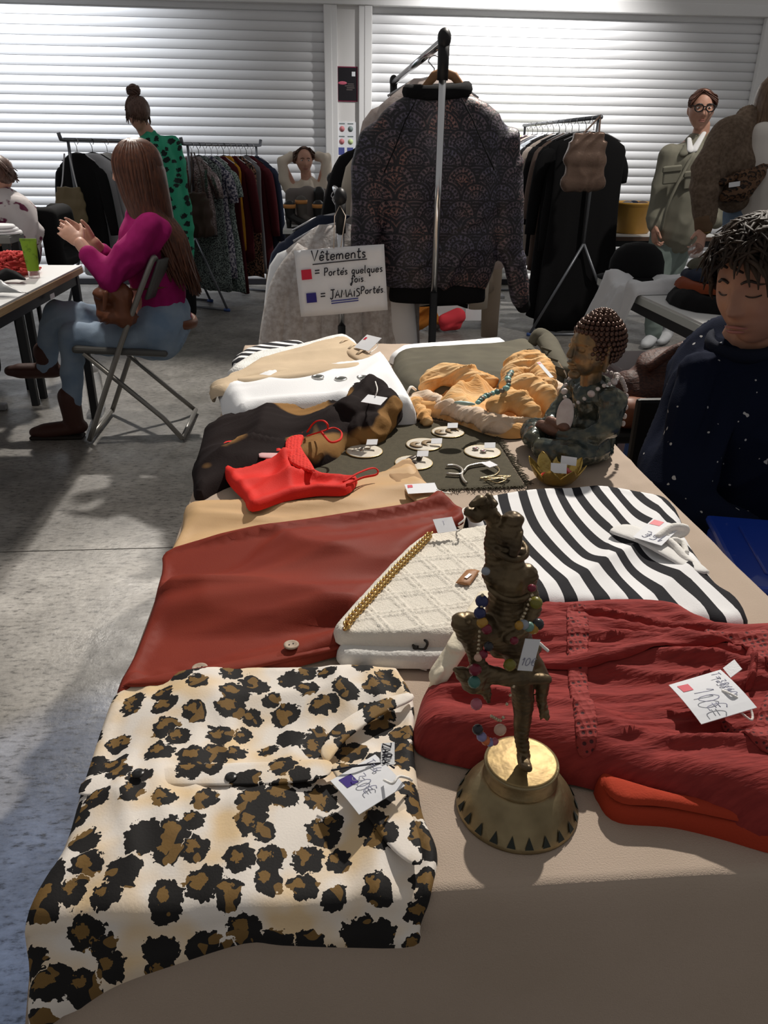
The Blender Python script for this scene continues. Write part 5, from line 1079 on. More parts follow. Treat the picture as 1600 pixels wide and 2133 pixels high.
# ------------------------------------------------------------------ floor racks
def ground_rack(label, a, b, z, foot, tip=.045):
    """straight floor rack with a rail from a to b and inverted V ends"""
    r = thing('clothes_rack', label, 'clothes rack', ((a[0] + b[0]) / 2, (a[1] + b[1]) / 2, 0))
    A, B = Vector((a[0], a[1], z)), Vector((b[0], b[1], z)); d = (B - A).normalized(); n = Vector((-d.y, d.x, 0))
    wpart('rail', tube([A - d * .06 + Vector((0, 0, tip)), A - d * .045, A - d * .015, A, B, B + d * .015, B + d * .045, B + d * .06 + Vector((0, 0, tip))] if tip > .01 else [A - d * .03, B + d * .03], .014, 10), RAIL, r)
    for P, s in ((A, 1), (B, -1)):
        j = P + Vector((0, 0, -z * .55)) + d * s * .02
        wpart('upright', tube([P + d * s * .02, j], .011, 10), RAIL, r)
        for q in (-1, 1):
            f = Vector((P.x, P.y, .012)) + n * q * foot + d * s * .02
            wpart('leg', tube([j, f], .0105, 10), RAIL, r); wpart('foot_cap', tube([f + n * q * .02, f - n * q * .03], .014, 8), mat('cap_blue', (.05, .1, .3), .5), r)
        wpart('foot_bar', tube([Vector((P.x, P.y, .012)) + n * foot + d * s * .02, Vector((P.x, P.y, .012)) - n * foot + d * s * .02], .0105, 10), RAIL, r)
    return r, A, d, (B - A).length, math.degrees(math.atan2(d.y, d.x)) - 90
C_ = dict(black=WC[1], white=hcol('white', (.66, .67, .7)), linen=hcol('linen', (.55, .53, .5)), rust=hcol('rust', (.33, .10, .025)), brown=hcol('brown', (.09, .05, .035)), grey=hcol('grey', (.16, .16, .17)), wine=hcol('wine', (.07, .01, .014)), navy=WC[3], olive=hcol('olive', (.09, .085, .06)),
          speck=hcol('speck', (.03, .035, .04), (.30, .36, .34), 120, mix=(.45, .55)), green=hcol('green_print', (.34, .42, .38), (.05, .07, .07), 95, mix=(.45, .55)), floral=hcol('floral', (.45, .43, .48), (.05, .05, .09), 60, mix=(.45, .55)), mustard=hcol('mustard', (.55, .27, .03)), leo=hcol('spotted', (.30, .16, .10), (.02, .015, .015), 70, mix=(.47, .53)), sequin=mat('sequin', (.08, .05, .05), .18, .8, col2=(.35, .3, .3), nscale=120, bump=1, bscale=90), lime=hcol('lime', (.5, .55, .03)), beige=hcol('hbeige', (.45, .38, .33)), skyl=hcol('sky_light', (.55, .6, .66)), taupe=hcol('taupe', (.14, .1, .085)))
r1, A, d, LN, rz = ground_rack('grey clothes rack behind the woman in magenta', (-1.80, 6.35), (-1.22, 7.35), 1.30, .30)
def fill(lst, A, d, LN, rz, z, jit=4, s0=.07, grp=None):
    rg = random.Random(len(lst))
    for k, (nm, lab_, cat_, w, L, c, sl, fl_) in enumerate(lst):
        t = (k + s0 / .1 * .5) / len(lst) * (LN - .08) + .04; p = A + d * t
        hanging(nm, lab_, cat_, p.x, p.y, z + .012, rz + rg.uniform(-jit, jit), w, L, C_[c], sl, 20 + k + int(z * 100), fl_, rg.uniform(.026, .036), 'black' if k % 4 == 1 else 'wire', .012)
fill([('black_jacket', 'black jacket hanging first on the rack beside the khaki chain bag', 'jacket', .42, .72, 'black', .45, 1.0), ('white_blouse', 'white blouse hanging behind the khaki chain bag', 'blouse', .46, .9, 'white', .5, 1.1), ('linen_shirt', 'pale linen shirt hanging beside the rust jacket', 'shirt', .44, .85, 'linen', .5, 1.1), ('rust_jacket', 'rust orange jacket hanging on the rack behind the woman in magenta', 'jacket', .46, .95, 'rust', .55, 1.05), ('brown_dress', 'brown dress hanging beside the rust orange jacket', 'dress', .42, 1.0, 'brown', 0, 1.2), ('grey_blazer', 'grey blazer hanging behind the brown dress', 'blazer', .44, .8, 'grey', .5, 1.0), ('dark_coat', 'black coat hanging at the wall end of the rack behind the woman in magenta', 'coat', .46, .98, 'black', .55, 1.1)], A, d, LN, rz, 1.30)
r2, A, d, LN, rz = ground_rack('grey clothes rack of dresses beside the girl in cream', (-1.02, 6.85), (-0.52, 7.75), 1.285, .27)
fill([('sequin_top', 'shiny sequin top hanging first on the rack beside the girl', 'top', .36, .6, 'sequin', .2, 1.0), ('black_dress', 'long black dress hanging behind the sequin top', 'dress', .40, 1.05, 'speck', 0, 1.2), ('floral_dress', 'white and blue floral dress with short sleeves', 'dress', .40, .95, 'floral', .24, 1.15), ('green_print_dress', 'long green and white print dress', 'dress', .40, 1.08, 'green', .2, 1.3), ('wine_dress', 'wine red dress hanging beside the green print dress', 'dress', .40, 1.1, 'wine', 0, 1.2), ('mustard_scarf_dress', 'mustard yellow dress hanging in the middle of the rack', 'dress', .34, .75, 'mustard', 0, 1.0), ('maroon_shirt', 'dark maroon shirt with long sleeves on the rack', 'shirt', .40, .85, 'wine', .5, 1.0), ('spotted_skirt', 'brown spotted skirt hanging on the rack beside the girl', 'skirt', .40, 1.0, 'leo', 0, 1.2), ('grey_vest', 'grey knitted vest hanging beside the spotted skirt', 'vest', .38, .98, 'grey', 0, 1.1), ('dark_wine_coat', 'dark wine coat hanging beside the navy parka', 'coat', .42, .95, 'wine', .55, 1.1), ('navy_parka', 'navy parka with fur hood at the wall end of the rack', 'coat', .46, .85, 'navy', .6, 1.1)], A, d, LN, rz, 1.285)
r3, A, d, LN, rz = ground_rack('black clothes rack carrying dark dresses and a bronze bag', (1.93, 5.72), (1.93, 7.8), 1.485, .34, tip=0)
fill([('black_gown', 'long black gown at the front of the dark rack', 'dress', .50, 1.36, 'black', 0, 1.2), ('black_blazer', 'black short-sleeved top hanging second on the dark rack', 'top', .54, .8, 'black', .22, 1.0), ('black_long_coat', 'long black coat hanging on the dark rack behind the bronze bag', 'coat', .48, 1.34, 'black', .6, 1.1), ('brown_trimmed_dress', 'taupe dress hanging between black garments', 'dress', .46, 1.0, 'taupe', .5, 1.1), ('black_cardigan', 'black cardigan hanging beside the taupe dress', 'cardigan', .48, .9, 'black', .55, 1.0), ('beige_trim_coat', 'beige edged coat hanging on the dark rack', 'coat', .48, 1.0, 'beige', .5, 1.1), ('black_tunic', 'black tunic hanging before the white blouse', 'tunic', .46, .95, 'black', .4, 1.0), ('white_silk_blouse', 'pale white blouse hanging on the dark rack', 'blouse', .48, .7, 'skyl', .5, 1.0), ('grey_tunic', 'grey tunic hanging behind the pale white blouse', 'tunic', .46, .9, 'grey', .5, 1.0), ('beige_blouse', 'beige blouse hanging toward the shutter end of the dark rack', 'blouse', .50, .8, 'beige', .5, 1.0), ('wine_blouse', 'wine red blouse hanging beside the lime top', 'blouse', .50, .75, 'wine', .5, 1.0), ('lime_top', 'lime yellow top hanging at the shutter end of the dark rack', 'top', .50, .6, 'lime', .2, 1.0)], A, d, LN, rz, 1.485, jit=6)
# bags hung on the racks
KH = mat('khaki_leather', (.20, .155, .085), .5, bump=.3, bscale=60); BZ = mat('bronze_leather', (.16, .105, .08), .32, .35, bump=.5, bscale=100); DBR = mat('dark_brown_leather', (.05, .028, .02), .5)
def bag(label, c, w, h, dpt, mt_, chain, rot=0, chains=True):
    c = Vector(tuple(c))
    r = thing('shoulder_bag', label, 'handbag', tuple(c))
    b_ = wblob('body', xf(join(box((0, 0, h * .40), (w * .95, h * .30, h * .80)), box((0, 0, h * .68), (w * .78, h * .26, h * .55)), cap((-w * .36, 0, h * .10), (w * .36, 0, h * .10), h * .17), cap((-w * .3, 0, h * .5), (w * .3, 0, h * .5), h * .2)), tuple(c), (0, 0, rot), (1, dpt, 1)), .008, mt_, r, smooth=14, disp=lambda c_, n: c_ + n * (.008 * (wrinkle(c_[:, 0], c_[:, 2], 70, .05, 3, 4) - .4))[:, None])
    for pth in chain: wpart('strap', tube(spline(pth, 5), .006, 6), WIRE if chains else mt_, r)
    return r
c = at(153, 465, 6.22)
bag('khaki pleated bag with silver chain hung on the end of the rack', c, .21, .26, .5, KH, [[c + Vector((-.07, 0, .2)), at(130, 380, 6.24), at(134, 320, 6.3)], [c + Vector((.07, 0, .2)), at(158, 380, 6.24), at(143, 318, 6.3)]])
c = at(1213, 393, 5.5)
bag('bronze quilted bucket bag hung on the front of the dark rack', c, .27, .36, .55, BZ, [[c + Vector((-.07, 0, .28)), at(1200, 295, 5.55), (1.93, 5.70, 1.497)], [c + Vector((.1, 0, .28)), at(1247, 300, 5.55), (1.93, 5.71, 1.497)]], chains=False)
c = at(415, 490, 6.68)
bag('dark brown leather bag hung on the end of the dress rack', c, .22, .34, .5, DBR, [[c + Vector((-.05, 0, .3)), at(400, 360, 6.7), at(398, 318, 6.78)], [c + Vector((.07, 0, .3)), at(418, 360, 6.7), at(404, 318, 6.78)]], chains=False)
# ------------------------------------------------------------------ people
SKIN = mat('skin_light', (.58, .33, .25), .5, col2=(.52, .28, .2), nscale=30, bump=.05, spec=.35); SKIN2 = mat('skin_olive', (.40, .215, .145), .48, col2=(.36, .185, .12), nscale=20, spec=.35)
EYEW = mat('eye_white', (.75, .73, .7), .2); IRIS = mat('iris_dark', (.03, .018, .012), .15); LIP = mat('lips', (.33, .13, .11), .5)
def hairm(n, c, c2): return mat('hair_' + n, c, .42, col2=c2, nscale=25, stretch=(6, 6, 1), spec=.45)
def head_shape(nu=56, nv=44, ear=True, male=0.0):
    V, Fc = lathe([(math.sin(math.pi * i / nv) if 0 < i < nv else .01, -math.cos(math.pi * i / nv)) for i in range(nv + 1)], nu)
    x, y, z = V[:, 0].copy(), V[:, 1].copy(), V[:, 2].copy(); t = np.clip(-z, 0, 1)
    X = x * .076 * (1 - .25 * t ** 1.8); Y = y * np.where(y > 0, .098, .090); Y = np.where(y > 0, Y * (1 - .5 * t ** 1.2), Y * (1 - .10 * t ** 2)); Z = z * .115
    fr = np.clip(-y * 2.2, 0, 1)
    def g(x0, z0, sx, sz): return np.exp(-((X - x0) / sx) ** 2 - ((Z - z0) / sz) ** 2) * fr
    dy = np.zeros_like(X)
    for a in ((0, -.002, .009, .022, .009), (0, -.030, .0105, .011, .021), (0, -.014, .008, .016, .010), (0, -.059, .020, .006, .008), (0, -.071, .017, .006, .007), (0, -.0645, .022, .0028, -.004), (0, -.100, .020, .014, .009), (0, .055, .05, .03, .003)): dy += a[4] * g(*a[:4])
    for s in (-1, 1):
        for a in ((s * .031, .010, .017, .011, -.012), (s * .030, .030, .020, .007, .004), (s * .042, -.022, .018, .018, .004), (s * .012, -.033, .006, .006, .006), (s * .031, .009, .011, .006, .005)): dy += a[4] * g(*a[:4])
    Y = Y - dy
    sh_ = (np.column_stack([X, Y, Z]), Fc)
    if ear: sh_ = join(sh_, ball((.074, .012, -.005), (.008, .018, .030), 10, 8, (0, 0, -20)), ball((-.074, .012, -.005), (.008, .018, .030), 10, 8, (0, 0, 20)))
    return sh_
def hand_shape(curl=25, spread=4, size=1.0, thumb=35):
    """wrist at the origin, fingers along +x, thumb on +y, palm towards -z"""
    out = [cap((.0, 0, 0), (.035, .004, 0), .024, .030, flat=.55, upv=(0, 0, 1)), cap((.03, .002, 0), (.082, .002, -.002), .032, .036, flat=.42, upv=(0, 0, 1))]
    for k, (y, L) in enumerate(((.029, .072), (.010, .080), (-.010, .074), (-.028, .058))):
        p = np.array((.088 - .006 * abs(k - 1.2), y, -.001)); a = 0; az = math.radians(spread * (1.5 - k)); r_ = .0088 if k < 3 else .0076
        for j, f in enumerate((.45, .31, .24)):
            a += math.radians(curl * (.6 + .5 * j)); d = np.array((math.cos(a) * math.cos(az), math.sin(az), -math.sin(a))); q = p + d * L * f
            out.append(cap(p, q, r_ * (1 - .1 * j), r_ * (.9 - .1 * j), 8)); p = q
    th = math.radians(thumb); p = np.array((.022, .024, -.004)); q = p + .042 * np.array((math.cos(th), math.sin(th), -.2)); r = q + .032 * np.array((math.cos(th * .55), math.sin(th * .55), -.25))
    out += [cap(p, q, .014, .0105, 8), cap(q, r, .0102, .0082, 8)]
    s = join(*out); return (s[0] * size, s[1])
def place_hand(s, w, d, n, side=1):
    """w wrist, d finger direction, n back of the hand; side -1 mirrors the thumb"""
    d = np.array(tuple(d), float); d /= np.linalg.norm(d); n = np.array(tuple(n), float); n -= d * (n @ d); n /= np.linalg.norm(n); b_ = np.cross(n, d) * side
    v = s[0]; V = np.array(tuple(w), float) + v[:, :1] * d + v[:, 1:2] * b_ + v[:, 2:3] * n
    return (V, s[1] if side == 1 else [tuple(reversed(f)) for f in s[1]])
def head_parts(root, c, rot, sc=1.0, eyes=True, gaze=(0, 0), lids=False, brow=None):
    c = np.array(tuple(c), float)
    def T(s): return xf(s, c, rot, sc)
    if eyes:
        for s in (-1, 1):
            e = wpart('eye', T(ball((s * .031, -.0725, .009), (.0125, .0112, .0062), 12, 8)), EYEW, root)
            wsub('iris', T(ball((s * .031 + gaze[0], -.0825, .009 + gaze[1]), (.0052, .0022, .0048), 10, 6)), IRIS, e, root)
    if lids:
        for s in (-1, 1): wpart('lashes', T(tube([(s * (.018 + .026 * t), -.083 + .012 * t * t, .002 - .003 * math.sin(math.pi * t)) for t in np.linspace(0, 1, 7)], .0016, 5)), IRIS, root)
    if brow:
        for s in (-1, 1): wpart('eyebrow', T(tube([(s * (.013 + .034 * t), -.0895 + .022 * t * t, .026 + .007 * math.sin(math.pi * min(1, t * 1.2)) - .004 * t) for t in np.linspace(0, 1, 7)], [.0036, .0046, .002], 6, flat=.7)), brow, root)
    wpart('lips', T(join(tube([(.024 * t, -.0905 + 9 * (.024 * t) ** 2 * 2.0, -.0605 + .0015 * math.cos(t * 3)) for t in np.linspace(-1, 1, 9)], [.0008, .0028, .0030, .0028, .0008], 6), tube([(.020 * t, -.0902 + 9 * (.020 * t) ** 2 * 2.0, -.0685) for t in np.linspace(-1, 1, 9)], [.0008, .0032, .0036, .0032, .0008], 6))), LIP, root)
def strand_mesh(paths, r, n=5, flat=.6):
    return join(*[tube(p, r, n, flat=flat) for p in paths])
def cl(name, s, vox, mt_, root, amp=.006, wl=.06, ang=70, seed=1, smooth=5, st=3):
    return wblob(name, s, vox, mt_, root, smooth=smooth, disp=lambda c, n: c + n * (amp * (wrinkle(c[:, 0] + .7 * c[:, 1], c[:, 2], ang, wl, st, seed) - .45))[:, None])
def shoe(ankle, toe, h=.10, r=.045, boot=.12):
    a, t = np.array(tuple(ankle), float), np.array(tuple(toe), float); d = t - a; L = np.linalg.norm(d); d /= L; u = np.array((0, 0, 1.0))
    return join(limb([a - d * .03, a + d * L * .35, a + d * L * .75, t], [.042, .046, .045, .032], flat=.8, upv=u), limb([a + u * .01 - d * .01, a + u * boot - d * .005], [.045, .052]))
DENIM = mat('blue_denim', (.11, .17, .27), .85, col2=(.17, .24, .34), nscale=10, bump=.5, bscale=500); LDEN = mat('light_denim', (.17, .25, .36), .85, col2=(.28, .36, .46), nscale=7, bump=.5, bscale=500)
BOOT = mat('boot_brown', (.06, .022, .016), .6, bump=.3, bscale=80); MAG = cloth('magenta_blouse', (.33, .012, .13), (.29, .01, .11)); BELT = mat('belt_brown', (.16, .055, .025), .5); BAGB = mat('bag_brown', (.17, .06, .03), .4, bump=.5, bscale=40)

# ---- seated woman in magenta on the folding chair
Ys = 3.72
def S(x, y, d=0.0): return at(x, y, Ys + d)
pw = thing('person', 'woman in a magenta blouse and jeans sitting on a folding chair, hands raised', 'person', (-.95, Ys, 0))
hc = S(284, 352)
sh0, sh1 = S(318, 478, -.15), S(300, 478, .17)
el0, el1 = S(228, 584, -.2), S(240, 560, .17); wr0, wr1 = S(168, 508, -.12), S(196, 505, .04)
body = [xf(head_shape(), tuple(hc), (8, 0, -90)), limb([S(296, 430), S(290, 390)], [.055, .05]), limb([S(312, 500), S(318, 580), S(325, 660)], [.11, .10, .12]), limb([sh0, el0, wr0], [.045, .038, .027]), limb([sh1, el1, wr1], [.045, .036, .026]),
        place_hand(hand_shape(10, 2, .98, 42), wr0, S(104, 452, -.02) - wr0, (0.25, -1, .2), -1), place_hand(hand_shape(10, 2, .98, 42), wr1, S(112, 452, .03) - wr1, (-.1, 1, .25), 1)]
wblob('body', join(*body), .0045, SKIN, pw, smooth=3)
cl('blouse', join(limb([S(303, 455), S(312, 500), S(320, 560), S(330, 620), S(338, 660)], [.09, .135, .13, .125, .13]), limb([sh0, sh1], [.075, .07]), limb([sh0, (sh0 + el0) / 2, el0, el0 * .35 + wr0 * .65], [.078, .072, .062, .046]), limb([sh1, el1, el1 * .4 + wr1 * .6], [.07, .058, .046])), .009, MAG, pw, .012, .07, 60, 3)
hip = S(336, 700); kn_t = S(118, 655, -.02); kn_n = S(152, 700, -.10)
cl('jeans', join(limb([S(342, 655, .0), S(334, 692, -.08)], [.13, .128]), limb([S(340, 655), S(334, 692, .08)], [.12, .125]), limb([S(318, 705, .06), S(210, 672, .02), kn_t, S(106, 700, -.01), S(96, 765, 0)], [.105, .088, .068, .055, .046]),
                 limb([S(318, 702, -.09), S(220, 706, -.1), kn_n, S(150, 775, -.12), S(148, 838, -.13)], [.095, .078, .062, .052, .046])), .009, LDEN, pw, .006, .05, 30, 5)
wpart('belt', tube([tuple(S(340, 662) + Vector((.145 * math.cos(a) + .0, .15 * math.sin(a), -.02 * math.cos(a)))) for a in np.linspace(0, 2 * math.pi, 32, endpoint=False)], .014, 6, closed=True, flat=1.6), BELT, pw)
ank = S(148, 868, -.13); gz = .045
wblob('boot', shoe((ank.x, ank.y, gz + .005), (ank.x - .17, ank.y - .01, gz - .012), boot=.15), .007, BOOT, pw, smooth=4)
wpart('boot_sole', box((ank.x - .075, ank.y - .005, .009), (.245, .074, .018)), mat('sole_dark', (.02, .015, .012), .7), pw, smooth=False, bevel=.008)
a2 = S(100, 772, 0)
wblob('boot', xf(shoe((0, 0, 0), (-.17, 0, .012), boot=.09), tuple(a2), (0, -4, 0)), .007, BOOT, pw, smooth=4)
hp = []; rg = random.Random(2)
hx, hy, hz = hc
for i in range(230):
    ph = rg.uniform(-2.55, 2.55); ra = rg.uniform(.86, 1.06)          # angle from the back of the head (+x)
    c_, s_ = math.cos(ph), math.sin(ph); k = abs(ph) / 2.55; j = lambda a: rg.uniform(-a, a)
    ex, ey = .10 * ra, .085 * ra
    tail = .19 - .10 * k + j(.04); back = .05 + .07 * (1 - k)
    P = [(hx - .01 + j(.01), hy + j(.012), hz + .118), (hx + c_ * ex * .62, hy + s_ * ey * .66, hz + .098), (hx + c_ * ex * 1.02, hy + s_ * ey * 1.06, hz + .03), (hx + .012 + c_ * ex * .95, hy + s_ * ey * 1.12, hz - .08), (hx + .03 + c_ * .085, hy + s_ * .10, hz - .17),
         (hx + back + c_ * .065, hy + s_ * .10 - .01, hz - .27), (hx + back + .04 + c_ * .05, hy + s_ * .085 - .015 + j(.015), hz - .30 - tail * .5), (hx + back + .07 + c_ * .04 + j(.012), hy + s_ * .07 - .02 + j(.02), hz - .32 - tail)]
    hp.append(spline(P, 3))
HB = hairm('chestnut', (.13, .045, .022), (.055, .02, .012))
wpart('hair', join(strand_mesh(hp, [.006, .011, .011, .009, .003]), ball((hx + .012, hy, hz + .02), (.105, .086, .105), 24, 14), limb([(hx + .04, hy, hz - .02), (hx + .085, hy - .005, hz - .25), (hx + .12, hy - .01, hz - .42)], [.085, .06, .03])), HB, pw)
# her shoulder bag
bc = S(232, 640, -.20)
sbg = thing('crossbody_bag', 'brown leather bag hanging at the waist of the woman in magenta', 'handbag', tuple(bc))
cl('body', join(limb([bc + Vector((-.02, 0, .06)), bc + Vector((.05, 0, .055)), bc + Vector((.045, 0, -.04)), bc + Vector((-.02, 0, -.03))], [.05, .05, .06, .055], flat=.8), limb([bc + Vector((-.045, 0, .03)), bc + Vector((-.04, 0, -.01))], [.03, .03])), .006, BAGB, sbg, .006, .03, 80, 8)
wpart('flap_tie', limb([bc + Vector((.0, -.06, .07)), bc + Vector((-.015, -.065, .0))], [.012, .006]), BAGB, sbg)
wpart('strap', tube(spline([bc + Vector((.05, -.02, .085)), S(290, 603, -.17), S(345, 598, -.10), S(372, 596, .0), S(350, 598, .12)], 5), .011, 8, flat=.4), BELT, sbg)

# ---- the folding chair
GM = mat('chair_grey_metal', (.27, .26, .24), .38, .55); GP = mat('chair_grey_plastic', (.10, .10, .095), .5)
ch_ = thing('folding_chair', 'grey metal folding chair under the woman in magenta', 'chair', (-.87, 3.72, 0))
yn, yf = 3.50, 3.94
top = [at(396, 562, 3.52).x, at(396, 562, 3.52).z]
for y in (yn, yf):
    wpart('front_leg', tube(spline([(-1.085, y, .015), (-.90, y, .43), (-.72, y, .80), (-.695, y + (.03 if y < 3.7 else -.03), .83)], 6), .0125, 10), GM, ch_)
    wpart('rear_leg', tube([(-1.06, y + (.03 if y < 3.7 else -.03), .42), (-.74, y + (.03 if y < 3.7 else -.03), .11), (-.655, y, .015)], .0115, 10), GM, ch_)
wpart('foot_bar', tube([(-1.085, yn, .02), (-1.085, yf, .02)], .0115, 10), GM, ch_); wpart('foot_bar', tube([(-.655, yn, .02), (-.655, yf, .02)], .0115, 10), GM, ch_)
wpart('seat', box((-.90, 3.72, .425), (.42, .40, .03), (0, 3, 0)), GP, ch_, smooth=False, bevel=.012)
wpart('backrest', grid(lambda u, v: (-.735 - .02 + .075 * v + .035 * math.sin(math.pi * u) , yn + .01 + (yf - yn - .02) * u, .66 + .165 * v), 14, 5), GP, ch_, solid=.012)
# clear bottle standing behind the boot
CG = mat('clear_plastic', (.93, .95, .96), .08, trans=.92, ior=1.2, alpha=.55)
bp_ = on(203, 850, 0)
bo = thing('water_bottle', 'clear plastic water bottle standing under the folding chair', 'bottle', (bp_.x, bp_.y, 0))
obj('bottle', lathe([(.03, .001), (.042, .004), (.043, .02), (.043, .17), (.036, .19), (.034, .2)], 24), CG, bo); obj('cap', lathe([(.034, .2), (.036, .205), (.036, .235), (.03, .24)], 20), mat('cap_white', (.75, .76, .76), .4), bo)

# ---- woman with a bun in a green spotted tunic
Yb = 6.38
def B(x, y, d=0.0): return at(x, y, Yb + d)
pb = thing('person', 'woman with a hair bun in a green spotted tunic seen from behind', 'person', (B(340, 600).x, Yb, 0))
hb = B(287, 238)
wblob('body', join(xf(head_shape(), tuple(hb), (20, 0, -165), .95), limb([B(296, 262, .02), B(312, 288, .04)], [.052, .06]), limb([B(325, 320), B(335, 450)], [.10, .12])), .008, SKIN, pb, smooth=3)
GRN = leopard('green_spots', 16, (.035, .36, .21), (.03, .33, .19), (.01, .02, .02), (.008, .012, .012), True, (.15, .2))
cl('tunic', join(limb([B(312, 290, .03), B(330, 320), B(336, 380), B(342, 450), B(352, 520), B(362, 565)], [.07, .13, .145, .15, .16, .15]), limb([B(308, 300, -.02), B(357, 305, .06)], [.07, .075]), limb([B(362, 312, .04), B(376, 400, .06), B(388, 480, .04), B(392, 560, 0)], [.075, .07, .062, .05]), limb([B(300, 300, .0), B(290, 380, .1)], [.06, .05])), .011, GRN, pb, .012, .07, 70, 6)
cl('trousers', join(limb([B(352, 540), B(362, 600), B(376, 648)], [.13, .09, .07]), limb([B(372, 540), B(386, 600), B(391, 648)], [.12, .085, .07])), .012, WC[1], pb, .005)
for x in (372, 391):
    f = B(x, 660); wblob('shoe', shoe((f.x, f.y, .05), (f.x - .07, f.y + .14, .03), boot=.08), .01, BTN, pb, smooth=4)
HB2 = hairm('bun_brown', (.07, .035, .025), (.14, .08, .06)); hp = []; rg = random.Random(5)
for i in range(110):
    a = rg.uniform(0, 6.28); st = hb + Vector((.085 * math.cos(a), .088 * math.sin(a), rg.uniform(-.07, .05))); top_ = hb + Vector((-.01, -.01, .12)) + Vector((rg.uniform(-.025, .025), rg.uniform(-.025, .025), 0))
    hp.append(spline([st, hb + Vector((.085 * math.cos(a) * .75, .09 * math.sin(a) * .75, .09)), top_], 4))
bun = hb + Vector((-.012, -.005, .150))
for i in range(60):
    a = rg.uniform(0, 6.28); t_ = rg.uniform(0, 6.28); r_ = .042
    u_ = Vector((math.cos(a), math.sin(a), math.sin(t_) * .9)).normalized(); w_2 = u_.cross(Vector((0, .3, 1))).normalized(); hp.append(spline([bun + (u_ * math.cos(q) + w_2 * math.sin(q)) * .044 for q in (0, .6, 1.2, 1.8)], 3))
wpart('hair', join(strand_mesh(hp, [.005, .009, .006]), ball(hb + Vector((0.01, -.012, .028)), (.084, .092, .092), 20, 12), ball(bun, (.042, .042, .045), 14, 10)), HB2, pb)
wpart('earring', tube([B(277, 256, -.02), B(277, 262, -.02)], .005, 6), GOLD, pb)

# ---- girl in a cream cardigan, arms behind her head
Yg = 7.05
def Gp(x, y, d=0.0): return at(x, y, Yg + d)
pg = thing('person', 'girl in a cream cardigan with arms folded behind her head', 'person', (Gp(640, 500).x, Yg, 0))
hg_ = Gp(634, 334)
e0, e1 = Gp(586, 336, .02), Gp(681, 330, .02)
wblob('body', join(xf(head_shape(), tuple(hg_), (6, 0, 8), .88), limb([Gp(636, 350, .02), Gp(640, 385, .04)], [.042, .05]), limb([Gp(640, 410, .05), Gp(645, 560, .05), Gp(645, 600, .05)], [.09, .11, .10]), limb([Gp(616, 400, .04), e0, Gp(620, 328, .1)], [.035, .03, .022]), limb([Gp(664, 398, .04), e1, Gp(650, 326, .1)], [.035, .03, .022]),
        place_hand(hand_shape(20, 3, .75), Gp(620, 328, .1), (1, 0.1, 0), (0, 1, 0)), place_hand(hand_shape(20, 3, .75), Gp(650, 326, .1), (-1, 0.1, 0), (0, 1, 0), -1), limb([Gp(635, 600, .06), Vector((Gp(635, 600).x, Yg + .05, .05))], [.07, .045]), limb([Gp(655, 600, .06), Vector((Gp(655, 600).x, Yg + .05, .05))], [.07, .045])), .0075, SKIN, pg, smooth=2)
CRM = cloth('cream_knit', (.70, .62, .52), bump=.4, bscale=200)
cl('cardigan', join(limb([Gp(641, 388, .05), Gp(642, 430, .05), Gp(645, 480, .05)], [.09, .125, .135]), limb([Gp(610, 392, .05), Gp(670, 390, .05)], [.06, .06]), limb([Gp(610, 404, .04), Gp(592, 370, .03), e0, Gp(606, 326, .08)], [.058, .052, .046, .04]), limb([Gp(670, 402, .04), Gp(680, 368, .03), e1, Gp(662, 326, .08)], [.058, .052, .046, .04])), .009, CRM, pg, .007, .05, 65, 4)
cl('trousers', join(limb([Gp(633, 480, .05), Vector((Gp(635, 600).x, Yg + .05, .1))], [.11, .06]), limb([Gp(657, 480, .05), Vector((Gp(655, 600).x, Yg + .05, .1))], [.11, .06])), .013, C_['navy'], pg, .004)
head_parts(pg, hg_, (6, 0, 8), .88, True, (.0, 0), False, HB2)
hp = []; rg = random.Random(8)
for i in range(90):
    a = rg.uniform(-.2, 3.35); st = hg_ + Vector((rg.uniform(-.03, .05), -.045, .096)); e_ = hg_ + Vector((-.07, .09, .03)) + Vector((rg.uniform(-.02, .02), 0, rg.uniform(-.03, .03)))
    q = hg_ + Vector((.078 * math.cos(a), .08 * math.sin(a) - .01, .0 + .05 * rg.random())); hp.append(spline([st, st * .45 + q * .62 + hg_ * -.07, q, e_], 4))
wpart('hair', join(strand_mesh(hp, [.004, .008, .006]), ball(hg_ + Vector((0, .026, .028)), (.071, .078, .080), 18, 12), ball(hg_ + Vector((-.075, .07, .02)), (.035, .04, .05), 12, 8)), HB2, pg)

# ---- woman with black glasses and khaki jacket
Yw = 5.42
def Wp(x, y, d=0.0): return at(x, y, Yw + d)
pq = thing('person', 'woman with black glasses and a khaki jacket looking at the camera', 'person', (Wp(1420, 600).x, Yw, 0))
hw_ = Wp(1461, 228)
wblob('body', join(xf(head_shape(), tuple(hw_), (2, 0, -14), 1.02), limb([Wp(1463, 262, .02), Wp(1455, 300, .04)], [.05, .06]), limb([Wp(1440, 320, .04), Wp(1430, 480, .04)], [.10, .12])), .0055, SKIN, pq, smooth=2)
KHK = cloth('khaki_jacket', (.22, .215, .17), (.26, .25, .2), nscale=8)
cl('jacket', join(limb([Wp(1450, 305, .03), Wp(1436, 350), Wp(1424, 410), Wp(1414, 460), Wp(1406, 482)], [.09, .165, .17, .165, .16]), limb([Wp(1400, 325, .02), Wp(1485, 318, .05)], [.075, .085]), limb([Wp(1396, 328, .0), Wp(1380, 390, -.02), Wp(1366, 440, -.04), Wp(1362, 470, -.06)], [.08, .07, .06, .05]), limb([Wp(1492, 330, .06), Wp(1500, 400, .04), Wp(1490, 460, -.04)], [.085, .075, .06])), .009, KHK, pq, .010, .07, 75, 9)
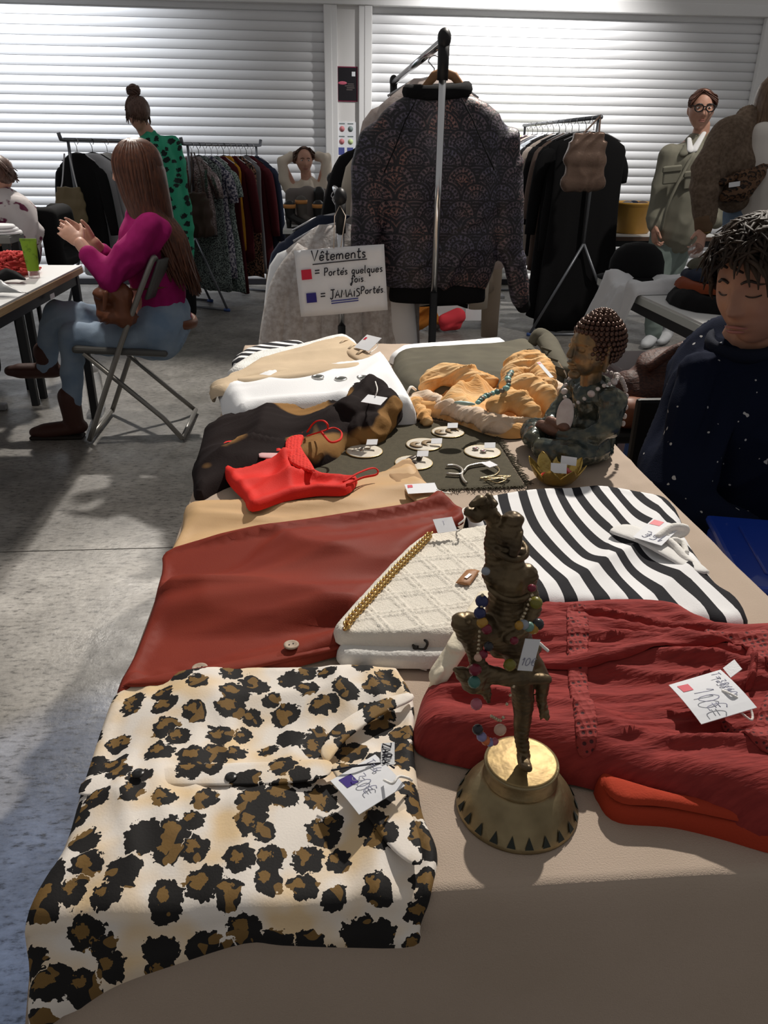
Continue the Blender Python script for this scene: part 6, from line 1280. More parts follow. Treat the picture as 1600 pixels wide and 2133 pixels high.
wpart('zip_placket', tube(spline([Wp(1446, 318, -.17), Wp(1418, 370, -.19), Wp(1390, 430, -.19), Wp(1376, 480, -.16)], 5), .014, 6, flat=.5), KHK, pq)
wpart('collar', join(limb([Wp(1425, 318, -.10), Wp(1436, 296, -.06)], [.03, .022], flat=.5), limb([Wp(1470, 318, -.10), Wp(1478, 282, -.02)], [.035, .025], flat=.5)), KHK, pq)
wpart('shirt_collar', join(limb([Wp(1438, 312, -.115), Wp(1436, 290, -.06)], [.022, .014], flat=.5), limb([Wp(1446, 312, -.115), Wp(1466, 278, -.04)], [.024, .016], flat=.5)), WHITE_C, pq)
for x, y in ((1400, 352), (1444, 362)):
    cp = wpart('chest_pocket', box(Wp(x, y + 12, -.165), (.12, .02, .11), (4, -6, 0)), KHK, pq, smooth=False, bevel=.008); wsub('pocket_flap', box(Wp(x, y, -.178), (.125, .016, .035), (10, -6, 0)), KHK, cp, pq, smooth=False, bevel=.006)
PG = cloth('mint_jeans', (.24, .30, .28))
cl('trousers', join(limb([Wp(1395, 475, .02), Wp(1368, 570, .0), Wp(1362, 690, 0)], [.125, .088, .062]), limb([Wp(1420, 475, .06), Wp(1392, 570, .08), Wp(1390, 660, .1)], [.125, .088, .06])), .012, PG, pq, .006, .05)
SNK = mat('sneaker_white', (.62, .64, .67), .6)
for (x, y, d) in ((1358, 705, 0), (1390, 690, .1)):
    f = Wp(x, y, d); wblob('sneaker', shoe((f.x, f.y, .05), (f.x - .10, f.y - .13, .035), boot=.05), .009, SNK, pq, smooth=4)
wpart('hand', place_hand(hand_shape(35), Wp(1362, 470, -.08), (.1, -.2, -1), (-1, 0, 0)), SKIN, pq)
head_parts(pq, hw_, (2, 0, -14), 1.02, True, (0, 0), False, HB2)
def WT(s): return xf(s, tuple(hw_), (2, 0, -14), 1.02)
fr = [tube([(s * .034 + .026 * math.cos(a), -.104, .008 + .021 * math.sin(a)) for a in np.linspace(0, 2 * math.pi, 24, endpoint=False)], .0042, 6, closed=True) for s in (-1, 1)] + [tube([(-.01, -.106, .013), (0, -.108, .015), (.01, -.106, .013)], .004, 6)] + [tube([(s * .059, -.103, .018), (s * .078, -.06, .02), (s * .08, .01, .015)], .0035, 6) for s in (-1, 1)]
gl = wpart('glasses', WT(join(*fr)), BTN, pq)
hp = []; rg = random.Random(12)
for i in range(150):
    a = rg.uniform(-.5, 3.6); st = np.array((-.02 + rg.uniform(-.01, .01), -.05 - .02 * rg.random(), .108)); q = np.array((.082 * math.cos(a), .085 * math.sin(a) - .02, .035 + .03 * rg.random() - (.02 if math.sin(a) < .2 else 0))); e_ = np.array((.025, .112, -.02)) + np.array((rg.uniform(-.02, .02), 0, rg.uniform(-.02, .02)))
    hp.append(spline([st, (st * .4 + q * .7), q, e_], 4))
hp += [spline([np.array((.02, .11, -.01)), np.array((.05 + rg.uniform(-.02, .02), .125, -.06)), np.array((.055 + rg.uniform(-.025, .02), .11, -.14 + rg.uniform(-.02, .02)))], 4) for i in range(35)]
HB3 = hairm('auburn', (.075, .03, .022), (.13, .06, .04))
wpart('hair', WT(join(strand_mesh(hp, [.004, .007, .006]), ball((0, .02, .035), (.082, .092, .085), 20, 12))), HB3, pq)

# ---- woman in a brown fluffy jacket at the edge of the picture
Yr = 4.2
def Rp(x, y, d=0.0): return at(x, y, Yr + d)
pr_ = thing('person', 'woman in a brown fluffy jacket and jeans holding a clear ball', 'person', (Rp(1590, 600).x, Yr, 0))
hr = Rp(1622, 200); wrr = Rp(1466, 478, -.12)
wblob('body', join(xf(head_shape(), tuple(hr), (0, 0, -40)), limb([Rp(1610, 250), Rp(1590, 290, .02)], [.05, .06]), limb([Rp(1590, 310, .03), Rp(1590, 460, .03)], [.11, .13]), limb([Rp(1510, 300, -.02), Rp(1470, 400, -.06), wrr], [.05, .042, .03]), place_hand(hand_shape(38, 6, 1.0, 40), wrr, Rp(1456, 530, -.2) - wrr, (.6, -.8, .3), -1)), .0055, SKIN, pr_, smooth=2)
FZ = mat('brown_boucle', (.115, .08, .055), .95, col2=(.18, .13, .095), nscale=60, bump=1.0, bscale=70)
cl('jacket', join(limb([Rp(1560, 250, .03), Rp(1540, 300, .02), Rp(1530, 350, -.02), Rp(1530, 400, -.02)], [.07, .12, .12, .10]), limb([Rp(1522, 278, -.01), Rp(1478, 345, -.05), Rp(1466, 420, -.1), Rp(1467, 455, -.12)], [.095, .088, .075, .058]), limb([Rp(1600, 300, .08), Rp(1680, 320, .06), Rp(1690, 430, .02)], [.14, .1, .08])), .009, FZ, pr_, .010, .04, 60, 3)
wpart('cuff', limb([Rp(1467, 456, -.12), Rp(1466, 472, -.12)], [.05, .046]), cloth('cuff_brown', (.16, .1, .06), bump=.6, bscale=150), pr_)
cl('tshirt', join(limb([Rp(1592, 290, -.06), Rp(1590, 360, -.06), Rp(1585, 420, -.04)], [.09, .12, .12]),), .01, cloth('tshirt_white', (.75, .71, .66)), pr_, .008)
cl('jeans', join(limb([Rp(1560, 440, .03), Rp(1545, 540, .03), Vector((Rp(1545, 540).x, Yr + .05, .1))], [.13, .1, .06]), limb([Rp(1620, 440, .03), Rp(1620, 540, .03), Vector((Rp(1620, 540).x, Yr + .05, .1))], [.13, .1, .06])), .012, DENIM, pr_, .005)
for x in (1545, 1620):
    f = Rp(x, 540, .05); wblob('shoe', shoe((f.x, f.y, .05), (f.x - .07, f.y - .14, .035), boot=.05), .01, SNK, pr_, smooth=4)
wpart('bracelet', xf(lathe([(.036, -.012), (.038, 0), (.036, .012)], 20, cap=False), tuple(wrr + Vector((.0, 0, -.004)))), GOLD, pr_, solid=.003)
hp = []; rg = random.Random(15)
for i in range(120):
    a = rg.uniform(-2.6, 2.6) + math.pi * .75; k = rg.random()
    P = [hr + Vector((0, 0, .115)), hr + Vector((.09 * math.cos(a), .09 * math.sin(a), .05)), hr + Vector((.11 * math.cos(a), .11 * math.sin(a), -.08)), hr + Vector((.13 * math.cos(a), .12 * math.sin(a), -.2)), hr + Vector((.13 * math.cos(a) + rg.uniform(-.02, .02), .10 * math.sin(a) - .03, -.30 - .05 * k))]
    if P[2].x < hr.x - .03 or P[2].y > hr.y - .03: hp.append(spline(P, 4))
HB4 = hairm('dark_blond', (.10, .055, .03), (.19, .12, .07))
wpart('hair', join(strand_mesh(hp, [.006, .011, .004]), ball(hr + Vector((.01, .02, .03)), (.088, .095, .09), 18, 12)), HB4, pr_)
pch = thing('leopard_pouch', 'furry leopard print pouch bag worn by the woman in the brown jacket', 'handbag', tuple(Rp(1545, 425, -.18)))
cl('body', join(limb([Rp(1518, 408, -.16), Rp(1545, 398, -.19), Rp(1580, 362, -.19), Rp(1594, 348, -.18)], [.045, .06, .045, .02], flat=.8), limb([Rp(1505, 380, -.15), Rp(1590, 345, -.18)], [.02, .015])), .006, leopard('pouch_leopard', 42, (.15, .085, .05), (.13, .07, .04), (.1, .05, .025), (.015, .01, .008), True), pch, .004, .03)
wpart('patch_label', box(Rp(1530, 384, -.235), (.055, .004, .022), (0, -8, 0)), PAPER, pch, smooth=False); wpart('strap', tube(spline([Rp(1505, 382, -.14), Rp(1500, 330, -.12), Rp(1530, 260, -.06)], 5), .012, 6, flat=.4), FZ, pch)
gb = Rp(1449, 522, -.22)
rooted('clear_ball', *ball(gb, .038, 24, 16), mat('clear_ball', (.95, .93, .95), .03, trans=.95, ior=1.15, alpha=.5), 'clear plastic ball held by the woman in the brown jacket', 'ball')

# ---- seated person in a floral blouse at the left edge
Yl = 4.55
def Lp(x, y, d=0.0): return at(x, y, Yl + d)
pl_ = thing('person', 'person with short brown hair and a floral blouse sitting on a black chair', 'person', (Lp(10, 500).x, Yl, 0))
hl = Lp(-14, 372); wl0 = Lp(10, 500, -.22)
wblob('body', join(xf(head_shape(), tuple(hl), (5, 0, -70)), limb([Lp(-2, 410, .02), Lp(4, 440, .04)], [.055, .065]), limb([Lp(4, 460, .03), Lp(10, 540, .03)], [.11, .13]), limb([Lp(38, 455, -.05), Lp(52, 500, -.1), wl0], [.045, .04, .03]), place_hand(hand_shape(30), wl0, (-1, -.2, -.1), (0, -1, .3), -1)), .006, SKIN, pl_, smooth=2)
FLB = mat('floral_blouse', (.62, .58, .58), .85, col2=(.14, .02, .06), nscale=17, mix=(.56, .6), bump=.2, bscale=300, detail=2)
cl('blouse', join(limb([Lp(8, 425, .02), Lp(14, 450, .0), Lp(20, 490, 0), Lp(24, 515, 0)], [.07, .15, .155, .16]), limb([Lp(40, 440, -.05), Lp(58, 480, -.09), Lp(50, 500, -.13)], [.085, .08, .07])), .01, FLB, pl_, .012, .06, 60, 5)
cl('trousers', join(limb([Lp(30, 530, .06), Lp(-60, 525, .0), Vector((Lp(-60, 525).x - .02, Yl - .02, .1))], [.13, .09, .06]), limb([Lp(30, 530, -.1), Lp(-60, 530, -.14), Vector((Lp(-60, 530).x - .02, Yl - .16, .1))], [.13, .09, .06])), .012, WC[1], pl_, .004)
wpart('hair', join(ball(hl + Vector((.012, .0, .035)), (.098, .082, .088), 20, 12), strand_mesh([spline([hl + Vector((-.03 + .02 * rg.random(), rg.uniform(-.05, .05), .115)), hl + Vector((.06, rg.uniform(-.085, .085), .09)), hl + Vector((.10 + .01 * rg.random(), rg.uniform(-.07, .07), rg.uniform(-.02, .05)))], 4) for i in range(60)], [.004, .008, .004])), HB2, pl_)
# ------------------------------------------------------------------ boy in the paint-splashed sweatshirt
pz = thing('person', 'boy with dark curly hair in a paint-splashed navy sweatshirt looking down', 'person', (.90, 1.55, .0))
hB = at(1584, 592, 1.50); RB = (11, -4, -58)
wblob('body', join(xf(head_shape(96, 72), tuple(hB), RB, 1.0), limb([hB + Vector((.03, .03, -.07)), (.90, 1.56, .88)], [.05, .062]), limb([(.90, 1.57, .82), (.96, 1.58, .50)], [.085, .10]), limb([(.82, 1.54, .80), (.75, 1.45, .68), (.745, 1.41, .60), (.87, 1.32, .55)], [.035, .033, .03, .026]),
        place_hand(hand_shape(40), (.87, 1.32, .55), (1, -.2, -.2), (0, .1, 1)), limb([(1.05, 1.52, .80), (1.14, 1.44, .60), (1.0, 1.32, .55)], [.035, .032, .026]), place_hand(hand_shape(40), (1.0, 1.32, .55), (-1, -.2, -.2), (0, .1, 1), -1)), .0032, SKIN2, pz, smooth=2)
NAVY = mat('navy_splashed', (.006, .009, .022), .9, col2=(.45, .45, .45), nscale=60, mix=(.735, .745), bump=.3, bscale=400, detail=1, spec=.08)
NAV2 = cloth('navy_plain', (.006, .009, .02))
cl('sweatshirt', join(limb([(.895, 1.56, .875), (.90, 1.57, .835), (.925, 1.57, .70), (.95, 1.57, .55)], [.07, .135, .16, .165]), limb([(.805, 1.53, .845), (1.03, 1.53, .845)], [.078, .08]), limb([(.80, 1.52, .825), (.745, 1.45, .70), (.735, 1.41, .60), (.85, 1.33, .55)], [.078, .074, .068, .052]), limb([(1.07, 1.51, .85), (1.15, 1.44, .60), (1.02, 1.34, .56)], [.092, .075, .055])), .0065, NAVY, pz, .024, .08, 55, 6)
wpart('neck_band', tube([tuple(np.array((.892, 1.548, .912)) + np.array((.068 * math.cos(a), .066 * math.sin(a), .012 * math.sin(a) + .008 * math.cos(a)))) for a in np.linspace(0, 2 * math.pi, 32, endpoint=False)], .011, 8, closed=True, flat=1.5), NAV2, pz)
cl('trousers', join(limb([(.90, 1.58, .50), (.84, 1.30, .46), (.84, 1.27, .1)], [.12, .085, .06]), limb([(1.02, 1.58, .50), (1.04, 1.30, .46), (1.04, 1.27, .1)], [.12, .085, .06])), .011, WC[1], pz, .004)
for x in (.84, 1.04): wblob('shoe', shoe((x, 1.27, .05), (x, 1.13, .035), boot=.05), .01, BTN, pz, smooth=4)
head_parts(pz, hB, RB, 1.0, False, lids=True, brow=hairm('boy_brow', (.02, .012, .009), (.03, .02, .014)))
HC = mat('dark_curls', (.012, .008, .006), .6, col2=(.05, .033, .022), nscale=20, spec=.25); hp = []; rg = random.Random(21)
for i in range(1000):
    a = rg.uniform(0, 6.283); el = math.asin(rg.uniform(-.25, 1)); d = np.array((math.cos(el) * math.cos(a), math.cos(el) * math.sin(a), math.sin(el)))
    p = np.array((.082, .100, .098)) * d + np.array((0, .012, .028))
    if d[1] < -.35 and p[2] < .062: continue
    if p[2] < -.01 and d[1] < .15: continue
    sw = rg.uniform(0, 6.28); t1 = np.cross(d, (math.cos(sw), math.sin(sw), .3)); t1 /= np.linalg.norm(t1) + 1e-9; t2 = np.cross(d, t1); r_ = rg.uniform(.009, .017); L_ = rg.uniform(.04, .075)
    fall = np.array((0, -.012, -.006)) if d[1] < 0 else np.array((0, .004, -.012))
    hp.append(spline([p + d * (.006 + .010 * math.sin(q * 2.1)) + t1 * L_ * (q - .3) + t2 * r_ * math.sin(q * 3.4 + sw) + fall * q * 2 for q in (0, .33, .66, 1.0)], 3))
wpart('hair', xf(join(strand_mesh(hp, [.003, .0058, .005, .0012], 5, .7), ball((0, .016, .030), (.084, .098, .094), 24, 16)), tuple(hB), RB), HC, pz)
BLU = mat('chair_blue', (.03, .07, .22), .6)
bc_ = thing('chair', 'dark chair under the boy in the navy sweatshirt', 'chair', (.97, 1.6, 0))
wpart('seat', box((.97, 1.56, .39), (.42, .42, .03)), BLKM, bc_, smooth=False, bevel=.01)
for x in (.79, 1.15):
    for y in (1.38, 1.76): wpart('leg', tube([(x, y, 0), (x, y, .385)], .012, 8), BLKM, bc_)
wpart('backrest', box((.97, 1.785, .62), (.38, .02, .2)), BLKM, bc_, smooth=False, bevel=.01)

# ---- blue cash box on a stool
CB = mat('cash_box_blue', (.010, .045, .36), .3, .1, coat=.5)
st = thing('stool', 'grey stool carrying the blue cash box beside the table', 'stool', (.86, 1.09, 0))
wpart('seat', box((.865, 1.09, .548), (.30, .28, .024)), GP, st, smooth=False, bevel=.01)
for x in (.74, .99):
    for y in (.97, 1.2): wpart('leg', tube([(x, y, 0), (x, y, .538)], .011, 8), GM, st)
cbx = thing('cash_box', 'blue metal cash box with wire handle beside the table', 'cash box', (.865, 1.10, .56), rz=-14)
obj('box_body', box((0, 0, .035), (.335, .265, .07)), CB, cbx, smooth=False, bevel=.012); lid_ = obj('lid', box((0, 0, .078), (.345, .275, .016)), CB, cbx, smooth=False, bevel=.007)
ld = obj('lid_panel', box((0, 0, .087), (.25, .18, .006)), CB, lid_, smooth=False, bevel=.005)
obj('handle', tube(spline([(-.055, .04, .092), (-.058, .038, .098), (-.058, -.042, .099), (.058, -.042, .099), (.058, .038, .098), (.055, .04, .092)], 3), .0032, 8), CHR, lid_)
for x in (-.055, .055): obj('hinge', box((x, .042, .093), (.018, .012, .006)), CHR, lid_, smooth=False, bevel=.002)

# ---- bags behind the boy
bn = thing('bench', 'low black bench behind the boy', 'bench', (1.02, 2.12, 0))
wpart('seat', box((1.02, 2.12, .555), (.50, .36, .03)), BLKM, bn, smooth=False, bevel=.008)
for x in (.81, 1.23):
    for y in (1.98, 2.26): wpart('leg', box((x, y, .27), (.03, .03, .54)), BLKM, bn, smooth=False)
WV = mat('woven_brown', (.075, .028, .018), .6, col2=(.03, .012, .01), nscale=110, bump=.9, bscale=110, stretch=(1, 1, 2))
wbg = thing('woven_bag', 'dark brown woven bag lying on the bench behind the boy', 'handbag', (1.0, 2.12, .572))
cl('body', join(limb([(.90, 2.1, .64), (1.02, 2.12, .66), (1.14, 2.14, .65)], [.075, .1, .08]), limb([(.95, 2.1, .70), (1.10, 2.12, .735)], [.06, .06])), .008, WV, wbg, .008, .05, 40, 3)
wpart('handle', tube(spline([(.92, 2.06, .72), (1.0, 2.04, .79), (1.1, 2.05, .785), (1.15, 2.08, .71)], 5), .013, 8), WV, wbg)
tb = thing('leather_pouch', 'rust brown leather pouch on the bench beside the woven bag', 'handbag', (.87, 1.99, .572))
cl('body', limb([(.85, 1.99, .615), (.93, 2.0, .61)], [.045, .04]), .006, mat('rust_leather', (.15, .05, .022), .5), tb, .003)
jb = thing('denim_bag', 'blue denim tote standing on the floor behind the bench', 'handbag', (1.22, 2.56, 0))
cl('body', limb([(1.20, 2.56, .12), (1.22, 2.56, .30), (1.22, 2.56, .48)], [.12, .14, .12], flat=.7), .012, BLU, jb, .012, .07)

# ------------------------------------------------------------------ side table with clothes on the right
def rect_table(label, x0, x1, y0, y1, z, topm, edgem, legm, th=.03, leg=.035, name='table', apron=True):
    r = thing(name, label, 'table', ((x0 + x1) / 2, (y0 + y1) / 2, 0))
    wpart('table_top', box(((x0 + x1) / 2, (y0 + y1) / 2, z - .004), (x1 - x0 - .004, y1 - y0 - .004, .008)), topm, r, smooth=False); wpart('edge_band', box(((x0 + x1) / 2, (y0 + y1) / 2, z - .008 - th / 2), (x1 - x0, y1 - y0, th)), edgem, r, smooth=False, bevel=.002)
    for x in (x0 + leg, x1 - leg):
        for y in (y0 + leg, y1 - leg): wpart('leg', box((x, y, (z - .03) / 2), (leg, leg, z - .03)), legm, r, smooth=False, bevel=.003)
    if apron:
        for x in (x0 + leg, x1 - leg): wpart('apron', box((x, (y0 + y1) / 2, z - .06), (leg * .7, y1 - y0 - leg * 3, .045)), legm, r, smooth=False)
        for y in (y0 + leg, y1 - leg): wpart('apron', box(((x0 + x1) / 2, y, z - .06), (x1 - x0 - leg * 3, leg * .7, .045)), legm, r, smooth=False)
    return r
LAM = mat('white_laminate', (.78, .79, .78), .35); BIR = mat('birch_edge', (.50, .35, .2), .6, col2=(.42, .28, .15), nscale=6, stretch=(8, 1, 30)); DST = mat('dark_steel', (.035, .037, .04), .45, .5); EDG = mat('white_edge', (.62, .65, .62), .5)
RTX, RTY, RTZ = 1.295, 3.60, .75
rect_table('white table with dark legs piled with clothes behind the boy', RTX, 2.05, 2.1, RTY, RTZ, LAM, EDG, DST)
def spatch(name, poly, z, th, mt_, label, cat_, fold=None, res=.015, rad=None, wrapx=None):
    V, Fc, d = patch_mesh(spline(poly, 4, True), z, th, rad=rad, res=res, fold=fold)
    if wrapx is not None: V = wrap(V, wrapx, 9, -9, RTZ, .02)
    return rooted(name, V, Fc, mt_, label, cat_)
wd = spatch('white_shirt', [(.98, 3.30), (1.02, 3.12), (1.2, 3.08), (1.45, 3.10), (1.75, 3.25), (1.95, 3.42), (1.85, 3.55), (1.5, 3.50), (1.25, 3.48), (1.05, 3.50)], RTZ + .002, .022, WHITE_C, 'white shirt hanging over the edge of the clothes table', 'shirt', W((20, .1, .05, 4, 3), (5, .05, .02, 5, 5)), wrapx=RTX, res=.012)
spatch('black_sweater', [(1.36, 2.72), (1.75, 2.62), (1.92, 2.86), (1.80, 3.06), (1.40, 3.04)], RTZ + .002, .06, WC[1], 'black sweater at the bottom of the pile on the clothes table', 'sweater', W((20, .1, .02, 4, 7)))
spatch('rust_sweater', [(1.40, 2.78), (1.75, 2.70), (1.88, 2.9), (1.76, 3.06), (1.42, 3.04)], RTZ + .056, .035, cloth('rust_knit', (.22, .05, .02)), 'rust orange sweater folded in the pile on the clothes table', 'sweater', W((15, .1, .012, 4, 8)))
spatch('navy_sweater', [(1.44, 2.84), (1.75, 2.78), (1.84, 2.95), (1.72, 3.10), (1.45, 3.08)], RTZ + .086, .03, WC[3], 'dark navy top folded above the rust sweater', 'sweater', W((15, .08, .014, 4, 9)))
spatch('charcoal_shirt', [(1.48, 2.92), (1.78, 2.86), (1.86, 3.05), (1.74, 3.18), (1.5, 3.14)], RTZ + .112, .035, C_['olive'], 'charcoal shirt at the top of the pile on the clothes table', 'shirt', W((15, .08, .016, 4, 10)))
spatch('beige_jacket', [(1.31, 2.30), (1.50, 2.24), (1.66, 2.42), (1.52, 2.56), (1.34, 2.52)], RTZ + .002, .06, cloth('jacket_beige', (.36, .25, .17)), 'beige jacket folded at the near end of the clothes table', 'jacket', W((15, .08, .014, 4, 11)))
ht = thing('black_hat', 'black rounded hat on the corner of the clothes table', 'hat', (1.44, 3.52, RTZ + .001))
obj('crown', lathe([(.118, .0), (.122, .03), (.118, .08), (.10, .12), (.065, .148), (.02, .158)], 28), C_['black'], ht); obj('brim', lathe([(.10, .004), (.165, .0), (.17, .006), (.12, .02)], 28), C_['black'], ht)
cr = thing('storage_crate', 'pinkish plastic crate stored under the clothes table', 'crate', (1.50, 3.36, 0))
PKC = mat('crate_pink', (.34, .24, .25), .5)
wpart('tub', box((1.50, 3.36, .20), (.36, .32, .40)), PKC, cr, smooth=False, bevel=.015); wpart('rim', box((1.50, 3.36, .405), (.39, .35, .025)), mat('crate_rim', (.5, .42, .43), .45), cr, smooth=False, bevel=.008)

# ---- back table with the yellow tub
rect_table('low white table behind the woman with glasses carrying a yellow tub', 2.22, 3.1, 6.0, 6.62, .70, LAM, mat('table_edge_brown', (.10, .06, .045), .6), DST)
yt = thing('yellow_tub', 'yellow plastic tub standing on the back table', 'tub', (2.46, 6.24, .70))
YEL = mat('tub_yellow', (.50, .28, .055), .38, col2=(.42, .22, .045), nscale=5)
obj('bucket', lathe([(.06, .002), (.132, .002), (.14, .012), (.158, .20), (.17, .212), (.172, .225), (.162, .226), (.15, .215), (.13, .02), (.02, .012)], 40), YEL, yt)
for k in range(3): tag_ = rooted('rolled_sock', *ball((2.40 + .06 * k, 6.22 + .03 * (k % 2), .905), (.05, .04, .03), 12, 8), [C_['grey'], C_['navy'], C_['taupe']][k], ['grey rolled sock peeking out of the yellow tub', 'navy rolled sock in the middle of the yellow tub', 'taupe rolled sock at the side of the yellow tub'][k], 'sock')

# ------------------------------------------------------------------ left tables
rect_table('white laminate table with birch edge in front of the seated woman', -2.7, -1.12, 2.2, 3.92, .75, LAM, BIR, DST, th=.028)
st_ = rooted('stock_sticker', *box((-1.1185, 3.42, .69), (.003, .05, .02)), PAPER, 'small white sticker on the table frame', 'sticker', smooth=False)
gp = on(72, 578, .752)
gt = thing('cream_tube', 'green tube of lotion standing on its clear cap on the white table', 'tube', (gp.x, gp.y, .751))
obj('cap', lathe([(.022, 0), (.0225, .002), (.0225, .028), (.021, .03)], 20), CG, gt)
obj('tube_body', grid(lambda u, v: ((.024 * (1 - v) + .034 * v) * math.cos(2 * math.pi * u), (.024 * (1 - v) + .003 * v) * math.sin(2 * math.pi * u), .03 + .12 * v), 24, 8, cu=True), mat('tube_green', (.20, .33, .02), .4, col2=(.10, .19, .01), nscale=30, mix=(.55, .65)), gt)
obj('crimp', box((0, 0, .153), (.069, .004, .012)), mat('tube_green', (0, 0, 0)), gt, smooth=False)
fp = on(24, 552, .79)
fs = thing('fringed_scarf', 'coral pink fringed scarf heaped on the white table', 'scarf', (fp.x, fp.y, .751))
rg = random.Random(3); COR = cloth('coral_yarn', (.55, .06, .06), (.62, .10, .09))
hp = []
for i in range(170):
    a, e_ = rg.uniform(0, 6.28), rg.uniform(.0, 1.5); d = np.array((math.cos(a) * math.cos(e_), math.sin(a) * math.cos(e_), math.sin(e_)))
    p = d * np.array((.085, .075, .075)) + np.array((0, 0, .012)); hp.append(spline([p * .7, p, p * 1.12 + np.array((rg.uniform(-.03, .03), rg.uniform(-.03, .03), -.005)), p * 1.1 + np.array((rg.uniform(-.04, .04), rg.uniform(-.04, .04), -.02 * d[2]))], 3))
obj('yarn', join(strand_mesh(hp, [.006, .008, .006]), ball((0, 0, .03), (.075, .065, .06), 14, 8)), COR, fs)['kind'] = 'stuff'
def heap(name, label, cat_, c, prims, mt_, vox=.008, amp=.01, wl=.04):
    r = thing(name, label, cat_, tuple(c)); cl('cloth', prims, vox, mt_, r, amp, wl, 30, 5); return r
p = on(18, 580, .77); heap('black_scarf', 'black cloth lying under the coral fringed scarf', 'scarf', (p.x, p.y, .752), limb([p + Vector((-.12, 0, 0)), p + Vector((.02, .03, .01)), p + Vector((.07, -.02, 0))], [.035, .032, .018], flat=.8), WC[1], wl=.03)
p = on(10, 610, .765); heap('silver_bag', 'crumpled silver grey cloth bag on the near part of the white table', 'bag', (p.x, p.y, .752), limb([p + Vector((-.15, 0, .005)), p + Vector((-.03, .03, .015)), p + Vector((.085, -.01, 0))], [.04, .035, .014], flat=.7), mat('silver_grey', (.35, .36, .37), .4, col2=(.03, .03, .03), nscale=11, mix=(.5, .56)), wl=.03)
sd = rect_table('small grey side table in front of the person in the floral blouse', -2.35, -1.49, 4.08, 4.28, .865, mat('grey_top', (.20, .21, .2), .5), mat('grey_top2', (.16, .165, .16), .5), DST, name='side_table', apron=False)
wpart('foot_bar', box((-1.70, 4.04, .018), (.10, .05, .034)), STEEL, sd, smooth=False, bevel=.006)
for k in range(3):
    rooted('folded_cloth', *patch_mesh(spline([(-1.92, 4.11), (-1.52, 4.10), (-1.505 - .02 * k, 4.25), (-1.92, 4.26)], 4, True), .867 + .014 * k, .014, rad=.012, res=.03)[:2], WHITE_C, ['white folded cloth at the bottom of the stack on the side table', 'white folded cloth in the middle of the stack on the side table', 'white folded cloth on top of the stack on the side table'][k], 'cloth')
lc = thing('black_chair', 'black upholstered chair under the person in the floral blouse', 'chair', (-1.75, 4.62, 0))
wpart('seat', box((-1.85, 4.60, .45), (.48, .48, .07)), C_['black'], lc, smooth=False, bevel=.025)
A_ = [at(82, 432, 4.62), at(100, 450, 4.66), at(118, 545, 4.66), at(120, 600, 4.66)]
wblob('backrest', join(limb([A_[0] + Vector((-.03, .0, -.03)), A_[1], A_[2]], [.035, .05, .055], flat=1.0), limb([A_[0] + Vector((-.03, .30, -.03)), A_[1] + Vector((0, .3, 0)), A_[2] + Vector((0, .3, 0))], [.035, .05, .055]), limb([A_[1], A_[1] + Vector((0, .3, 0))], [.05, .05]), limb([A_[2], A_[2] + Vector((0, .3, 0))], [.055, .055]), limb([(A_[1] + A_[2]) / 2, (A_[1] + A_[2]) / 2 + Vector((0, .3, 0))], [.055, .055])), .012, C_['black'], lc, smooth=8)
for x in (-2.05, -1.66):
    for y in (4.42, 4.8): wpart('leg', tube([(x, y, 0), (x, y, .43)], .014, 8), DST, lc)

# ------------------------------------------------------------------ shoe table in front of the girl
rect_table('small white table with boots in front of the girl', -.265, .42, 6.36, 6.80, .70, LAM, EDG, DST)
def ankle_boot(label, x, y, ang, mt_, heel=.05, shaft=.14, patchm=None, lie=0, grp='ankle boots on the shoe table'):
    r = thing('ankle_boot', label, 'boot', (x, y, .701), grp, ang)
    blob('upper', xf(join(limb([(0, 0, .05 + heel * .6), (.07, 0, .04 + heel * .2), (.14, 0, .028), (.185, 0, .022)], [.036, .037, .032, .018], flat=.8, upv=(0, 0, 1)), limb([(-.005, 0, .06 + heel * .6), (-.008, 0, .06 + shaft)], [.038, .046])), rot=(lie, 0, 0)), .006, mt_, r, smooth=3)
    obj('heel', xf(lathe([(.018, 0), (.026, .06 + heel * .5)], 10), (-.018, 0, .0)), BTN, r); obj('sole', xf(box((.10, 0, .006), (.18, .06, .010), (0, 0, 0))), BTN, r, smooth=False, bevel=.004)
    if patchm: obj('lining', xf(lathe([(.047, .0), (.049, .028)], 16, cap=True), (-.008, 0, .045 + shaft)), patchm, r)
    return r
TANL = mat('lining_tan', (.6, .27, .08), .6); SUE = mat('suede_grey', (.10, .09, .08), .8); BLL = mat('black_leather', (.012, .012, .012), .35); BUR = mat('burgundy_leather', (.09, .012, .022), .35)
ankle_boot('black heeled ankle boot with tan lining at the end of the shoe table', -.20, 6.42, -20, BLL, .06, .10, TANL)
ankle_boot('grey suede heeled boot in the middle of the shoe table', -.11, 6.46, -25, SUE, .05, .13, TANL)
ankle_boot('black flat ankle boot with tan lining on the shoe table', .02, 6.47, -30, BLL, .03, .10, TANL)
ankle_boot('tall black lace-up boot on the shoe table', .03, 6.62, -40, BLL, .03, .19)
ankle_boot('burgundy leather boot at the side of the shoe table', .15, 6.56, 150, BUR, .03, .12)
gbg = thing('suede_bag', 'grey suede bag standing behind the boots on the shoe table', 'handbag', (-.05, 6.70, .701))
wblob('body', join(limb([(-.20, 6.71, .76), (.06, 6.71, .76)], [.06, .06]), limb([(-.20, 6.71, .93), (.06, 6.71, .93)], [.05, .05]), limb([(-.20, 6.71, .76), (-.20, 6.71, .93)], [.055, .05]), limb([(.06, 6.71, .76), (.06, 6.71, .93)], [.055, .05]), limb([(-.07, 6.71, .77), (-.07, 6.71, .92)], [.085, .08])), .012, mat('suede_taupe', (.16, .14, .13), .85), gbg, smooth=5)
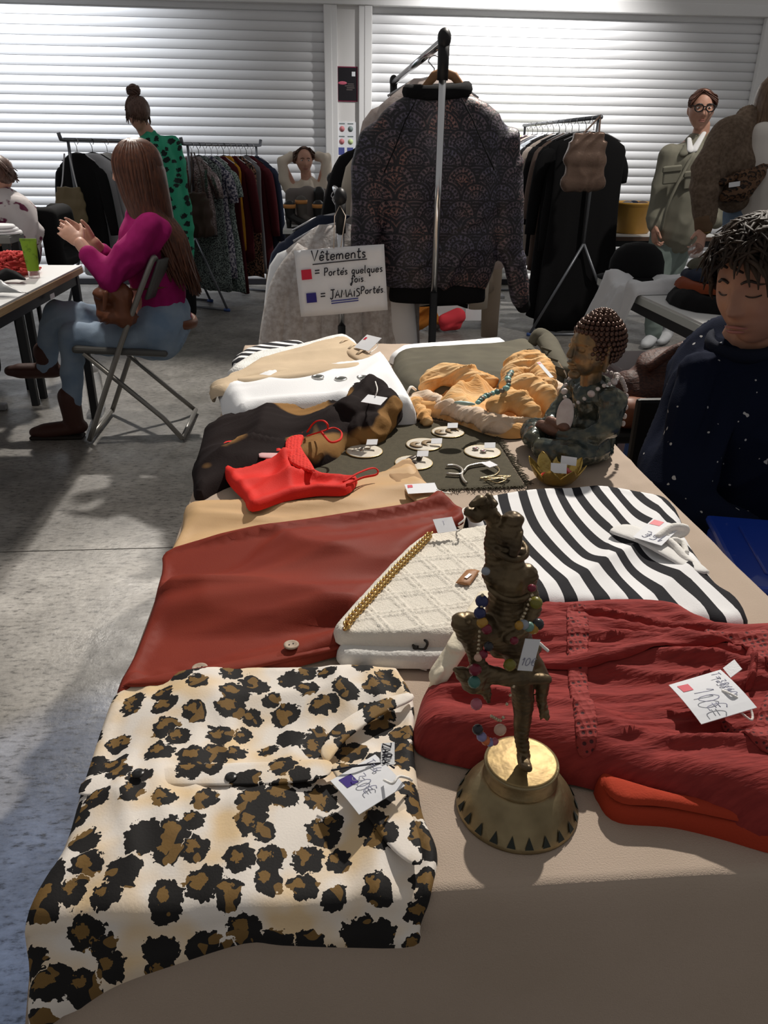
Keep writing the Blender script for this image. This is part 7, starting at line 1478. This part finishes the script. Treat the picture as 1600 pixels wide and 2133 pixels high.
wpart('handle', tube(spline([(-.20, 6.70, .97), (-.23, 6.70, .9), (-.235, 6.69, .78)], 4), .014, 8), BLL, gbg)
tc_ = rooted('pink_tissue', *ball((.13, 6.70, .80), (.05, .04, .095), 14, 10), mat('tissue_pink', (.55, .22, .24), .6), 'pink wrapping tissue beside the suede bag', 'tissue')
wp = thing('wooden_board', 'pale wooden board with a dark round hole leaning by the shutter', 'board', (-.42, 7.9, 0))
a, b_ = at(556, 476, 7.9), at(592, 600, 7.9)
wpart('panel', box(((a.x + b_.x) / 2, 7.9, .31), (b_.x - a.x + .06, .03, .62)), mat('pale_wood', (.55, .44, .33), .6), wp, smooth=False, bevel=.004)
q = at(570, 488, 7.88); wpart('grip_hole', xf(lathe([(.035, -.004), (.035, .004)], 20), tuple(q), (90, 0, 0)), HOLE, wp)

# ------------------------------------------------------------------ clear storage box on wheels
sbx = thing('wheeled_storage_box', 'clear plastic storage box on small wheels under the bomber jacket', 'storage box', (1.13, 6.15, 0))
CLR = mat('box_clear', (.75, .76, .78), .2, alpha=.35)
wpart('tub', box((1.13, 6.15, .14), (.56, .36, .20)), CLR, sbx, smooth=False, bevel=.02); wpart('lid', box((1.13, 6.15, .25), (.60, .40, .025)), mat('box_lid', (.4, .41, .43), .4, alpha=.8), sbx, smooth=False, bevel=.008)
for x in (.92, 1.34):
    for y in (5.99, 6.31): wpart('wheel', xf(lathe([(.026, -.012), (.028, 0), (.026, .012)], 16), (x, y, .028), (90, 0, 0)), mat('wheel_grey', (.5, .48, .45), .5), sbx)
rooted('white_card', *box((1.24, 5.955, .17), (.22, .006, .19)), PAPER, 'white sheet of card on the front of the storage box', 'card', smooth=False)
p = Vector((1.03, 5.93, .13)); heap('coral_cloth', 'bright coral cloth in front of the storage box', 'cloth', (1.03, 5.9, .002), join(limb([(.95, 5.90, .10), (1.08, 5.90, .12)], [.06, .055]), limb([(.98, 5.9, .05), (1.06, 5.9, .05)], [.05, .05])), cloth('coral_bright', (.75, .06, .08)), .012, .02, .08)
heap('orange_cloth', 'orange brown cloth dropped on the floor beside the storage box', 'cloth', (.82, 5.95, .002), join(limb([(.72, 5.92, .035), (.86, 5.95, .12), (.98, 5.9, .035)], [.035, .06, .035]), limb([(.78, 5.95, .12), (.84, 5.95, .2)], [.05, .03])), cloth('orange_brown', (.42, .15, .025)), .01, .03, .06)
